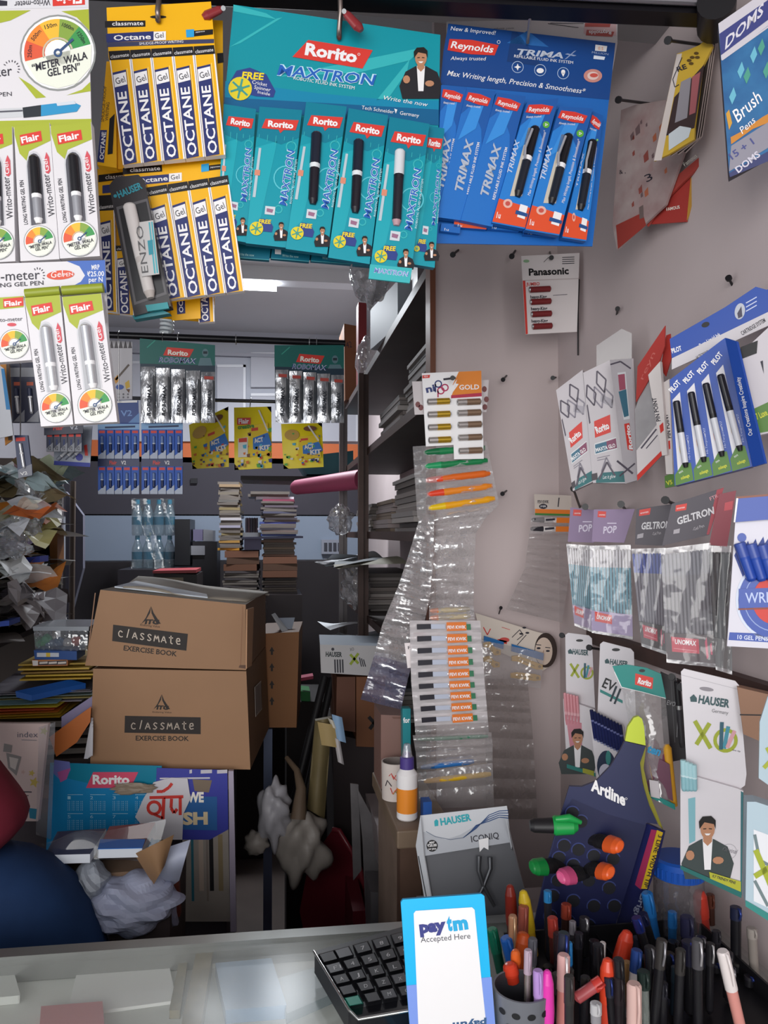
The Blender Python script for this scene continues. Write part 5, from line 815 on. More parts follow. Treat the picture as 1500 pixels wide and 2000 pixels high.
def marker(hx, hy, dx, dy, L_, cap, label, capm=True):      # highlighter pushed into a hole, cap towards the shopper
    base = ap.p(hx, hy, .0); tip = ap.p(hx+dx, hy+dy, L_); q_ = (tip-base); t = thing('highlighter', label, 'highlighter', base-V((0, 0, .012))); GRP = M('#1f1d20', .45)
    b = B(); b.lathe(base-q_*.12, base.lerp(tip, .55), [(0, .0085, GRP), (.9, .0095, GRP), (1, .0095, None)], 14, .7)
    n_ = q_.normalized()
    for k in range(6): b.lathe(base+q_*(.15+k*.055), base+q_*(.17+k*.055), [(0, .0102, GRP), (1, .0102, None)], 12, .72)
    b.build('grip', t); b = B(); b.lathe(base.lerp(tip, .5), tip, [(0, .0098, cap), (.1, .0125, cap), (.7, .0115, cap), (.95, .0085, cap), (1, .006, None)], 14, .65); b.build('cap', t)
GC = M('#1f9a4a', .3); OC = M('#e8602a', .3); PKK = M('#d8588a', .3)
marker(1160, 1640, 52, 14, .05, OC, 'orange capped highlighter in the upper row of the navy stand'); marker(1150, 1695, 44, 10, .045, OC, 'orange capped highlighter below the other orange one'); marker(1140, 1704, -46, 10, .05, PKK, 'pink capped highlighter in the navy stand')
marker(1092, 1690, -54, 4, .035, M('#17803c', .3), 'dark green capped highlighter sticking out left of the navy stand')
t = thing('highlighter', 'green capped highlighter lying across the stand, black end to the left', 'highlighter', ap.p(1090, 1625)); g0, g1 = ap.p(1035, 1612, .03), ap.p(1128, 1612, .022)
b = B(); b.lathe(g0, g1, [(0, .007, M('#1f1d20', .45)), (.08, .0095, M('#1f1d20', .45)), (.5, .0105, None)], 14, .8); b.build('grip', t); b = B(); b.lathe(g0.lerp(g1, .48), g1, [(0, .0115, GC), (.1, .0135, GC), (.8, .012, GC), (1, .007, None)], 14, .8); b.tube([g0.lerp(g1, .5)+V((0, -.008, .011)), g0.lerp(g1, .75)+V((0, -.011, .014)), g1+V((.002, -.006, .006))], [.004, .0055, .003], GC); b.build('cap', t)
# ---------------------------------------------------------------- jar and pens on the counter
p0, p1 = upright(1326, 1800, 1672, 1.0); p0.z = CZ+.0005; t = thing('clear_jar', 'clear plastic jar with a blue screw lid behind the standing pens', 'jar', p0)
b = B(); jf = clear('#7f7a80', .45, .06); b.lathe(p0, p1, [(0, .03, jf), (.05, .033, jf), (.75, .033, jf), (.8, .029, None)], 24); b.build('jar_body', t)
b = B(); BLID = M('#1f56b4', .35); b.lathe(p0.lerp(p1, .76), p1, [(0, .0345, BLID), (.6, .0345, BLID), (.9, .034, BLID), (1, .03, BLID), (1, .001, None)], 30)
for k in range(30): aa = k*math.pi/15; d = V((math.cos(aa), math.sin(aa), 0))*.0346; b.tube([p0.lerp(p1, .78)+d, p0.lerp(p1, .9)+d], .0012, BLID, 5)
b.build('jar_lid', t)
hx0, hx1 = CT.p(1075, 2000), CT.p(1440, 1960)
t = thing('pen_tray', 'black open tray holding the crowd of standing pens', 'tray', V((.31, .87, CZ))); TM = M('#1c1b1f', .4); tx0, tx1, ty0, ty1, tz = .304, .575, .775, .99, .985
b = B(); b.box((tx0, ty0, CZ+.0005), (tx1, ty1, CZ+.004), TM); b.build('tray_floor', t)
for lo, hi in (((tx0, ty0, CZ+.001), (tx1, ty0+.003, tz-.02)), ((tx0, ty1-.003, CZ+.001), (tx1, ty1, tz-.01)), ((tx0, ty0, CZ+.001), (tx0+.003, ty1, tz-.02)), ((tx1-.003, ty0, CZ+.001), (tx1, ty1, tz-.01)), ((.43, ty0, CZ+.001), (.432, ty1, tz-.02))): b = B(); b.box(lo, hi, TM); b.build('tray_side', t)
# grey cup with oval holes
p0 = atz(1022, 2030, CZ+.0005); Yc = .80; p0 = at(1020, 2040, Yc); p0.z = CZ+.0005; p1 = at(1020, 1925, Yc); p1 = V((p0.x, p0.y, p1.z)); CG = M('#6d6f76', .35); r = .03
t = thing('pen_cup', 'grey cup with oval holes beside the payment stand', 'pen cup', p0); b = B(); b.lathe(p0, p1, [(0, r*.85, CG), (.5, r*.97, CG), (1, r*1.04, CG), (1, r*.96, M('#3a3b40')), (.2, r*.8, None)], 30)
for i in range(3):
    for j in range(5):
        aa = math.radians(-150+j*30+15*(i % 2)); z = .38+.2*i; c = p0.lerp(p1, z); rr = r*(.86+.17*z)+.001; u = V((-math.sin(aa), math.cos(aa), 0)); n_ = V((math.cos(aa), math.sin(aa), 0)); b.face([c+n_*rr+u*.0045*math.cos(k*math.pi/8)+V((0, 0, 1))*.0032*math.sin(k*math.pi/8) for k in range(16)], M('#17171a', .7))
b.build('cup_body', t)
def pen(x0, y0, x1, y1, Y, rp, cap, body, label, style=0, ring=None, fl=.35, float_=False, ztop=None):
    top = at(x0, y0, Y); low = at(x1, y1, Y); d = low-top; r = rp/1500*Y*1.16
    if not float_: s_ = (CZ+.006-top.z)/d.z; s_ = s_ if 0 < s_ < 3 else 1; d = d*s_
    end = top+d; L_ = d.length; t = thing('pen', label, 'pen', end); mc = M(cap, .28); mb = M(body, .3); f = min(.6, fl if not float_ else fl)
    b = B()
    if style == 1: b.lathe(top+d*f, end, [(0, r*.8, clear(body, .35, .06)), (.92, r*.8, clear(body, .35)), (1, r*.3, None)], 12); b.tube([top+d*f, end], r*.28, M(cap, .4), 6)
    else: b.lathe(top+d*f, end, [(0, r*.92, mb), (.9, r*.9, mb), (1, r*.3, None)], 12)
    b.build('barrel', t); b = B()
    if style == 2: b.lathe(top, top+d*f, [(0, r*.3, mc), (.04, r*.6, mc), (.25, r*.95, mc), (.8, r*1.05, mc), (1, r, None)], 12)
    else: b.lathe(top, top+d*f, [(0, r*.8, mc), (.05, r, mc), (1, r*1.02, None)], 12)
    b.build('cap', t)
    if style != 2:
        n_ = V((0, -1, .15)).normalized(); e_ = (top-end).normalized(); b = B(); cm = M(ring or cap, .25, .6 if ring else 0); q0 = top-e_*L_*.02+n_*r*1.25; b.tube([top-e_*L_*.02+n_*r*.6, q0, top-e_*L_*f*.5+n_*r*1.5, top-e_*L_*f*.85+n_*r*1.15], r*.24, cm, 6); b.build('clip', t)
Z7 = lambda x, y: (940+x/2.679, 1560+y/2.679)
BK = '#1b1a1e'
for (xa, ya, xb, yb, Y, rp, cap, body, lab, st_, ring, f) in (
 (150, 450, 160, 640, .98, 10, '#8a2c22', '#5a2420', 'dark red capped marker in front of the silver carton', 2, None, .6),
 (218, 480, 250, 690, .96, 11, '#d8b72a', '#d0a82a', 'fat yellow marker leaning beside the navy stand', 2, None, .6),
 (222, 560, 218, 700, .95, 9, '#a8584a', '#8a4438', 'dull salmon pen in front of the yellow marker', 0, None, .5),
 (165, 610, 165, 760, .90, 7.5, '#b58260', '#3a2c26', 'copper capped pen beside the payment stand', 0, '#d8b08a', .5),
 (55, 680, 118, 980, .93, 9.5, '#0f7a5c', '#0c5f48', 'long green pen slanting behind the payment stand', 0, None, .5),
 (130, 725, 165, 860, .90, 11, '#1f66c0', '#1c58a8', 'blue pen between green pen and orange pens', 0, None, .5),
 (225, 700, 205, 800, .90, 16, '#d85a24', '#c94f20', 'broad orange marker head under the yellow marker', 2, None, .6),
 (180, 790, 184, 900, .84, 9, '#e8692a', '#d8542a', 'small orange pen next to the payment stand', 2, None, .6),
 (148, 860, 165, 960, .83, 13, '#d9432a', '#c93a24', 'round red orange marker above the grey cup', 2, None, .6),
 (270, 730, 262, 1050, .83, 8, '#55555c', '#c9c4c8', 'clear ballpoint with dark grey cap', 1, None, .3),
 (245, 790, 240, 1100, .80, 7, '#b9a4b4', '#c9c0b8', 'clear ballpoint with faded violet cap', 1, None, .25),
 (347, 480, 352, 900, .95, 7, '#2a78b0', '#22222a', 'tall black pen with light blue top before the navy stand', 0, None, .16),
 (372, 620, 388, 900, .91, 9, '#a83a30', '#5a2420', 'dark red pen right of the tall blue topped pen', 0, None, .3),
 (445, 550, 440, 800, .97, 9, '#9a4030', '#3a2422', 'brown red pen in front of the stand holes', 0, None, .3),
 (540, 620, 540, 1000, .95, 9, '#3a383e', BK, 'black pen with bright silver clip under the navy stand', 0, '#d8d8dc', .3),
 (478, 640, 476, 900, .94, 6, '#8f8a92', '#3a383e', 'thin grey topped pen left of the silver clipped pen', 0, None, .3),
 (297, 897, 302, 1170, .78, 9, '#b48fcf', '#b995d4', 'lilac pen rising beside the magenta highlighter', 0, None, .3),
 (345, 897, 346, 1150, .78, 11.5, '#e63fae', '#e05ab4', 'magenta highlighter in front of the other pens', 2, None, .62),
 (432, 815, 422, 1170, .80, 11, '#e0b0ac', '#dd8f88', 'salmon pink pen with a white clip', 0, '#efe6e6', .4),
 (460, 925, 460, 1170, .76, 9, '#33302f', '#2c2a2b', 'dark grey pen with blue top before the salmon pen', 0, None, .3),
 (456, 750, 458, 950, .84, 7, '#2a7fc0', '#2a4a78', 'short blue pen behind the salmon pen', 0, None, .3),
 (630, 955, 490, 1050, .80, 11, '#cf4038', '#b9565a', 'red pen lying slantwise across the others', 0, None, .3),
 (636, 750, 630, 900, .88, 5.5, '#e6e2e0', '#d8d4d2', 'thin white pen left of the tall red pens', 0, None, .4),
 (768, 690, 715, 900, .88, 14, '#e0452c', '#d03c28', 'tall orange red highlighter tilted right', 2, None, .6),
 (662, 835, 662, 1170, .80, 14, '#d8462a', '#cc4430', 'thick orange red marker standing upright', 2, None, .55),
 (600, 1068, 600, 1179, .74, 10, '#b9b6b8', '#8f8c90', 'silver grey pen at the bottom edge', 0, None, .5),
 (800, 965, 800, 1179, .76, 13, '#d8b4ac', '#cfa8a0', 'pale pink fat pen at the bottom', 0, None, .6),
 (815, 790, 795, 1000, .82, 10, '#26407c', '#d0c9c8', 'white pen with navy blue cap', 0, None, .3),
 (848, 900, 856, 1179, .79, 11, '#22302c', '#a9b4ae', 'clear pen with dark green cap at the bottom', 1, None, .25),
 (762, 850, 764, 1050, .84, 7, '#b08a5c', '#8a6a48', 'thin gold brown pen right of the upright orange marker', 0, None, .4),
 (720, 930, 722, 1179, .79, 10, '#2a2226', '#241e22', 'dark brown pen between orange marker and pale pink pen', 0, None, .4),
 (810, 620, 962, 1110, .88, 9, '#20265a', BK, 'long black pen slanting right from the stand corner', 0, '#2a3f9c', .2),
 (842, 600, 985, 1060, .92, 9, '#1e2244', BK, 'second long black pen slanting right, behind the first', 0, None, .2),
 (866, 490, 905, 700, .98, 10, '#2a7cc8', '#236ab0', 'bright blue pen slanting in front of the clear jar', 0, None, .5),
 (1000, 590, 1000, 800, .95, 8, '#2a72b8', '#245a90', 'blue pen upright before the clear jar', 0, None, .4),
 (1076, 615, 1082, 900, .90, 12, '#2a2a44', '#211f28', 'thick dark navy capped pen before the jar', 0, None, .35),
 (1086, 745, 1098, 1170, .82, 13, '#26263c', BK, 'thick black pen with a blue stripe', 0, '#4a5ad0', .3),
 (1130, 735, 1134, 1170, .79, 10, '#4a484c', BK, 'black pen with worn grey top', 0, '#b9b6ba', .3),
 (1140, 475, 1165, 720, .98, 13, '#c43a2a', '#a83024', 'red marker standing right of the clear jar', 2, None, .6),
 (1197, 500, 1203, 720, 1.0, 8, '#6a3a2c', '#4a2a22', 'brown pen right of the red marker', 0, None, .4),
 (1198, 755, 1194, 1170, .82, 8, '#2a282c', BK, 'black pen with silver window band', 0, '#d8d8da', .3),
 (1262, 795, 1352, 1179, .78, 11, '#e6dcda', '#d9938a', 'white and salmon pen leaning at the frame corner', 0, None, .45),
 (1332, 565, 1332, 1000, .90, 10, '#22263c', BK, 'tall black pen with navy top, second from the frame edge', 0, '#2f3f80', .2),
 (1415, 675, 1440, 1110, .88, 9, '#9a928c', '#8a827c', 'pale grey pen standing alone at the frame edge', 0, None, .2),
 (1290, 800, 1288, 1140, .84, 9, '#26242a', BK, 'plain black pen left of the white and salmon pen', 0, None, .3),
 (1230, 690, 1236, 1100, .90, 8, '#2c2a30', BK, 'plain black pen behind the silver banded pen', 0, None, .3),
 (590, 740, 592, 1100, .90, 9, '#26242a', BK, 'plain black pen behind the thin white pen', 0, None, .3),
 (510, 700, 508, 1050, .90, 8, '#2c2a32', BK, 'plain black pen left of the silver clipped black pen', 0, None, .3),
 (905, 800, 900, 1120, .86, 8, '#24222a', BK, 'plain black pen crossing the slanting black pens', 0, None, .3),
 (1020, 880, 1010, 1150, .82, 9, '#22303a', '#1c2630', 'dark slate pen in the tray middle', 0, None, .3),
 (950, 960, 948, 1179, .80, 9, '#23222a', BK, 'short black pen in the tray middle', 0, None, .3),
 (400, 700, 404, 1000, .89, 8, '#3a2a30', '#2a2026', 'dark maroon pen behind the salmon pen', 0, None, .3)):
    (x0, y0), (x1, y1) = Z7(xa, ya), Z7(xb, yb); pen(x0, y0, x1, y1, Y, rp, cap, body, lab, st_, ring, f, xa == 630)
R3 = random.Random(5)
for i in range(26):
    x = 1070+i*15.5+R3.uniform(-6, 6); y = 1850+R3.uniform(-30, 60); Y = R3.uniform(.79, .93); cap = R3.choice(['#1f1e22', '#26242a', '#2a2c3a', '#33302f'])
    pen(x, y, x+R3.uniform(-12, 12), y+120, Y, R3.uniform(8, 10.5), cap, '#1c1b1f', 'plain dark pen standing low in the crowded tray', 0, R3.choice([None, None, '#8f8d92', '#2f3f80']), .3)
for o in list(S.objects):
    if o.get('label') == 'plain dark pen standing low in the crowded tray': o['group'] = 'plain dark pens low in the tray'
peg(1312, 1322, WALLP, 1330, 1330, 'black peg holding the black hanging pen card', .002, .06)
# ---------------------------------------------------------------- back of the room
def hull(b, px4, Y, ext, m, mt=None, ms=None, zb=None):           # box: front corners tl tr br bl at depth Y, pushed back along ext
    P = [at(x, y, Y) for x, y in px4]
    if zb is not None: P[2].z = P[3].z = zb
    Q = [p+ext for p in P]; b.raw(P, [(3, 2, 1, 0)], m); b.raw(Q, [(0, 1, 2, 3)], m)
    b.raw(P+Q, [(0, 1, 5, 4)], mt or m); b.raw(P+Q, [(1, 2, 6, 5), (3, 0, 4, 7)], ms or m); b.raw(P+Q, [(2, 3, 7, 6)], m); return P
def cube_px(name, px4, Y, depth, m, label, cat, parent=None, mt=None, ms=None, bev=.003, group=None, art=None, ex=0, zb=None):
    b = B(); P = hull(b, px4, Y, V((ex, depth, 0)), m, mt, ms, zb)
    if art: art(A(b, FR(px4[0][0], px4[0][1], Y)))
    return b.build(name, parent, label, cat, group, None, bev)
def stack(name, x0, x1, Y, d, ybot, n, ys, cols, label, cat, group, jit=.004):   # n flat books or bundles in a pile, each its own object; ys = pixel height of one
    for i in range(n):
        yb = ybot-i*ys; j = RN.uniform(-jit, jit); m = cols[i % len(cols)]; h = ys*.985
        p = at(x0, yb, Y); q_ = at(x1, yb-h, Y); b = B(); c = V(((p.x+q_.x)/2+j, Y+d/2+RN.uniform(-jit, jit), p.z)); a = RN.uniform(-.06, .06); w_ = (q_.x-p.x)*RN.uniform(.92, 1)
        ux, uy = V((math.cos(a), math.sin(a), 0)), V((-math.sin(a), math.cos(a), 0)); hz = q_.z-p.z
        b.obox(c-ux*w_/2-uy*d/2, ux*w_, uy*d, V((0, 0, hz)), m, None, PAGE if (i % 3 and hz > .006 and name != 'bundle') else m); b.build(name, None, label, cat, group)
PAGE = M('#7c746e', .7, 0, .3, 90, .1, .2, stretch=(.1, .1, 3))
# tube lamp on the ceiling and spiral bulb
c = at(497, 556, 3.3); cz = 2.81; c = atz(497, 556, 2.74)
t = thing('tube_lamp', 'bright white tube lamp under the ceiling', 'lamp', V((c.x, c.y, cz)))
TL = M('#f4f8ff', .4, emit=9); b = B(); b.box((c.x-.09, c.y-.03, c.z-.02), (c.x+.11, c.y+.03, c.z+.012), TL); b.build('lamp_tube', t); b = B(); b.box((c.x-.3, c.y-.05, c.z+.012), (c.x+.6, c.y+.05, cz+.012), M('#d9dce0', .5)); b.build('lamp_case', t)
area('tube_lamp_light', (c.x, c.y, c.z-.06), (c.x, c.y+.2, 0), .5, .12, 35, (.9, .95, 1)).data.use_shadow = True
RY = 2.2; ra, rb = at(150, 652, RY), at(676, 655, RY); rb.z = ra.z
t = thing('hanging_rod', 'long black hanging rod crossing the room in front of the back wall', 'rod', (ra+rb)/2); b = B(); b.tube([ra-V((.5, 0, 0)), V((at(674, 655, RY).x, RY, ra.z))], .0095, M('#17171c', .35, .3), 12); b.build('rod_bar', t)
b = B(); p = at(326, 632, RY+.12); b.tube([p+V((.017*math.cos(k*.55), .017*math.sin(k*.55), .03-k*.0011)) for k in range(56)], .0048, M('#dfe6ea', .3), 7); tb_ = thing('spiral_bulb', 'white spiral bulb hanging just behind the black rod', 'bulb', p); b.build('bulb_coil', tb_)
b = B(); b.lathe(p+V((0, 0, .03)), p+V((0, 0, .09)), [(0, .018, M('#e4e6e8')), (.5, .018, M('#e4e6e8')), (1, .01, None)], 16); b.build('bulb_base', tb_); b = B(); b.tube([p+V((0, 0, .09)), V((p.x, p.y, 2.82))], .002, BLACK, 6); b.build('bulb_cord', tb_)
def rodhook(x, y1, lab, Y=RY, zr=None):
    p = at(x, 652, Y); p.z = ra.z if zr is None else zr; e_ = at(x, y1, Y); b = B(); b.tube([p+V((0, .012, .004)), p+V((0, 0, .013)), p+V((0, -.012, .004)), V((p.x, p.y-.012, p.z-.01)), V((e_.x, e_.y-.008, e_.z+.006)), V((e_.x, e_.y+.004, e_.z))], .0018, M('#c9c9cc', .3, .9), 6); b.build('rod_hook', None, lab, 'hook')
for x, y1, lab in ((348, 672, 'thin wire hook above the foil pack card beside the bulb'), (461, 672, 'empty wire hook in the middle of the black rod'), (604, 678, 'wire hook above the foil pack card next to the shelving'), (618, 672, 'second wire hook close beside the one above the shelving side foil card')): rodhook(x, y1, lab)
FOIL = M('#f2f3f6', .2, .6, .35, 60, .5, .6, h2='#8f939c', stretch=(1, 1, .35)); RT = M('#14655f', .4); hz = []
def robo(x0, x1, y0, yh, yb, label, hi):
    pl = FR((x0+x1)/2, y0, RY-.006); w_ = x1-x0; t = thing('pen_display_card', label, 'pen card', pl.p((x0+x1)/2, yb))
    b = B(); b.plate(pl, [(x0, y0), (x1, y0+hi), (x1, yb-4), (x0+2, yb-8)], .002, M('#1a3446', .4)); a = A(b, pl); a.poly(RT, [(x0, y0), (x1, y0+hi), (x1, yh), (x0, yh-4)])
    a.poly(RED, [(x0+w_*.36, y0+17), (x0+w_*.72, y0+21), (x0+w_*.66, y0+37), (x0+w_*.31, y0+33)], 2); a.txt('Rorito', (x0+w_*.37, y0+31), (x0+w_*.64, y0+34), 9, CREAM, 3, .04)
    for o_, m_ in ((.028, M('#dfe6f2')), (0, M('#2c3a86'))): a.txt('ROBOMAX', (x0+w_*.25, y0+46), (x0+w_*.74, y0+49), 9.5, m_, 3 if o_ > .01 else 4, o_, .2)
    x = x0+w_*.87; RBt = M('#5f7f88', .4); a.ell(RBt, x, y0+28, 6, 8, k=2, n=14); a.poly(RBt, [(x-10, y0+38), (x+10, y0+38), (x+14, yh), (x-14, yh)], 2); a.poly(M('#22303a'), [(x-4, y0+25), (x+4, y0+25), (x+4, y0+30), (x-4, y0+30)], 3); a.line(M('#3a9a88'), [(x0+14, y0+18), (x0+30, y0+4)], 2, 2); b.build('header_card', t)
    for i in range(5):
        xa, xb = x0+2+w_*i/5, x0+w_*(i+1)/5; b = B(); ph = i*1.3; ys = yh+2+i*2.6
        b.grid(lambda u, v: pl.p(xa+(xb-xa)*u, ys+(yb-ys)*v, .004+.006*math.sin(math.pi*u)*(.4+math.sin(math.pi*v)*.6)+.0012*math.sin(v*21+ph)), 5, 12, FOIL); a = A(b, pl, None, .012); a.txt('ROBOMAX', (xb-9, yb-14), (xb-7, ys+34), 7, M('#2a2f3a'), 1, .03, .15); a.poly(M('#2a3038'), [(xb-4, ys+16), (xb-1, ys+18), (xb-1, yb-6), (xb-4, yb-20)], 1)
        if i == 4 or hi == 0: a.poly(M('#b5453c'), [(xa+6, ys+8), (xb-3, ys+9), (xb-3, ys+15), (xa+6, ys+14)], 1)
        b.build('foil_pack', t)
robo(273, 420, 661, 714, 826, 'green headed card of silver foil packs beside the spiral bulb', 13); robo(536, 672, 674, 720, 826, 'green headed card of silver foil packs next to the shelving', 0)
# white and blue pen cards at the left end of the rod
def v2(x0, x1, y0, yt, rows_, label, Y, dark=False):
    pl = FR((x0+x1)/2, y0, Y); t = thing('pen_display_card', label, 'pen card', pl.p((x0+x1)/2, rows_[-1][1])); VB = M('#1b3f8c', .55) if not dark else M('#262c48', .4); w_ = x1-x0
    b = B(); b.plate(pl, [(x0, y0), (x1, y0), (x1, rows_[-1][1]), (x0+2, rows_[-1][1])], .002, VB); a = A(b, pl)
    if not dark: a.poly(M('#8fb8e2'), [(x0, yt), (x1, yt), (x1, yt+12), (x0, yt+12)]); a.line(M('#24345c'), [(x0+14, yt+7), (x1-8, yt+5)], 3.5, 2)
    b.build('header_card', t)
    for ri, (ya, yb) in enumerate(rows_):
        if ri: b = B(); b.plate(pl, [(x0, ya-14), (x1, ya-14), (x1, ya), (x0, ya)], .002, M('#1c2c5c', .4), off=.004); a = A(b, pl, None, .004); a.txt('Flair', (x0+w_*.28, ya-4), (x0+w_*.46, ya-4), 7, RED, 1, .03); a.txt('V2', (x0+w_*.56, ya-4), (x0+w_*.68, ya-4), 7, WHITE, 1, .02); b.build('header_strip', t)
        for i in range(5):
            xa, xb = x0+w_*i/5+.5, x0+w_*(i+1)/5-.5; b = B(); b.plate(pl, [(xa, ya), (xb, ya), (xb, yb), (xa, yb)], .006, M('#1f58b8', .5) if not dark else VB, off=.008); a = A(b, pl, None, .008)
            a.poly(RED, [(xa+2, ya+2), (xb-2, ya+2), (xb-2, ya+7), (xa+2, ya+7)]); a.poly(M('#b9c3d6') if not dark else M('#8f929c'), [(xa, yb-6), (xb, yb-18), (xb, yb), (xa, yb)]); a.poly(M('#1b2f66'), [(xa+5, ya+12), (xb-5, ya+12), (xb-5, yb-14), (xa+5, yb-12)])
            if dark: a.txt('V2', (xa+2, yb-3), (xb-4, yb-3), 7, INK, 2, .02)
            b.build('pen_pack', t)
            if not dark: b = B(); penrod(b, pl.p((xa+xb)/2, ya+13, .009), pl.p((xa+xb)/2+.5, yb-12, .009), .0045, M('#22305c', .3), M('#6f86b8', .3), None, M('#dfe6f0'), .45, 6); b.build('pen', t)
    return t
v2(191, 272, 826, 828, [(839, 896), (911, 965)], 'blue card of small pen packs, two rows, under the plain blue header', 2.216); v2(276, 357, 824, 827, [(839, 896), (911, 965)], 'blue card of small pen packs, two rows, right below the foil packs', 2.216)
pl = FR(250, 800, 2.225); b = B(); b.plate(pl, [(226, 782), (270, 782), (272, 830), (228, 830)], .002, M('#1d3f88', .4)); a = A(b, pl); a.txt('V2', (236, 813), (258, 812), 11, M('#7fa0d8'), 2, .02); a.poly(M('#6f97cc'), [(248, 828), (272, 806), (272, 830)]); a.line(WHITE, [(228, 785), (268, 784)], 4, 2); b.build('header_card', None, 'plain blue header card showing above the first blue pen card', 'card')
pl = FR(240, 720, 2.25); t = thing('sketch_card', 'white sketchbook cover with drawn pencils beside the gauge pen packs', 'notebook', pl.p(240, 780)); b = B(); b.plate(pl, [(210, 664), (258, 668), (258, 780), (212, 781)], .004, M('#c9c6cb', .5)); a = A(b, pl)
for i in range(5): a.poly(M('#5f5b5e'), [(214+i*9, 680), (218+i*9, 665), (222+i*9, 680)])
a.line(M('#6a5f58'), [(226, 742), (252, 712)], 4); a.poly(M('#d59a4a'), [(222, 740), (230, 732), (234, 742), (226, 750)]); a.ell(M('#4a66b0'), 234, 756, 8, 5); a.poly(M('#d9b24a'), [(244, 748), (252, 742), (254, 756), (246, 760)]); a.poly(M('#6a4a3a'), [(246, 760), (254, 760), (252, 768)])
for i in range(10): a.ell(M('#77747a'), 214+(i % 5)*9, 770+(i//5)*6, 2, n=8)
b.build('cover', t)
vd = v2(90, 160, 828, 840, [(846, 882)], 'dark card of grey tagged pens under the gauge pen packs', 2.05, True)
pl = FR(120, 832, 2.04); b = B(); b.plate(pl, [(86, 826), (162, 822), (162, 846), (86, 850)], .003, M('#2a2c44', .4), off=.012); a = A(b, pl, None, .012); a.txt('Flair', (104, 840), (124, 839), 8, RED, 1, .03); a.txt('V2', (136, 839), (152, 838), 8, M('#b9bcc9'), 1, .02); b.build('header_strip', vd)
t = thing('pen_display_card', 'dark card with two silver clip pens at the frame edge', 'pen card', at(50, 826, 1.96)); pl = FR(50, 760, 1.96); b = B(); b.plate(pl, [(18, 706), (82, 706), (84, 826), (24, 826)], .003, M('#262a44', .4)); a = A(b, pl); a.poly(M('#8a8c94'), [(20, 718), (80, 718), (80, 736), (20, 736)]); a.poly(M('#8a8c94'), [(26, 824), (48, 800), (48, 824)]); a.poly(M('#8a8c94'), [(52, 824), (76, 800), (76, 824)]); a.poly(M('#b5553c'), [(27, 746), (40, 746), (40, 753), (27, 753)]); a.poly(M('#b5553c'), [(52, 746), (65, 746), (65, 753), (52, 753)]); b.build('card', t)
for x in (34, 60): b = B(); penrod(b, pl.p(x-3, 758, .005), pl.p(x+2, 808, .005), .005, M('#c9cad0', .25, .6), M('#3a3f58', .3), None, WHITE, .35); b.build('pen', t)
t = thing('pen_pack', 'dark blue tall pack with one silver pen hanging over the papers', 'pen pack', at(45, 935, 1.9)); pl = FR(45, 890, 1.9); b = B(); b.plate(pl, [(28, 850), (54, 850), (63, 928), (36, 934)], .008, M('#27355c', .35)); a = A(b, pl); a.poly(RED, [(31, 855), (49, 854), (49, 861), (31, 862)]); a.poly(M('#8a8c98'), [(35, 918), (62, 906), (63, 928), (36, 934)]); a.txt('V2', (40, 929), (54, 926), 6, WHITE, 2, .02); b.build('box_body', t); b = B(); penrod(b, pl.p(39, 866, .003), pl.p(47, 915, .003), .0045, M('#d9dae0', .2, .5), M('#c9cad0', .2, .5), None, WHITE, .4); b.build('pen', t)
t = thing('pen_bag', 'clear blue edged bag of pens below the dark tagged card', 'pen bag', at(140, 912, 2.1)); pl = FR(140, 880, 2.1); b = B(); b.plate(pl, [(106, 838), (180, 832), (176, 912), (105, 908)], .004, M('#9aa3b4', .3, 0, .3, 40)); a = A(b, pl); a.poly(M('#2a3a9c'), [(106, 900), (176, 904), (176, 912), (105, 908)]); a.ell(M('#3a3f9c'), 155, 893, 7, 7); a.poly(RED, [(164, 870), (170, 868), (172, 890), (166, 890)]); b.build('bag', t)
for i in range(3): b = B(); penrod(b, pl.p(112+i*14, 898-i*2, .004), pl.p(132+i*14, 880-i*2, .004), .005, M('#c9cdd6', .2), M('#8f95a4', .2), None, WHITE, .4, 6); b.build('pen', t)
for px, m, lab in (([(0, 704), (18, 704), (24, 860), (10, 870)], M('#d08a3a'), 'orange edged folder hanging at the frame edge behind the gauge packs'), ([(-20, 700), (8, 720), (20, 800), (26, 850), (-20, 860)], M('#c9ccd4'), 'white and blue packet at the frame edge under the small gauge card')):
    pl = FR(0, 780, 1.92 if 'orange' in lab else 1.86); b = B(); b.plate(pl, px, .004, m); a = A(b, pl); a.poly(M('#2f7fb8') if 'blue' in lab else M('#5a4a40'), [px[1], px[2], (px[2][0]-8, px[2][1]), (px[1][0]-6, px[1][1])]); b.build('folder' if 'folder' in lab else 'packet', None, lab, 'packet')
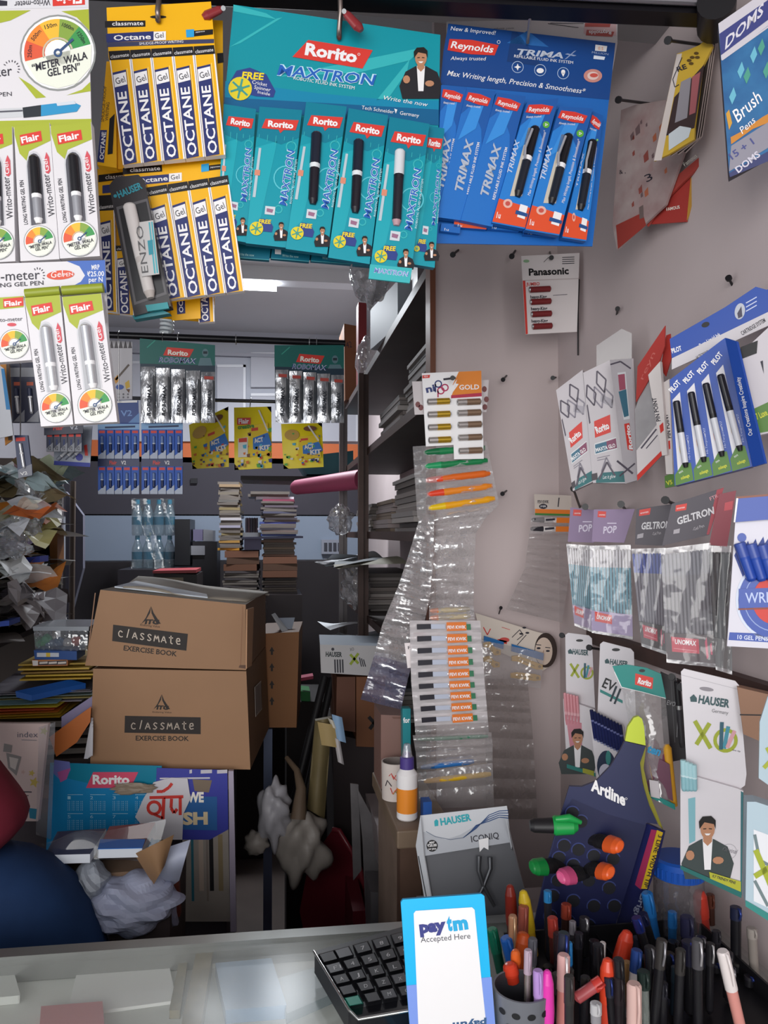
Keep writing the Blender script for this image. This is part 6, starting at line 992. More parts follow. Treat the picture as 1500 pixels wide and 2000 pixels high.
# thin second rod with three bright activity bags
Y3 = 2.55; z3 = at(480, 783, Y3).z; b = B(); b.tube([V((at(120, 783, Y3).x-.3, Y3, z3)), V((at(548, 783, Y3).x, Y3, z3))], .006, M('#4a4a50', .4, .4), 10); b.build('hanging_rod', None, 'thin grey rod lower than the black rod, behind it', 'rod')
def kit(px, label, hdr):
    xs = [p[0] for p in px]; ys = [p[1] for p in px]; x0, x1, y0, y1 = min(xs), max(xs), min(ys), max(ys); pl = FR((x0+x1)/2, y0, Y3-.02); t = thing('activity_bag', label, 'activity bag', pl.p((x0+x1)/2, y1)); f = quad(*px)
    b = B(); YK = M('#f8e01c', .4); b.grid(lambda u, v: pl.p(*f(u, v), .012*math.sin(math.pi*u)*math.sin(math.pi*min(1, v*1.1))), 8, 10, YK); b.plate(pl, px, .004, M('#e8d42a', .4)); b.build('bag', t); b = B(); a = A(b, pl, f, .015)
    RN2 = random.Random(int(x0)); C_ = [M(c) for c in ('#e9e4dc', '#d8432f', '#2a74c4', '#e07a24', '#58b04a', '#7a4a2c', '#c9a04a', '#4fb4d0', '#2c3f86')]
    if hdr: a.poly(RED, [(.08, .17), (.44, .17), (.44, .28), (.08, .28)], 2); a.txt('Flair', (.12, .26), (.4, .26), 9, WHITE, 3, .03); a.txt('creative', (.1, .35), (.54, .33), 8, M('#3a8a3a'), 3, .04); a.poly(C_[0], [(.1, .5), (.36, .48), (.36, .8), (.1, .8)], 2); a.poly(C_[1], [(.12, .5), (.34, .49), (.34, .56), (.12, .56)], 3)
    else: a.ell(C_[6], .25, .25, .18, .12, k=2); a.ell(C_[5], .7, .12, .16, .06, k=2)
    a.poly(M('#ecc91a'), [(.42, .3), (.9, .26), (.95, .78), (.36, .8)], 2); a.poly(C_[1], [(.46, .34), (.64, .33), (.64, .38), (.46, .39)], 3); a.poly(C_[2], [(.5, .5), (.9, .42), (1, .62), (.8, .72), (.5, .68)], 3); a.txt('ACT', (.54, .58), (.78, .56), 8, C_[0], 5, .05); a.txt('KIT', (.68, .7), (.96, .69), 8, C_[0], 5, .05)
    for i in range(34):
        u, v = RN2.uniform(.04, .96), RN2.uniform(.2 if i > 20 else .68, .97); s_ = RN2.uniform(.02, .055); m = RN2.choice(C_); a.poly(m, [(u-s_, v-s_*.5), (u+s_, v-s_*.7), (u+s_*.8, v+s_*.6), (u-s_*.7, v+s_*.5)], 4)
    a.line(C_[0], [(.66, .05), (.9, .4)], 3, 5); b.build('printed_front', t)
kit([(369, 830), (446, 794), (447, 912), (376, 916)], 'yellow activity bag half hidden behind the green headed foil card', False); kit([(457, 796), (530, 794), (531, 914), (458, 918)], 'yellow activity bag with a red label hanging alone in the middle', True); kit([(549, 828), (629, 826), (632, 912), (554, 916)], 'yellow activity bag under the foil card next to the shelving', False)
p = at(490, 783, Y3); e_ = at(488, 799, Y3); b = B(); b.tube([V((p.x, Y3+.01, z3+.002)), V((p.x, Y3, z3+.01)), V((p.x, Y3-.012, z3)), V((e_.x, Y3-.015, e_.z)), V((e_.x-.008, Y3-.01, e_.z-.006))], .0018, STEEL, 6); b.build('rod_hook', None, 'small wire hook holding the middle yellow bag', 'hook')
# loft cabinet doors of the back wall
t = thing('loft_cabinet', 'pale loft cabinet doors high on the back wall', 'cabinet', at(440, 868, 5.08)); LC = M('#b3b4bd', .6, 0, .05, 5); LF = M('#9b9ca6', .5)
for x0, y0, x1, y1 in ((200, 705, 420, 862), (424, 712, 480, 862), (490, 768, 700, 862), (490, 688, 700, 756)):
    cube_px('door', [(x0, y0), (x1, y0), (x1, y1), (x0, y1)], 5.07, .03, LC, None, None, t)
    pl = FR(x0, y0, 5.066); b = B(); 
    for q4 in ([(x0, y0), (x1, y0), (x1, y0+5), (x0, y0+5)], [(x1-5, y0), (x1, y0), (x1, y1), (x1-5, y1)]): b.plate(pl, q4, .02, M('#c9cad0', .4))
    b.build('door_frame', t)
st('trim_6', B().box((-1.45, 5.06, at(0, 683, 5.1).z), (WX, 5.1, at(0, 676, 5.1).z), M('#9fa0aa', .6)))
# water bottles, tower, boxes
BWt = clear('#7f9cab', .35, .08); BCp = M('#23708c', .4); WRP = M('#2c5f78', .4)
for tier, (yt, yb) in enumerate(((976, 1046), (1046, 1112))):
    for i in range(4):
        x = 268+i*21; Y = 4.72; p0, p1 = upright(x, yb, yt, Y); r = .031; t = thing('water_bottle', 'clear water bottle, %s tier of the pack, %s the black tower' % (('upper', 'lower')[tier], ('fourth from', 'third from', 'second from', 'right beside')[i]), 'bottle', p0, 'water bottles in the wrapped pack')
        b = B(); b.lathe(p0, p1, [(0, r*.9, BWt), (.05, r, BWt), (.62, r, BWt), (.8, r*.6, BWt), (.88, r*.4, None)], 12); b.build('bottle_body', t); b = B(); b.lathe(p0.lerp(p1, .88), p1, [(0, r*.45, BCp), (1, r*.42, None)], 10); b.build('cap', t); b = B(); b.lathe(p0.lerp(p1, .3), p0.lerp(p1, .52), [(0, r*1.02, WRP), (1, r*1.02, None)], 12); b.build('label_band', t)
t = None
a_, b_ = at(256, 1112, 4.66), at(340, 974, 4.66); b = B(); b.grid(lambda u, v: V((a_.x+(b_.x-a_.x)*u, 4.66+.006*math.sin(9*u+5*v), a_.z+(b_.z-a_.z)*v)), 12, 12, clear('#8fa6b0', .1, .08, .2, 12, .08, .4)); b.build('shrink_film', None, 'clear shrink film wrapped round the water bottles', 'film')
Tw = M('#15161c', .35); cube_px('computer_tower', [(341, 1014), (371, 1014), (371, 1104), (341, 1104)], 4.6, .3, Tw, 'tall black computer tower beside the wrapped water bottles', 'computer')
cube_px('storage_box', [(377, 1034), (396, 1034), (396, 1056), (377, 1056)], 4.7, .2, M('#6a6480'), 'small violet box on the dark side table by the tower', 'box'); cube_px('storage_box', [(397, 1034), (416, 1036), (416, 1057), (397, 1057)], 4.7, .2, M('#77787e'), 'small grey box beside the violet one by the tower', 'box')
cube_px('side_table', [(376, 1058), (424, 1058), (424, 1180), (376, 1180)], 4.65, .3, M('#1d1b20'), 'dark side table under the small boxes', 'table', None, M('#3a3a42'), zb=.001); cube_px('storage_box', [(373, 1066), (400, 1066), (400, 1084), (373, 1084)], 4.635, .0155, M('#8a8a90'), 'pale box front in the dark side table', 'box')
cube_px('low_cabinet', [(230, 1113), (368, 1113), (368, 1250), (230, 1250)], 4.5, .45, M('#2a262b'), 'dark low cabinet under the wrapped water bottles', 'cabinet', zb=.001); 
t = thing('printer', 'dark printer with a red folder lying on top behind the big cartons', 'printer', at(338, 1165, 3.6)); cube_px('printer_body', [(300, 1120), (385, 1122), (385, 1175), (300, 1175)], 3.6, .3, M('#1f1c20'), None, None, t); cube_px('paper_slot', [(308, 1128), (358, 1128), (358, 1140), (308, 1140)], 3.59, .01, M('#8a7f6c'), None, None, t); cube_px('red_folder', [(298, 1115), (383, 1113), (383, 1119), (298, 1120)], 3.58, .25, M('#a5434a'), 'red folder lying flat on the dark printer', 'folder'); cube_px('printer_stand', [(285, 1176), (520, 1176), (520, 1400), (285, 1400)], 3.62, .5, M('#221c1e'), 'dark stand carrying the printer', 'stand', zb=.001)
# piles of books and note pads by the back wall
C1 = [M(c, .6) for c in ('#8f7f5c', '#7d7468', '#a08a58', '#6e6a66', '#9c8468')]; C2 = [M(c, .6) for c in ('#b9862f', '#a9a4b6', '#8f8ca8', '#b58a4a', '#c9c4c8', '#8a93a8')]; C3 = [M(c, .6) for c in ('#6f4a38', '#5c4234', '#7a5240')]; C4 = [M(c, .6) for c in ('#4a5a9a', '#8a3f55', '#6a6f9c', '#a8a4b4', '#3f4a80', '#9c5060')]; C5 = [M(c, .6) for c in ('#4c4648', '#575052')]
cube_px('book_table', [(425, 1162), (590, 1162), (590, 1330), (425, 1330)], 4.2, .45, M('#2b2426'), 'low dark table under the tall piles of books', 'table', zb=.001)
stack('book', 436, 506, 4.22, .3, 1161, 10, 4.6, C5, 'grey book in the lowest part of the pile beside the side table', 'book', 'grey books in the low pile'); stack('bundle', 438, 505, 4.22, .3, 1115, 3, 13, C3, 'brown paper bundle on the grey book pile', 'bundle', 'brown bundles on the grey books')
stack('book', 428, 472, 4.25, .26, 1075, 16, 4.9, C2+C1[:2], 'pale or yellowish book in the upper middle of the tall narrow pile', 'book', 'books in the tall narrow pile'); stack('book', 426, 468, 4.25, .26, 996, 11, 5, C1, 'dull brown book at the top of the tall narrow pile', 'book', 'brown books topping the narrow pile')
cube_px('storage_box', [(477, 1050), (510, 1050), (510, 1074), (477, 1074)], 4.3, .2, M('#7c7aa0'), 'violet box standing between the two tall piles', 'box'); cube_px('storage_box', [(474, 1040), (510, 1040), (510, 1049), (474, 1049)], 4.29, .2, M('#77787c'), 'flat grey box on the violet box between the piles', 'box')
stack('book', 512, 580, 4.24, .3, 1161, 7, 4.6, C5, 'dark grey book at the bottom of the wide pile', 'book', 'grey books under the wide pile'); stack('bundle', 512, 582, 4.22, .3, 1128, 3, 13.5, C3, 'brown bundle in the middle of the wide pile', 'bundle', 'brown bundles in the wide pile'); stack('book', 512, 576, 4.23, .3, 1087, 8, 4.6, [M('#7a6054', .6), M('#8a7a6a', .6)], 'brownish pad above the bundles in the wide pile', 'pad', 'brown pads in the wide pile')
cube_px('book_board', [(472, 1049), (592, 1047), (592, 1051), (472, 1053)], 4.2, .34, M('#2c2c40'), 'thin dark board across the wide pile of books', 'board'); stack('book', 508, 582, 4.22, .28, 1047, 8, 4, C4, 'blue or red magazine in the wide pile above the dark board', 'magazine', 'magazines above the board', .015); stack('book', 512, 578, 4.22, .28, 1015, 10, 4, [M('#a9a4b4', .5), M('#8a3f55', .5), M('#6a5f6a', .5), M('#5a5a70', .5)], 'magazine with pale edge near the top of the wide pile', 'magazine', 'magazines near the top', .012); stack('book', 490, 570, 4.22, .25, 975, 3, 5, [M('#d3d1da', .4), M('#4a464c', .5), M('#7a7880', .5)], 'loose pad lying on top of the wide pile', 'pad', 'pads topping the wide pile', .02)
for i in range(5): cube_px('ledger', [(479+i*5, 1012), (483+i*5, 1011), (483+i*5, 1040), (479+i*5, 1040)], 4.31, .15, [M('#2a1f2c'), M('#3a2430'), M('#241f30')][i % 3], 'thin dark ledger standing between the tall piles', 'ledger', group='dark ledgers standing between the piles')
# pink roll, teal bundle, wall boxes on the right of the back wall
b = B(); p, q_ = at(576, 952, 3.4), at(706, 936, 3.1); b.lathe(p, q_, [(0, .03, M('#a8486a', .5)), (.03, .035, M('#b04f70', .5)), (1, .045, None)], 14, .9); b.build('cloth_roll', None, 'pink rolled sheet jutting from the shelving', 'roll')
cube_px('teal_bundle', [(578, 893), (690, 880), (690, 926), (600, 926)], 3.7, .3, M('#3f7480', .6, 0, .2, 9), 'dull teal bundle lying above the pink roll', 'bundle'); cube_px('bundle_shelf', [(470, 929), (690, 931), (690, 943), (470, 937)], 3.72, .3, M('#2e282c'), 'dark wall shelf under the teal bundle', 'shelf')
t = thing('switch_board', 'pale switch board on the back wall beside the shelving', 'switch board', at(650, 1080, 5.09)); cube_px('board', [(628, 1054), (672, 1054), (672, 1082), (628, 1082)], 5.06, .03, M('#8f93a0'), None, None, t); [cube_px('switch', [(633+i*9, 1060), (639+i*9, 1060), (639+i*9, 1076), (633+i*9, 1076)], 5.055, .006, M('#3a3c46'), None, None, t) for i in range(4)]
cube_px('wall_socket', [(372, 934), (385, 934), (385, 944), (372, 944)], 5.07, .02, M('#1d1d22'), 'black socket on the grey band of the back wall', 'socket')
for x, y1, lab in ((232, 786, 'thin wire from the black rod to the plain blue header card'), (318, 828, 'thin wire from the black rod to the blue pen card below the foil packs')):
    p = at(x, 652, 2.2); p.z = ra.z; e_ = at(x, y1, 2.214); b = B(); b.tube([p+V((0, .012, .004)), p+V((0, 0, .013)), p+V((0, -.012, .004)), V((p.x, 2.2, p.z-.03)), V((e_.x, 2.2135, e_.z))], .0012, STEEL, 6); b.build('hanging_wire', None, lab, 'wire')
b = B(); b.tube([at(-60, 640, 2.0), at(170, 640, 2.12)], .006, M('#3a3a40', .4, .4), 8); b.build('hanging_rod', None, 'short rod behind the gauge pen packs carrying the dark pen cards', 'rod')
for x, Y, y1, lab in ((52, 1.96, 708, 'wire behind the gauge packs holding the card of silver clip pens'), (125, 2.05, 828, 'wire behind the gauge packs holding the card of grey tagged pens'), (150, 2.1, 838, 'wire behind the gauge packs holding the clear blue edged bag'), (40, 1.9, 852, 'wire behind the dark cards holding the tall blue pack')): b = B(); b.tube([at(x, 640, 2.0+.12*(x+60)/230), at(x, 700, Y+.03), at(x, y1, Y+.002)], .0013, STEEL, 6); b.build('hanging_wire', None, lab, 'wire')
# ---------------------------------------------------------------- shelving beyond the end panel
FXs = ex+.0; BRN = M('#4a3530', .5, 0, .25, 25, 0, .4, stretch=(1, .2, 1)); BRD = M('#57504f', .6, 0, .15, 10)
t = thing('wall_shelving', 'brown framed shelving receding behind the end panel', 'shelving', V((.48, 2.6, 0)))
for z in (2.09, 1.8, 1.5, 1.2, .9): b = B(); b.box((FXs, 1.66, z-.018), (WX-.004, 3.7, z), BRD); b.box((FXs-.006, 1.66, z-.022), (FXs, 3.7, z+.003), BRN); b.build('shelf_board', t)
for Y, z1, m in ((2.72, 2.07, BRN), (3.5, 2.07, M('#6f6a6c', .4, .5))):
    for dx in (-.008, .012): b = B(); b.box((FXs+dx-.03, Y+dx, 0), (FXs+dx-.012, Y+.03+dx, z1), m); b.build('post', t)
b = B(); b.box((FXs-.03, 2.752, 1.2), (FXs-.022, 2.756, 2.07), M('#a9a0a0', .4)); b.build('post_edge', t)
GP = [M(c, .6) for c in ('#8d8786', '#6f6967', '#a39c99', '#5d5857', '#7f7673')]
def flatpile(x0, x1, y0, y1, z0, n, th, label, group, cols=GP, name='notebook', cat='notebook'):
    z = z0
    for i in range(n):
        h = th*RN.uniform(.7, 1.2); j = RN.uniform(-.012, .012); k = RN.uniform(-.015, .015); b = B(); b.box((x0+j, y0+k, z+.0006), (x1+j, y1+k, z+h), cols[(i*3+int(i/2)) % len(cols)]); b.build(name, None, label, cat, group); z += h+.0006
flatpile(FXs+.03, .57, 1.75, 2.12, 1.8, 13, .012, 'notebook lying in the grey pile nearest the end panel, second shelf', 'notebooks nearest the panel, second shelf'); flatpile(FXs+.03, .57, 2.2, 2.6, 1.8, 9, .012, 'notebook lying in the grey pile by the brown post, second shelf', 'notebooks by the post, second shelf')
flatpile(FXs+.02, .57, 1.9, 2.25, 1.5, 11, .013, 'notebook lying in the grey pile on the middle shelf near the end panel', 'notebooks near the panel, middle shelf'); flatpile(FXs+.02, .57, 2.32, 2.66, 1.5, 8, .012, 'notebook lying in the pile on the middle shelf by the brown post', 'notebooks by the post, middle shelf', [M('#7a6a5c', .6), M('#8d8180', .6)]); flatpile(FXs+.02, .56, 2.85, 3.3, 1.5, 9, .012, 'notebook lying beyond the brown post on the middle shelf', 'notebooks beyond the post')
flatpile(FXs+.02, .56, 2.9, 3.4, 1.2, 12, .012, 'notebook lying on the low shelf beyond the brown post', 'notebooks on the low shelf'); flatpile(FXs, .5, 2.4, 2.66, .9, 9, .012, 'paper bundle piled on the lowest shelf before the brown post', 'paper on the lowest shelf', [M('#aaa7a5', .6), M('#787b80', .6), M('#8f8a84', .6)], 'paper_bundle', 'paper')
# boxes on the top shelf
CBD = M('#7a4f33', .6, 0, .1, 12); cube_px('cardboard_box', [(672, 632), (704, 638), (704, 722), (674, 718)], 3.4, .25, CBD, 'small brown carton on the top shelf end', 'carton', zb=2.0912, art=lambda a: a.txt('42', (677, 680), (688, 678), 12, INK))
b = B(); o = V((FXs+.01, 2.15, 2.0912)); b.obox(o, V((.16, .04, 0)), V((-.04, .3, 0)), V((0, 0, .13)), M('#c3ccd6', .5)); b.build('white_box', None, 'white carton on the top shelf between brown carton and plastic bags', 'carton')
def crumple(name, c, rx, ry, rz, m, label, cat, amp=.25, seed=1, n=16, parent=None, kind=None, smooth=False):
    R2 = random.Random(seed); ph = [(R2.uniform(0, 6), R2.uniform(0, 6), R2.uniform(2, 7)*(.8 if smooth else 1), R2.uniform(2, 7)*(.8 if smooth else 1)) for _ in range(7)]; b = B(); vs = []; fs = []
    for j in range(n+1):
        for i in range(2*n):
            th, p = math.pi*j/n, math.pi*i/n; d = V((math.sin(th)*math.cos(p), math.sin(th)*math.sin(p), math.cos(th))); k = 1+amp*.55*sum(math.sin(f1*d.x*1.7+a1)*math.sin(f2*d.z*1.7+a2+d.y*2) for a1, a2, f1, f2 in ph)/2.6; vs.append(V(c)+V((d.x*rx*k, d.y*ry*k, d.z*rz*k)))
    for j in range(n):
        for i in range(2*n): fs.append((j*2*n+i, (j+1)*2*n+i, (j+1)*2*n+(i+1) % (2*n), j*2*n+(i+1) % (2*n)))
    b.raw(vs, fs, m, smooth); return b.build(name, parent, label, cat, None, kind)
PB1 = clear('#b9b6bb', .4, .1); c = at(725, 600, 1.95); c.z = 2.19; crumple('plastic_bag', c, .055, .1, .095, PB1, 'clear crumpled plastic bag on the top shelf under the teal cards', 'plastic bag', .3, 3); c = at(690, 615, 3.1); c.x += .06; c.z = 2.2; crumple('plastic_bag', c, .05, .06, .1, PB1, 'clear upright plastic wrap behind the brown carton on the top shelf', 'plastic bag', .25, 8)
cube_px('red_box', [(700, 590), (716, 592), (716, 640), (700, 640)], 3.2, .08, M('#7e2a30'), 'dark red box among the plastic bags on the top shelf', 'box', zb=2.0912); b = B(); b.obox(V((FXs+.02, 1.9, 2.0912)), V((.1, .0, 0)), V((.02, .2, 0)), V((0, 0, .16)), M('#6a6468', .4)); b.build('grey_box', None, 'grey box on the top shelf hidden behind the plastic bag', 'box')
c = at(664, 1015, 3.1); crumple('plastic_bag', c, .05, .08, .06, PB1, 'clear plastic bundle bulging from the middle shelf', 'plastic bag', .35, 5); c = at(655, 1180, 2.9); crumple('plastic_bag', (FXs-.02, 2.95, 1.29), .06, .1, .08, PB1, 'pale plastic bundle on the low shelf by the metal post', 'plastic bag', .35, 9)
def sheet(c, w_, l, a, m, label, group, bend=.02, tilt=0, name='paper_sheet', cat='paper', n=6, kind=None):
    u, v = V((math.cos(a), math.sin(a), 0)), V((-math.sin(a), math.cos(a), tilt)); ph = RN.uniform(0, 6); b = B()
    b.grid(lambda s_, q_: V(c)+u*(s_-.5)*w_+v*(q_-.5)*l+V((0, 0, bend*math.sin(3*s_+ph)*math.cos(2.5*q_+ph)+bend*.9)), n, n, m); return b.build(name, None, label, cat, group, kind)
WPS = [M(c, .6) for c in ('#c9cbd0', '#a9b0b6', '#dfe2e6', '#8f9499', '#b5b09f')]
for z, n_ in ((1.2, 6), (.9, 8)):
    for i in range(n_): sheet((FXs-.03+RN.uniform(-.02, .03), RN.uniform(2.3, 3.2), z+.16+i*.006), .2, .26, RN.uniform(-.4, .4), WPS[i % 5], 'loose sheet sticking out of the lower shelving beyond the end panel', 'loose sheets in the wall shelving')
# white carton and brown cartons stacked before the shelving
def plh(x, y, Y): return FR(x, y, Y)
t = thing('carton', 'white printed carton lying on the brown cartons by the shelving', 'carton', at(680, 1316, 2.05)); Yw = 2.05
b = B(); P = hull(b, [(625, 1259), (760, 1262), (760, 1322), (627, 1314)], Yw, V((.01, .2, 0)), M('#b4b2b4', .5), M('#a7b2c0', .5)); a = A(b, FR(690, 1290, Yw)); a.txt('HAUSER', (636, 1282), (668, 1283), 9, M('#2a3234'), 2, .04); a.ell(INK, 650, 1268, 3, 3); [a.line(INK, [(654+5*i, 1288), (655+5*i, 1314)], 3) for i in range(4)]; a.line(M('#8a9a2a'), [(684, 1278), (700, 1296)], 5, 2); a.line(M('#8a9a2a'), [(700, 1276), (684, 1298)], 5, 2); a.txt('XO', (684, 1272), (692, 1270), 6, INK, 2); [a.line(INK, [(702+4*i, 1284+i*2), (706+4*i, 1302)], 2, 2) for i in range(3)]; b.build('carton_body', t)
cube_px('cardboard_box', [(658, 1322), (694, 1322), (694, 1430), (656, 1424)], 2.07, .2, M('#5a3524', .6), 'dark brown carton standing under the white printed carton', 'carton'); cube_px('cardboard_box', [(696, 1322), (752, 1322), (752, 1460), (696, 1458)], 2.06, .2, M('#6f4428', .6), 'brown carton with a black cross under the white carton', 'carton', art=lambda a: (a.line(BLACK, [(720, 1400), (742, 1424)], 7), a.line(BLACK, [(742, 1398), (722, 1424)], 7)))
cube_px('cardboard_box', [(744, 1396), (790, 1398), (790, 1474), (744, 1472)], 1.47, .1, M('#7f6058', .6), 'dull pink box leaning behind the mug', 'box', zb=ZW+.001, art=lambda a: a.poly(M('#6a4a40'), [(765, 1400), (790, 1400), (790, 1404), (768, 1404)])); cube_px('teal_pouch', [(786, 1384), (802, 1384), (802, 1436), (788, 1434)], 1.44, .02, M('#1a8088', .4), 'teal pouch edge beside the white sachet strip', 'pouch', zb=ZW+.001, art=lambda a: a.txt('for', (788, 1412), (801, 1411), 10, WHITE, 2, .03))
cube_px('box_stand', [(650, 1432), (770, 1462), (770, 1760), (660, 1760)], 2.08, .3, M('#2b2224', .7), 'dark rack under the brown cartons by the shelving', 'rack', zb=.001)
cube_px('low_carton', [(736, 1612), (782, 1612), (782, 1705), (744, 1705)], 1.62, .2, M('#8a8082', .5), 'grey printed box with blue band below the wooden cabinet ledge', 'box', art=lambda a: (a.poly(M('#2f5a8a'), [(742, 1632), (780, 1632), (780, 1648), (744, 1648)]), a.txt('BP', (752, 1628), (774, 1628), 10, WHITE, 2), a.txt('PNTS', (750, 1668), (776, 1668), 9, INK, 2)))
# paper bag of rolled sheets, poles, brush
c0_ = at(628, 1480, 1.9); PBG = M('#6f6242', .6, 0, .2, 12); t = thing('paper_bag', 'tall yellowish paper bag with rolled papers below the white carton', 'paper bag', at(625, 1600, 1.9)); f = quad((616, 1408), (648, 1402), (634, 1600), (600, 1580)); pl = FR(625, 1500, 1.9); b = B(); b.grid(lambda u, v: pl.p(*f(u, v), .02*math.sin(math.pi*u)+.004*math.sin(9*v)), 6, 10, PBG); b.plate(pl, [f(0, 0), f(1, 0), f(1, 1), f(0, 1)], .02, PBG); b.build('bag_body', t)
for x0, y0, x1, y1, m, nm in ((620, 1410, 655, 1455, M('#a08a5c', .6), 'kraft_sheet'), (648, 1395, 668, 1445, M('#86a4c4', .5), 'blue_sheet'), (652, 1440, 664, 1488, M('#b9b4b6', .5), 'white_sheet'), (640, 1402, 652, 1420, M('#c9c2b4', .5), 'white_sheet')):
    b = B(); b.grid(lambda u, v: pl.p(x0+(x1-x0)*u+8*v, y0+(y1-y0)*v+6*u, .025+.008*math.sin(3*u)), 4, 4, m); b.build(nm, t)
for x0, y0, x1, y1, Y, lab in ((634, 1322, 590, 1500, 2.2, 'black pole leaning behind the paper bag'), (648, 1325, 612, 1490, 2.25, 'second black pole leaning right beside the first')): b = B(); p, q_ = at(x0, y0, Y), at(x1, y1, Y-.1); b.tube([p, q_, q_+(q_-p)*.5], .011, M('#1c1b1e', .5), 8); b.build('pole', None, lab, 'pole')
cube_px('green_block', [(587, 1350), (606, 1352), (606, 1370), (588, 1369)], 2.6, .1, M('#1f7a3c', .5), 'small green object in the dark beside the cardboard box', 'block'); cube_px('pink_strip', [(588, 1324), (612, 1320), (612, 1326), (588, 1330)], 2.6, .05, M('#b03a5c', .5), 'small pink strip in the dark above the green object', 'strip')
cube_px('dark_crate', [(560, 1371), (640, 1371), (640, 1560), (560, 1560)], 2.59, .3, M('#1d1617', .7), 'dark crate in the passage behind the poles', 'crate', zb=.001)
# white carrier bag hanging over the chair, red chair
PW = M('#8f8882', .45, 0, .1, 30); c = at(565, 1625, 1.86); t = thing('carrier_bag', 'crumpled white carrier bag hanging in the passage above the red chair', 'carrier bag', c)
crumple('bag_body', at(590, 1650, 1.86), .062, .05, .08, PW, None, None, .3, 21, 20, t, None, True); crumple('bag_fold', at(535, 1590, 1.86), .042, .04, .075, M('#9a989e', .4, 0, .1, 30), None, None, .45, 14, 18, t, None, True); crumple('bag_fold', at(502, 1645, 1.86), .03, .03, .028, PW, None, None, .3, 4, 12, t, None, True)
b = B(); b.tube([at(583, 1600, 1.84), at(588, 1540, 1.86), at(580, 1505, 1.9), at(560, 1480, 1.95)], [.02, .012, .008, .006], M('#5f4f40', .6)); b.build('bag_handle', t)
RDC = M('#6a1d2a', .35); t = thing('plastic_chair', 'dark red plastic chair with a tall curved back in the passage', 'chair', V((at(600, 1800, 2.0).x, 2.0, 0)))
ch = RW(665, 1720, at(668, 1720, 1.95).x, 62); ol = [(600, 1700), (628, 1650), (650, 1620), (662, 1622), (685, 1660), (704, 1700), (714, 1745), (710, 1800), (696, 1850), (600, 1850), (585, 1780)]
b = B(); b.plate(ch, ol, .012, RDC); b.build('backrest', t, bev=.004); b = B(); p = [ch.p(x, y, .004) for x, y in ol[2:9]]; b.tube(p, .007, M('#7a2a34', .3)); b.build('back_rim', t)
s0 = ch.p(690, 1850); b = B(); b.box((s0.x-.25, 1.78, .43), (s0.x+.02, 2.05, .455), RDC); b.build('seat', t, bev=.01)
for lx, ly in ((-.23, 1.8), (-.23, 2.03), (0, 1.8), (0, 2.03)): b = B(); b.lathe(V((s0.x+lx, ly, .43)), V((s0.x+lx*1.06, ly, 0)), [(0, .022, RDC), (1, .016, None)], 10); b.build('leg', t)
b = B(); b.box((s0.x-.02, 1.8, .44), (s0.x+.01, 2.03, .62), RDC); b.build('back_support', t)
# clear sheets hanging below the wooden cabinet edge
for px, lab in (([(684, 1530), (700, 1532), (706, 1700), (690, 1720)], 'pale strip of clear plastic hanging in the passage by the rack'), ([(698, 1540), (730, 1600), (744, 1690), (746, 1780), (714, 1790), (708, 1640)], 'wide clear plastic sheet hanging beside the red chair')):
    pl = FR(710, 1650, 1.72 if 'wide' in lab else 1.75); b = B(); b.plate(pl, px, .003, M('#6d6a6c', .3, 0, .35, 18)); b.build('plastic_sheet', None, lab, 'plastic sheet')
cube_px('floor_bag', [(724, 1742), (758, 1745), (770, 1800), (735, 1800)], 1.6, .1, M('#5f5c60', .6), 'grey white bag crumpled low in the passage', 'bag', zb=.001)
# ---------------------------------------------------------------- big brown cartons on the posters table
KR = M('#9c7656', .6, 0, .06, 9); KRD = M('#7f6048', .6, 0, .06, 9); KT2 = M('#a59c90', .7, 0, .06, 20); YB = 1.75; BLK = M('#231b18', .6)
def itc(a, x, y, s_):
    a.poly(BLK, [(x, y-s_), (x+s_*.25, y-s_*.35), (x+s_*.95, y+s_*.72), (x+s_*.55, y+s_*.72), (x+s_*.05, y-s_*.3)], 2); a.poly(BLK, [(x, y-s_), (x-s_*.1, y-s_*.35), (x-s_*.55, y+s_*.42), (x-s_*.95, y+s_*.72), (x-s_*.5, y+s_*.1)], 2); a.txt('ITC', (x-s_*.62, y+s_*.72), (x+s_*.72, y+s_*.76), s_*.42, BLK, 3, .06, .2)
def carton(px, label, art, ext, mt, flaps=None):
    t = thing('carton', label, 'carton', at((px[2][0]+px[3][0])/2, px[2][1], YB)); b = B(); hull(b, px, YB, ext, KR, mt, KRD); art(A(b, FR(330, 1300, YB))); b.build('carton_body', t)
    return t
CHK = {'c': [[(.9, .75), (.5, .95), (.15, .6), (.2, .15), (.6, 0), (.95, .12)]], 'l': [[(.75, 1.35), (.35, 0)]], 'A': [[(0, 0), (.5, 1), (.95, 0)], [(.2, .35), (.8, .35)]], 's': [[(.9, .85), (.5, 1), (.2, .75), (.5, .5), (.85, .25), (.5, 0), (.1, .12)]], 'm': [[(.0, 0), (.2, 1), (.5, .35), (.8, 1), (1, 0)]], 't': [[(.5, 1.2), (.45, .1), (.8, 0)], [(.1, .85), (.9, .9)]], 'e': [[(.1, .5), (.85, .55), (.7, .95), (.3, .9), (.1, .45), (.35, .05), (.9, .15)]]}
def chalk(a, p0, p1, h, m):
    for i, ch in enumerate('clAssmAte'):
        for st_ in CHK[ch]: a.line(m, [(p0[0]+(p1[0]-p0[0])*(i+.08+.72*x)/9, p0[1]+(p1[1]-p0[1])*(i+x)/9-y*h*.72) for x, y in st_], 1.9, 3)
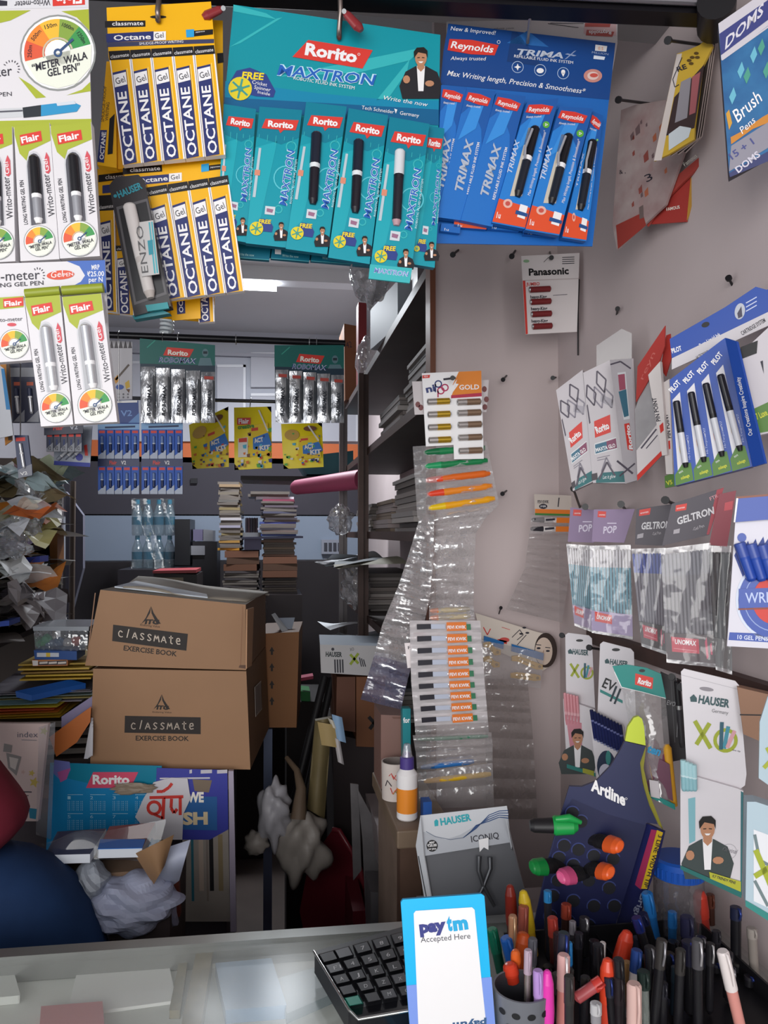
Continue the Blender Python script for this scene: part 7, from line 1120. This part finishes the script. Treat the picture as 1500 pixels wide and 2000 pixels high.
def art_lo(a):
    itc(a, 316, 1373, 17); a.poly(BLK, [(244, 1398), (392, 1401), (392, 1434), (243, 1431)]); chalk(a, (254, 1424), (382, 1425), 18, M('#b5a698')); a.txt('EXERCISE BOOK', (265, 1446), (369, 1447), 9, BLK, 2, .02); a.txt('Enduring Value', (298, 1392), (335, 1393), 3, BLK, 2)
def art_hi(a):
    itc(a, 295, 1204, 20); a.poly(BLK, [(221, 1220), (367, 1238), (364, 1271), (219, 1252)]); chalk(a, (229, 1243), (356, 1260), 18, M('#cfc0b0')); a.txt('EXERCISE BOOK', (241, 1270), (345, 1282), 9.5, BLK, 2, .02); a.txt('Enduring Value', (274, 1222), (312, 1226), 4, BLK, 2)
    a.poly(M('#3a2419'), [(480, 1225), (491, 1188), (492, 1240), (482, 1262)], 2); a.line(M('#8a6040'), [(474, 1184), (470, 1300)], 2, 1); a.poly(M('#5a3a26'), [(468, 1299), (480, 1299), (480, 1306), (466, 1304)], 2); a.line(M('#8a6246'), [(186, 1158), (170, 1290)], 2, 1)
e2 = at(519, 1290, 2.12)-at(481, 1311, YB); e2.z = 0
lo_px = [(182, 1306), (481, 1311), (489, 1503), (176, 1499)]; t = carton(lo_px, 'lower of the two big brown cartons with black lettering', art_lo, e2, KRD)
pl = Pl(at(485, 1400, YB), e2.cross(V((0, 0, 1)))); b = B(); b.plate(pl, [(498, 1342), (510, 1330), (512, 1385), (500, 1400)], .001, M('#b5aca6', .5), off=.002); a = A(b, pl, None, .002); [a.line(INK, [(499.5+2.6*i, 1341-i*2), (500.5+2.6*i, 1396-i*3)], 1.1) for i in range(5)]; b.build('barcode_label', t)
hi_px = [(196, 1152), (480, 1181), (481, 1309), (166, 1300)]; t = carton(hi_px, 'upper of the two big brown cartons, tilted, its flaps open', art_hi, e2, KT2)
P = [at(x, y, YB) for x, y in ((196, 1152), (480, 1181))]; b = B(); q0 = P[0]+V((.02, .05, .004)); b.prism([q0, P[1].lerp(P[0], .28)+V((0, .05, .004)), P[1].lerp(P[0], .30)+V((0, .1, .006)), q0+V((.03, .1, .006))], [x-V((0, 0, .003)) for x in (q0, P[1].lerp(P[0], .28)+V((0, .05, .004)), P[1].lerp(P[0], .30)+V((0, .1, .006)), q0+V((.03, .1, .006)))], M('#c9d3de', .4)); b.build('paper_sheet', None, 'pale blue sheet lying on the tilted brown carton top', 'paper')
b = B(); f = quad((270, 1130), (524, 1163), (482, 1182), (240, 1152)); fy = lambda u, v: at(*f(u, v), 2.1-.3*v); b.grid(lambda u, v: fy(u, v)+V((0, 0, .004+.003*math.sin(8*u))), 10, 4, KT2); b.build('top_flap', t, solid=.003); b = B(); b.tube([at(x, y, 2.12) for x, y in ((268, 1128), (330, 1140), (420, 1150), (526, 1162))], .0025, M('#8f877c', .7)); b.build('flap_edge', t)
pl = Pl(at(500, 1240, YB+.15)+V((.01, 0, 0)), e2.cross(V((0, 0, 1)))); b = B(); b.plate(pl, [(483, 1190), (496, 1186), (492, 1300), (482, 1306)], .002, M('#b58a66', .6), off=.006); b.build('side_flap', t)
# third carton behind
t = thing('carton', 'tall brown carton with a row of black arrows behind the big cartons', 'carton', at(550, 1420, 2.15)); b = B(); hull(b, [(505, 1238), (584, 1234), (579, 1421), (505, 1421)], 2.15, V((.02, .25, 0)), M('#85572f', .6, 0, .05, 9), M('#6f4a2c', .6)); a = A(b, FR(550, 1300, 2.15))
for y in (1272, 1304, 1338, 1370): a.poly(BLK, [(531, y-9), (536, y), (533, y), (533, y+7), (529, y+7), (529, y), (526, y)])
b.build('carton_body', t); b = B(); p = at(556, 1212, 2.2); b.prism([at(530, 1200, 2.17), at(537, 1197, 2.19), at(566, 1235, 2.19), at(552, 1236, 2.17)], [at(532, 1201, 2.2), at(538, 1198, 2.21), at(566, 1236, 2.21), at(553, 1237, 2.2)], M('#c3c6cc', .5)); b.build('paper_sheet', None, 'white folded sheet sticking out of the arrow marked carton', 'paper'); b = B(); b.prism([at(540, 1207, 2.22), at(576, 1206, 2.24), at(570, 1230, 2.22), at(548, 1234, 2.22)], [at(540, 1207, 2.224), at(576, 1206, 2.244), at(570, 1230, 2.224), at(548, 1234, 2.224)], M('#9aa3b2', .5)); b.build('paper_sheet', None, 'grey blue sheet behind the white one in the arrow marked carton', 'paper')
cube_px('blue_post', [(515, 1424), (532, 1424), (532, 1660), (515, 1660)], 2.16, .05, M('#5b6580', .5), 'blue grey post standing under the arrow marked carton', 'post', ms=M('#3a4258'), zb=.001)
# ---------------------------------------------------------------- posters table
TB = thing('stall_table', 'table fronted with torn posters carrying the big cartons', 'table', at(290, 1700, YB)); tp0, tp1 = at(70, 1501, YB-.03), at(452, 1506, YB-.03); tz = min(at(176, 1499, YB).z, at(489, 1503, YB).z)-.002
b = B(); b.box((tp0.x-.5, YB-.03, tz-.03), (tp1.x, YB+.5, tz), M('#5a4a40', .6)); b.build('table_top', TB); b = B(); b.box((tp0.x-.5, YB-.01, 0), (tp1.x-.01, YB+.46, tz-.03), M('#322a30', .7)); b.build('table_body', TB)
pf = FR(300, 1600, YB-.032)
b = B(); b.plate(pf, [(98, 1490), (316, 1496), (310, 1660), (90, 1660)], .003, M('#1b86be', .3)); a = A(b, pf); a.poly(M('#0f7f9c', .3), [(98, 1490), (316, 1496), (300, 1530), (240, 1545), (130, 1520)]); a.poly(M('#6f74b8', .4), [(106, 1484), (136, 1488), (138, 1505), (118, 1524), (104, 1510)], 2); a.poly(M('#b05a9a', .4), [(112, 1508), (138, 1500), (130, 1522), (118, 1528)], 3)
a.poly(M('#d64a6a', .4), [(182, 1508), (270, 1508), (255, 1539), (168, 1539)], 3); a.txt('Rorito', (181, 1531), (253, 1531), 17, WHITE, 4, .04)
WL = M('#9fd0e6', .4)
for r_ in range(3):
    for c_ in range(4):
        x, y = 132+c_*44, 1552+r_*37; a.line(WL, [(x, y), (x+30, y)], 1, 2); a.txt(str(r_*4+c_+1), (x, y+9), (x+6, y+9), 6, WL, 2)
        for k in range(5): a.txt('12 13 14 15', (x, y+15+k*4), (x+30, y+15+k*4), 2.4, WL, 2)
b.build('calendar_poster', TB); 
b = B(); b.plate(pf, [(306, 1500), (444, 1504), (446, 1620), (410, 1640), (300, 1640)], .002, M('#3a3f9c', .4), off=.0035); a = A(b, pf, None, .0035); a.poly(M('#c9c6cc'), [(312, 1519), (410, 1518), (410, 1521), (312, 1522)], 2); [a.poly(M('#c6c2cc'), [(x, 1504), (x+w_, 1503), (x+w_, 1510), (x, 1511)], 2) for x, w_ in ((370, 5), (392, 22), (424, 20))]; a.poly(M('#2a5f9c', .4), [(368, 1556), (424, 1556), (424, 1622), (352, 1620)], 2); a.txt('WE', (366, 1566), (398, 1566), 18, CREAM, 3, .05); a.txt('SH', (356, 1610), (406, 1609), 22, M('#d9c6a0'), 3, .05); a.poly(M('#7a6a5a'), [(376, 1522), (414, 1524), (408, 1548), (380, 1545)], 2); b.build('blue_poster', TB)
b = B(); b.plate(pf, [(300, 1528), (334, 1519), (366, 1520), (372, 1560), (358, 1590), (356, 1640), (300, 1640), (264, 1596), (280, 1560)], .002, M('#cfccd2', .5), off=.007); a = A(b, pf, None, .007); rd = M('#cc3a32', .4)
a.line(rd, [(292, 1558), (358, 1556)], 6, 2); a.line(rd, [(320, 1558), (318, 1600)], 6.5, 2); a.line(rd, [(352, 1558), (352, 1592)], 6, 2); a.ring(rd, 301, 1578, 9, 15, 2, 16); a.line(rd, [(335, 1560), (334, 1578), (340, 1588), (346, 1580)], 6, 2); a.line(rd, [(306, 1546), (318, 1546), (330, 1538), (336, 1530)], 6, 2); a.line(rd, [(300, 1590), (318, 1598)], 5, 2); b.build('torn_sign', TB)
crumple('torn_tape', at(262, 1540, YB-.045), .045, .005, .012, M('#9a8a78', .5, 0, .2, 30), None, None, .4, 31, 12, TB)
b = B(); b.plate(pf, [(356, 1626), (446, 1620), (450, 1800), (360, 1800)], .002, M('#a29a92', .5, 0, .15, 16), off=.0025); a = A(b, pf, None, .0025)
for x, m, w_ in ((375, M('#2f6f80'), 5), (392, M('#b9a89a'), 9), (404, M('#8a7f78'), 4), (412, M('#1f1e22'), 8), (430, M('#8f7f60'), 9)): a.line(m, [(x, 1630), (x+2, 1630+(130 if w_ < 8 else 110))], w_, 2)
b.build('pen_poster', TB); b = B(); b.plate(pf, [(446, 1506), (456, 1506), (462, 1820), (450, 1820)], .012, M('#a9a0b4', .4), off=.008); b.build('table_edge', TB)
# things on and before the table, left side
S1 = 1.85
def pile_l(x0, x1, yb, n, ys, cols, label, cat, group, name, Y, d=.3): stack(name, x0, x1, Y, d, yb, n, ys, cols, label, cat, group, .012)
pile_l(-30, 180, 1500, 5, 19, [M('#4a3f3c', .7)], 'dull brown book block under the coloured files at the table end', 'book', 'brown blocks under the files', 'book_block', S1, .35)
pile_l(-40, 118, 1405, 6, 5.5, [M(c, .5) for c in ('#c9a42a', '#d8b83a', '#c9762a', '#d05a3a', '#d9c23a', '#7aa0a8')], 'yellow, orange or red file in the colourful stack above the pink index book', 'file', 'colourful files in the stack', 'file_folder', S1-.05); pile_l(-30, 178, 1372, 5, 5, [M(c, .5) for c in ('#9a94a0', '#b8a86a', '#7f8f8c', '#a8a2ac', '#6f6a74')], 'grey or pale file above the colourful stack', 'file', 'pale files above the stack', 'file_folder', S1)
pile_l(36, 184, 1330, 5, 7, [M(c, .5) for c in ('#b8952a', '#c9a83a', '#8a6a2c', '#c2a040', '#a88a34')], 'yellow edged paper ream beneath the clear container', 'paper', 'yellow reams under the container', 'paper_ream', S1, .32)
for px, m, lab, art in (([(66, 1270), (150, 1272), (150, 1289), (68, 1288)], M('#1f4a8c'), 'dark blue pen box under the clear container', lambda a: (a.poly(M('#c9cdd6'), [(72, 1275), (115, 1275), (115, 1283), (72, 1283)]), a.poly(M('#d8b83a'), [(90, 1275), (98, 1275), (98, 1283), (90, 1283)], 2))), ([(62, 1289), (132, 1288), (132, 1300), (64, 1301)], M('#b9784a'), 'orange and white pen box on the yellow reams', lambda a: (a.poly(M('#d9d4d2'), [(63, 1290), (74, 1290), (74, 1300), (64, 1300)]), a.poly(INK, [(75, 1292), (130, 1290), (130, 1298), (75, 1299)]), [a.poly(M('#cfc6c0'), [(77+18*i, 1293), (93+18*i, 1292), (93+18*i, 1296), (77+18*i, 1297)], 2) for i in range(3)]))): cube_px('pen_box', px, 1.84, .08, m, lab, 'pen box', art=art)
t = thing('clear_container', 'clear lidded container of coloured bits beside the tilted carton', 'container', at(120, 1270, 1.86)); CC_ = clear('#a9b0b8', .3, .08); cube_px('container_body', [(66, 1232), (172, 1232), (170, 1270), (69, 1270)], 1.86, .14, CC_, None, None, t); cube_px('container_lid', [(64, 1224), (174, 1224), (173, 1232), (65, 1232)], 1.855, .15, M('#9aa0a8', .25), None, None, t)
for i, (x, y, m) in enumerate(((82, 1258, '#3aa05a'), (100, 1258, '#6f8aa8'), (116, 1254, '#4f6f94'), (134, 1255, '#c9c4c4'), (150, 1252, '#c95a48'), (164, 1254, '#a9b0b8'), (92, 1248, '#4aa874'))): crumple('eraser', at(x, y, 1.92), .013, .013, .012, M(m), ('green', 'grey blue', 'dark blue', 'white', 'red', 'pale grey', 'light green')[i]+' bit inside the clear lidded container', 'eraser', .2, i, 6)
b = B(); pl = FR(70, 1350, 1.8); hull(b, [(30, 1350), (62, 1358), (62, 1369), (32, 1362)], 1.8, V((.1, .06, .012)), M('#1f56a4', .4)); b.build('blue_box', None, 'blue pen box lying on the pale files', 'pen box')
p = FR(140, 1440, 1.72); b = B(); b.plate(p, [(96, 1440), (150, 1400), (178, 1380), (176, 1410), (150, 1450), (110, 1478)], .004, M('#b9662a', .5)); b.build('envelope', None, 'orange envelope bent between index book and cartons', 'envelope')
b = B(); b.plate(FR(140, 1420, 1.76), [(120, 1400), (180, 1360), (182, 1380), (140, 1425), (120, 1430)], .01, M('#8a82a4', .5)); b.build('violet_pad', None, 'violet edged pad above the orange envelope', 'pad')
for i in range(4): b = B(); b.plate(FR(170, 1440, 1.74-i*.006), [(164+i*3, 1482-i*2), (178, 1402+i*6), (182, 1402+i*6), (172+i*3, 1482-i*2)], .001, M('#c9c8ce', .5)); b.build('paper_sheet', None, 'white sheet standing edgewise against the lower brown carton', 'paper', 'white sheets beside the lower carton')
ib = FR(40, 1500, 1.62, 6); t = thing('index_book', 'pale pink index book with gold stars standing at the table end', 'book', ib.p(40, 1610)); b = B(); b.plate(ib, [(-60, 1412), (94, 1414), (74, 1604), (-60, 1604)], .012, M('#d3bdb8', .4)); a = A(b, ib); a.txt('index', (34, 1440), (74, 1440), 11, M('#5f5f6c'), 2); a.line(M('#8a868c'), [(42, 1445), (72, 1446)], 1.4, 2)
def star(x, y, r, m): a.poly(m, [(x+(r if i % 2 == 0 else r*.45)*math.sin(i*math.pi/5+.3), y-(r if i % 2 == 0 else r*.45)*math.cos(i*math.pi/5+.3)) for i in range(10)], 2)
star(86, 1428, 9, M('#b9b48a')); star(62, 1510, 7, M('#c9b05a')); star(67, 1528, 11, M('#c9b05a')); star(45, 1508, 5, M('#c9a8a0'))
a.poly(M('#8f8a88'), [(12, 1470), (42, 1478), (32, 1515), (16, 1500)], 2); a.poly(M('#cfc6c0'), [(18, 1478), (36, 1482), (30, 1504), (20, 1498)], 3); a.poly(M('#8f8a88'), [(8, 1452), (24, 1456), (22, 1470), (6, 1468)], 2); a.line(INK, [(22, 1546), (62, 1547)], 2, 2); a.line(INK, [(20, 1553), (56, 1554)], 1.5, 2); a.poly(M('#2a7f9c'), [(56, 1578), (72, 1580), (70, 1600), (58, 1598)], 2); b.build('cover', t)
b = B(); b.grid(lambda u, v: ib.p(*quad((76, 1420), (108, 1410), (100, 1640), (70, 1630))(u, v), .03+.01*math.sin(9*v)), 4, 12, clear('#b9bcc4', .25, .06)); b.build('plastic_cover', None, 'clear plastic cover standing between index book and calendar poster', 'plastic sheet')
# wrapped notebooks before the posters
NY = 1.44
def nbook(px, z0, th, top, label, group=None):
    p = [atz(x, y, z0+th) for x, y in px]; b = B(); b.prism(p, [q_-V((0, 0, th)) for q_ in p], top, M('#cdd2da', .5)); return b.build('notebook', None, label, 'notebook', group, None, .001)
zA = .9
DBN = M('#243c60', .35); MRN = M('#7a3a48', .35)
for i in range(3): nbook([(112+i*2, 1624), (208, 1618), (176, 1668), (88+i*5, 1670)], zA+i*.017, .015, M('#3a4a6c', .4) if i < 2 else DBN, 'white edged notebook lower in the dark blue topped stack' if i < 2 else 'dark blue notebook topping the stack nearest the jeans', 'notebooks under the dark blue one' if i < 2 else None)
for i in range(3): nbook([(214, 1614), (304, 1606), (278, 1656), (188+i*2, 1658)], zA+i*.018, .016, M('#5a4a60', .4) if i < 2 else MRN, 'white edged notebook lower in the maroon topped stack' if i < 2 else 'maroon and blue notebook topping the stack beside the torn sign', 'notebooks under the maroon one' if i < 2 else None)
p = [atz(x, y, zA+.0545) for x, y in ((196, 1640), (284, 1640), (278, 1657), (191, 1659))]; b = B(); b.prism([q_+V((0, 0, .001)) for q_ in p], p, M('#1f6ac0', .35)); b.build('blue_slip', None, 'bright blue band across the maroon notebook', 'slip')
for px, z, th, m, nm, lab in (([(120, 1660), (290, 1655), (280, 1700), (120, 1712)], .875, .02, M('#7d6450', .6), 'cardboard_sheet', 'brown cardboard under the wrapped notebooks'), ([(126, 1690), (280, 1682), (272, 1716), (130, 1722)], .862, .012, M('#86a83a', .4), 'green_file', 'green edged file under the brown cardboard')):
    p = [atz(x, y, z+th) for x, y in px]; b = B(); b.prism(p, [q_-V((0, 0, th)) for q_ in p], m, M('#c3cba8', .5) if 'green' in nm else m); b.build(nm, None, lab, 'file' if 'green' in nm else 'cardboard')
fp_ = FR(290, 1680, 1.4); b = B(); b.grid(lambda u, v: fp_.p(*quad((262, 1668), (340, 1630), (322, 1690), (300, 1728))(u, v), .02*math.sin(3*u)), 6, 6, M('#8a6a4c', .6)); b.build('kraft_sheet', None, 'folded kraft paper beside the wrapped notebooks', 'paper'); b = B(); b.grid(lambda u, v: fp_.p(*quad((310, 1660), (372, 1640), (350, 1720), (296, 1760))(u, v), -.03+.02*math.sin(4*v)), 6, 6, M('#aab0c4', .5)); b.build('paper_sheet', None, 'pale sheet hanging between kraft paper and pen poster', 'paper')
b = B(); b.grid(lambda u, v: at(*quad((78, 1648), (325, 1600), (285, 1672), (95, 1690))(u, v), 1.44-.03*v)+V((0, 0, .03*math.sin(5*u)*math.sin(3*v))), 14, 8, clear('#c9d0dc', .04, .08, .1, 14, .03, .3)); b.build('plastic_wrap', None, 'clear wrap lying over the two notebook stacks', 'plastic sheet')
CRW = M('#aeb4cc', .55, 0, .08, 15); crumple('crumpled_paper', at(258, 1762, 1.42), .08, .06, .05, CRW, 'crumpled white paper heap under the green edged file', 'paper', .22, 41, 22); crumple('crumpled_paper', at(178, 1722, 1.42), .03, .04, .035, M('#9aa0aa', .5), 'small grey crumpled paper by the jeans', 'paper', .3, 42, 12); crumple('crumpled_paper', at(315, 1770, 1.45), .03, .04, .05, M('#8f90a8', .5), 'folded white paper at the end of the heap before the pen poster', 'paper', .3, 44, 12)
cube_px('stool_box', [(214, 1788), (332, 1792), (324, 1990), (220, 1990)], 1.40, .26, M('#3f3434', .7, 0, .15, 9), 'dull brown box carrying the notebooks and crumpled paper', 'box', zb=.001); z0 = at(250, 1789, 1.40).z
cube_px('red_board', [(318, 1716), (348, 1706), (352, 1790), (312, 1800)], 1.5, .02, M('#6f3428', .6), 'red brown board leaning beside the paper heap', 'board')
# ---------------------------------------------------------------- shelving on the left full of papers
t = thing('paper_shelving', 'dark shelving packed with loose papers at the left', 'shelving', V((-1.05, 2.2, 0))); LX0, LX1 = -1.32, -.72
DKB = M('#2d2526', .6)
zs = [at(60, y, 2.1).z for y in (968, 1068, 1140, 1196, 1262)]
for z in zs: b = B(); b.box((LX0, 1.75, z-.016), (LX1, 2.75, z), DKB); b.build('shelf_board', t)
for Y in (2.7,): b = B(); b.box((LX1, Y, 0), (LX1+.012, Y+.06, 1.75), M('#b0a08c', .4)); b.build('side_edge', t); b = B(); b.box((LX1+.012, Y-.002, 0), (LX1+.026, Y+.02, 1.72), M('#cfcfd2', .25, .8)); b.build('metal_edge', t); b = B(); b.box((LX0, Y+.03, 0), (LX1, Y+.06, 1.75), M('#4a3f3c', .6)); b.build('side_panel', t)
PC_ = [M(c, .6) for c in ('#dfe4e4', '#c8c2b4', '#f0f2f4', '#b5b2b0', '#d5c49c', '#bfd0d8', '#97908e', '#e9e6d8')]; PC2 = [M(c, .6) for c in ('#d0803a', '#b59a3a', '#6a4f8c', '#b88a9a', '#4a6aa8')]
names = ('top', 'second', 'third', 'fourth', 'fifth')
for si, z in enumerate(zs):
    for i in range(13 if si < 4 else 8):
        col = PC2[RN.randrange(5)] if RN.random() < .14 else PC_[RN.randrange(8)]
        if si >= 3: col = PC_[(3, 6, 1, 3, 0)[i % 5]]
        sheet((LX1-.1+RN.uniform(-.06, .05), RN.uniform(1.85, 2.62), z+.006+i*.0052), RN.uniform(.2, .32), RN.uniform(.16, .28), RN.uniform(-.5, .5), col, 'loose sheet in the untidy heap on the %s shelf of the left paper shelving' % names[si], 'loose sheets on the %s paper shelf' % names[si], RN.uniform(.006, .02), RN.uniform(-.06, .06))
R4 = random.Random(3)
def scrap(x, y, Y, w_, m, lab, grp):
    c = at(x, y, Y); u = V((R4.uniform(.6, 1), R4.uniform(-.5, .5), R4.uniform(-.45, .35))).normalized(); v = V((R4.uniform(-.5, .3), R4.uniform(.5, 1), R4.uniform(-.5, .5))).normalized(); k = R4.uniform(1, 4); b = B()
    b.grid(lambda s_, q_: c+u*(s_-.5)*w_+v*(q_-.5)*w_*.8+V((0, 0, .02*math.sin(k*s_*2)*math.cos(k*q_))), 4, 3, m, False); b.build('paper_scrap', None, lab, 'paper', grp)
TOPC = [M(c, .5) for c in ('#b9d0d6', '#dfe8e6', '#c3cfae', '#9fb6bc', '#eef2f4', '#b08a92', '#8a7a5c')]; MIDC = [M(c, .5) for c in ('#efece0', '#e8a03a', '#b9a8d0', '#d6dce6', '#c9c07a', '#f2f2f0', '#d0703a')]
for i in range(22): scrap(R4.uniform(-5, 112), R4.uniform(905, 955), R4.uniform(1.95, 2.5), R4.uniform(.07, .15), TOPC[i % 7], 'crumpled scrap in the pale heap spilling over the top of the paper shelving', 'scraps over the top of the paper shelving')
for i in range(20): scrap(R4.uniform(-5, 80), R4.uniform(985, 1062), R4.uniform(1.95, 2.4), R4.uniform(.06, .12), MIDC[i % 7], 'bright scrap poking out of the second shelf of the paper shelving', 'bright scraps on the second paper shelf')
for i in range(12): scrap(R4.uniform(-5, 90), R4.uniform(1100, 1140), R4.uniform(2.0, 2.4), R4.uniform(.08, .13), [PC_[2], PC_[0], PC2[0]][i % 3], 'white or orange scrap poking out of the third shelf of the paper shelving', 'scraps on the third paper shelf')
for i in range(14): scrap(R4.uniform(0, 105), R4.uniform(1165, 1215), R4.uniform(2.0, 2.5), R4.uniform(.07, .12), [M('#8a858a', .5), M('#a9a2a6', .5), M('#6f6a72', .5)][i % 3], 'grey scrap poking out of the fourth shelf of the paper shelving', 'grey scraps on the fourth paper shelf')
for x, y, Y, sd, lab in ((66, 948, 2.05, 51, 'clear plastic wad in the pale heap over the paper shelving'), (48, 1022, 2.05, 52, 'clear plastic wad on the second paper shelf'), (20, 1066, 2.0, 53, 'clear plastic wad hanging from the second paper shelf')): crumple('plastic_wad', at(x, y, Y), .045, .04, .035, clear('#c9ced8', .3, .08, .3, 40, .2), lab, 'plastic bag', .5, sd, 10)
for px, Y, m, lab in (([(60, 1046), (84, 1044), (84, 1056), (60, 1058)], 2.2, '#3f7a78', 'small teal box on the second paper shelf'), ([(0, 1214), (18, 1212), (18, 1222), (0, 1224)], 1.95, '#3a5ac0', 'small bright blue box on the lowest paper shelf'), ([(40, 1090), (78, 1086), (78, 1098), (40, 1100)], 2.2, '#2f3f9c', 'dark blue pack on the third paper shelf'), ([(96, 1042), (112, 1040), (112, 1110), (98, 1112)], 2.6, '#8a5a2c', 'orange brown folder standing at the end of the paper shelving')): cube_px('small_box', px, Y, .08, M(m), lab, 'box')
b = B(); p = at(142, 1000, 3.4); b.tube([V((p.x, 3.4, p.z+.13)), V((p.x, 3.4, .001))], .012, M('#6a5f58', .5)); b.build('thin_pole', None, 'thin dull pole standing against the wall behind the paper shelving', 'pole')
cube_px('grey_panel', [(128, 960), (162, 1006), (162, 1110), (128, 1240)], 3.6, .04, M('#6f7080', .7), 'grey slanting panel behind the paper shelving', 'panel')  # flat grey slab, its top edge slanting down to the right
# ---------------------------------------------------------------- person at the left edge: seated on a stool, only hip and shirt hem reach the picture
def body(name, pts, edges, parent, m, sub=2):
    me = bpy.data.meshes.new(name); me.from_pydata([V(p[:3])-V(parent['base']) for p in pts], edges, []); o = bpy.data.objects.new(name, me); S.collection.objects.link(o); o.parent = parent; me.materials.append(m)
    sk = o.modifiers.new('skin', 'SKIN'); sk.use_smooth_shade = True
    for i, p in enumerate(pts): me.skin_vertices[0].data[i].radius = (p[3], p[4] if len(p) > 4 else p[3]); me.skin_vertices[0].data[i].use_root = i == 0
    sb = o.modifiers.new('sub', 'SUBSURF'); sb.levels = sub; sb.render_levels = sub; return o
HX, HY = at(12, 1720, 1.36).x, 1.36; HZ = .945
P0 = thing('person', 'person in maroon shirt and dark blue jeans sitting at the left edge', 'person', (HX, HY, 0))
JN = M('#2a4876', .8, 0, .5, 3, .1, .15, h2='#141e36'); MS = M('#7a2838', .8, 0, .2, 14, .05, .2); SK_ = M('#8a5a42', .6)
body('body', [(HX-.08, HY, HZ+.1, .12, .1), (HX-.2, HY+.02, HZ+.3, .14, .1), (HX-.34, HY+.03, HZ+.5, .16, .1), (HX-.39, HY+.03, HZ+.6, .06), (HX-.42, HY+.02, HZ+.68, .065), (HX-.44, HY+.01, HZ+.78, .095, .085), (HX-.45, HY+.01, HZ+.86, .07), (HX-.52, HY, HZ+.53, .06), (HX-.62, HY-.03, HZ+.27, .043), (HX-.54, HY-.1, HZ+.1, .033), (HX-.5, HY-.12, HZ+.06, .03), (HX-.22, HY+.06, HZ+.55, .06), (HX-.26, HY+.2, HZ+.33, .043), (HX-.34, HY+.22, HZ+.12, .033), (HX-.36, HY+.21, HZ+.07, .03)], [(0, 1), (1, 2), (2, 3), (3, 4), (4, 5), (5, 6), (2, 7), (7, 8), (8, 9), (9, 10), (2, 11), (11, 12), (12, 13), (13, 14)], P0, SK_)
body('shirt', [(HX-.06, HY, HZ+.0, .135, .14), (HX-.09, HY, HZ+.06, .132, .135), (HX-.15, HY, HZ+.16, .12, .12), (HX-.25, HY+.02, HZ+.33, .14, .12), (HX-.34, HY+.03, HZ+.52, .175, .12), (HX-.38, HY+.03, HZ+.59, .08), (HX-.52, HY, HZ+.53, .075), (HX-.6, HY-.02, HZ+.38, .065), (HX-.22, HY+.06, HZ+.55, .075), (HX-.25, HY+.15, HZ+.42, .065)], [(0, 1), (1, 2), (2, 3), (3, 4), (4, 5), (4, 6), (6, 7), (4, 8), (8, 9)], P0, MS)
body('jeans', [(HX-.07, HY, HZ+.05, .125, .125), (HX-.05, HY, HZ-.04, .15, .14), (HX+.07, HY, HZ-.16, .115), (HX+.12, HY-.03, HZ-.36, .09), (HX+.13, HY, HZ-.56, .062), (HX+.13, HY+.02, HZ-.83, .05), (HX-.18, HY, HZ-.14, .115), (HX-.2, HY-.03, HZ-.34, .085), (HX-.2, HY, HZ-.56, .062), (HX-.2, HY+.0, HZ-.83, .05)], [(0, 1), (1, 2), (2, 3), (3, 4), (4, 5), (1, 6), (6, 7), (7, 8), (8, 9)], P0, JN)
b = B(); hc = V((HX-.445, HY+.01, HZ+.83)); b.grid(lambda u, v: hc+V((.1*math.cos(2*math.pi*u)*math.sin(math.pi*.55*v+.01), .105*math.sin(2*math.pi*u)*math.sin(math.pi*.55*v+.01)+.012, .105*math.cos(math.pi*.55*v))), 18, 8, HAIR); b.build('hair', P0)
for sx in (.12, -.2): b = B(); b.obox(V((HX+sx-.045, HY-.14, 0)), V((.09, 0, 0)), V((0, .24, 0)), V((0, 0, .07)), M('#2a2422', .6)); b.build('shoe', P0, bev=.02)
for hx_, hy_, hz_ in ((HX-.49, HY-.13, HZ+.05), (HX-.36, HY+.21, HZ+.06)):
    pts = [(hx_, hy_, hz_, .026, .014), (hx_+.01, hy_-.05, hz_-.01, .032, .013)]; ed = [(0, 1)]
    for k in range(4): n_ = len(pts); x = hx_-.018+k*.014; pts += [(x, hy_-.09, hz_-.016, .008), (x, hy_-.118+.006*abs(k-1.5), hz_-.03, .0072), (x, hy_-.128+.008*abs(k-1.5), hz_-.048, .006)]; ed += [(1, n_), (n_, n_+1), (n_+1, n_+2)]
    n_ = len(pts); pts += [(hx_+.034, hy_-.045, hz_-.012, .0095), (hx_+.042, hy_-.075, hz_-.024, .008)]; ed += [(0, n_), (n_, n_+1)]; body('hand', pts, ed, P0, SK_, 1)
t = thing('stool', 'dark wooden stool hidden under the person in jeans', 'stool', (HX-.07, HY+.08, 0)); b = B(); b.lathe(V((HX-.07, HY+.08, HZ-.31)), V((HX-.07, HY+.08, HZ-.28)), [(0, .15, DKB), (1, .15, None)], 24); b.build('seat', t)
for dx, dy in ((-.1, -.1), (.1, -.1), (.1, .1), (-.1, .1)): b = B(); b.lathe(V((HX-.07+dx, HY+.08+dy, HZ-.31)), V((HX-.07+dx*1.3, HY+.08+dy*1.3, 0)), [(0, .018, DKB), (1, .014, None)], 8); b.build('leg', t)
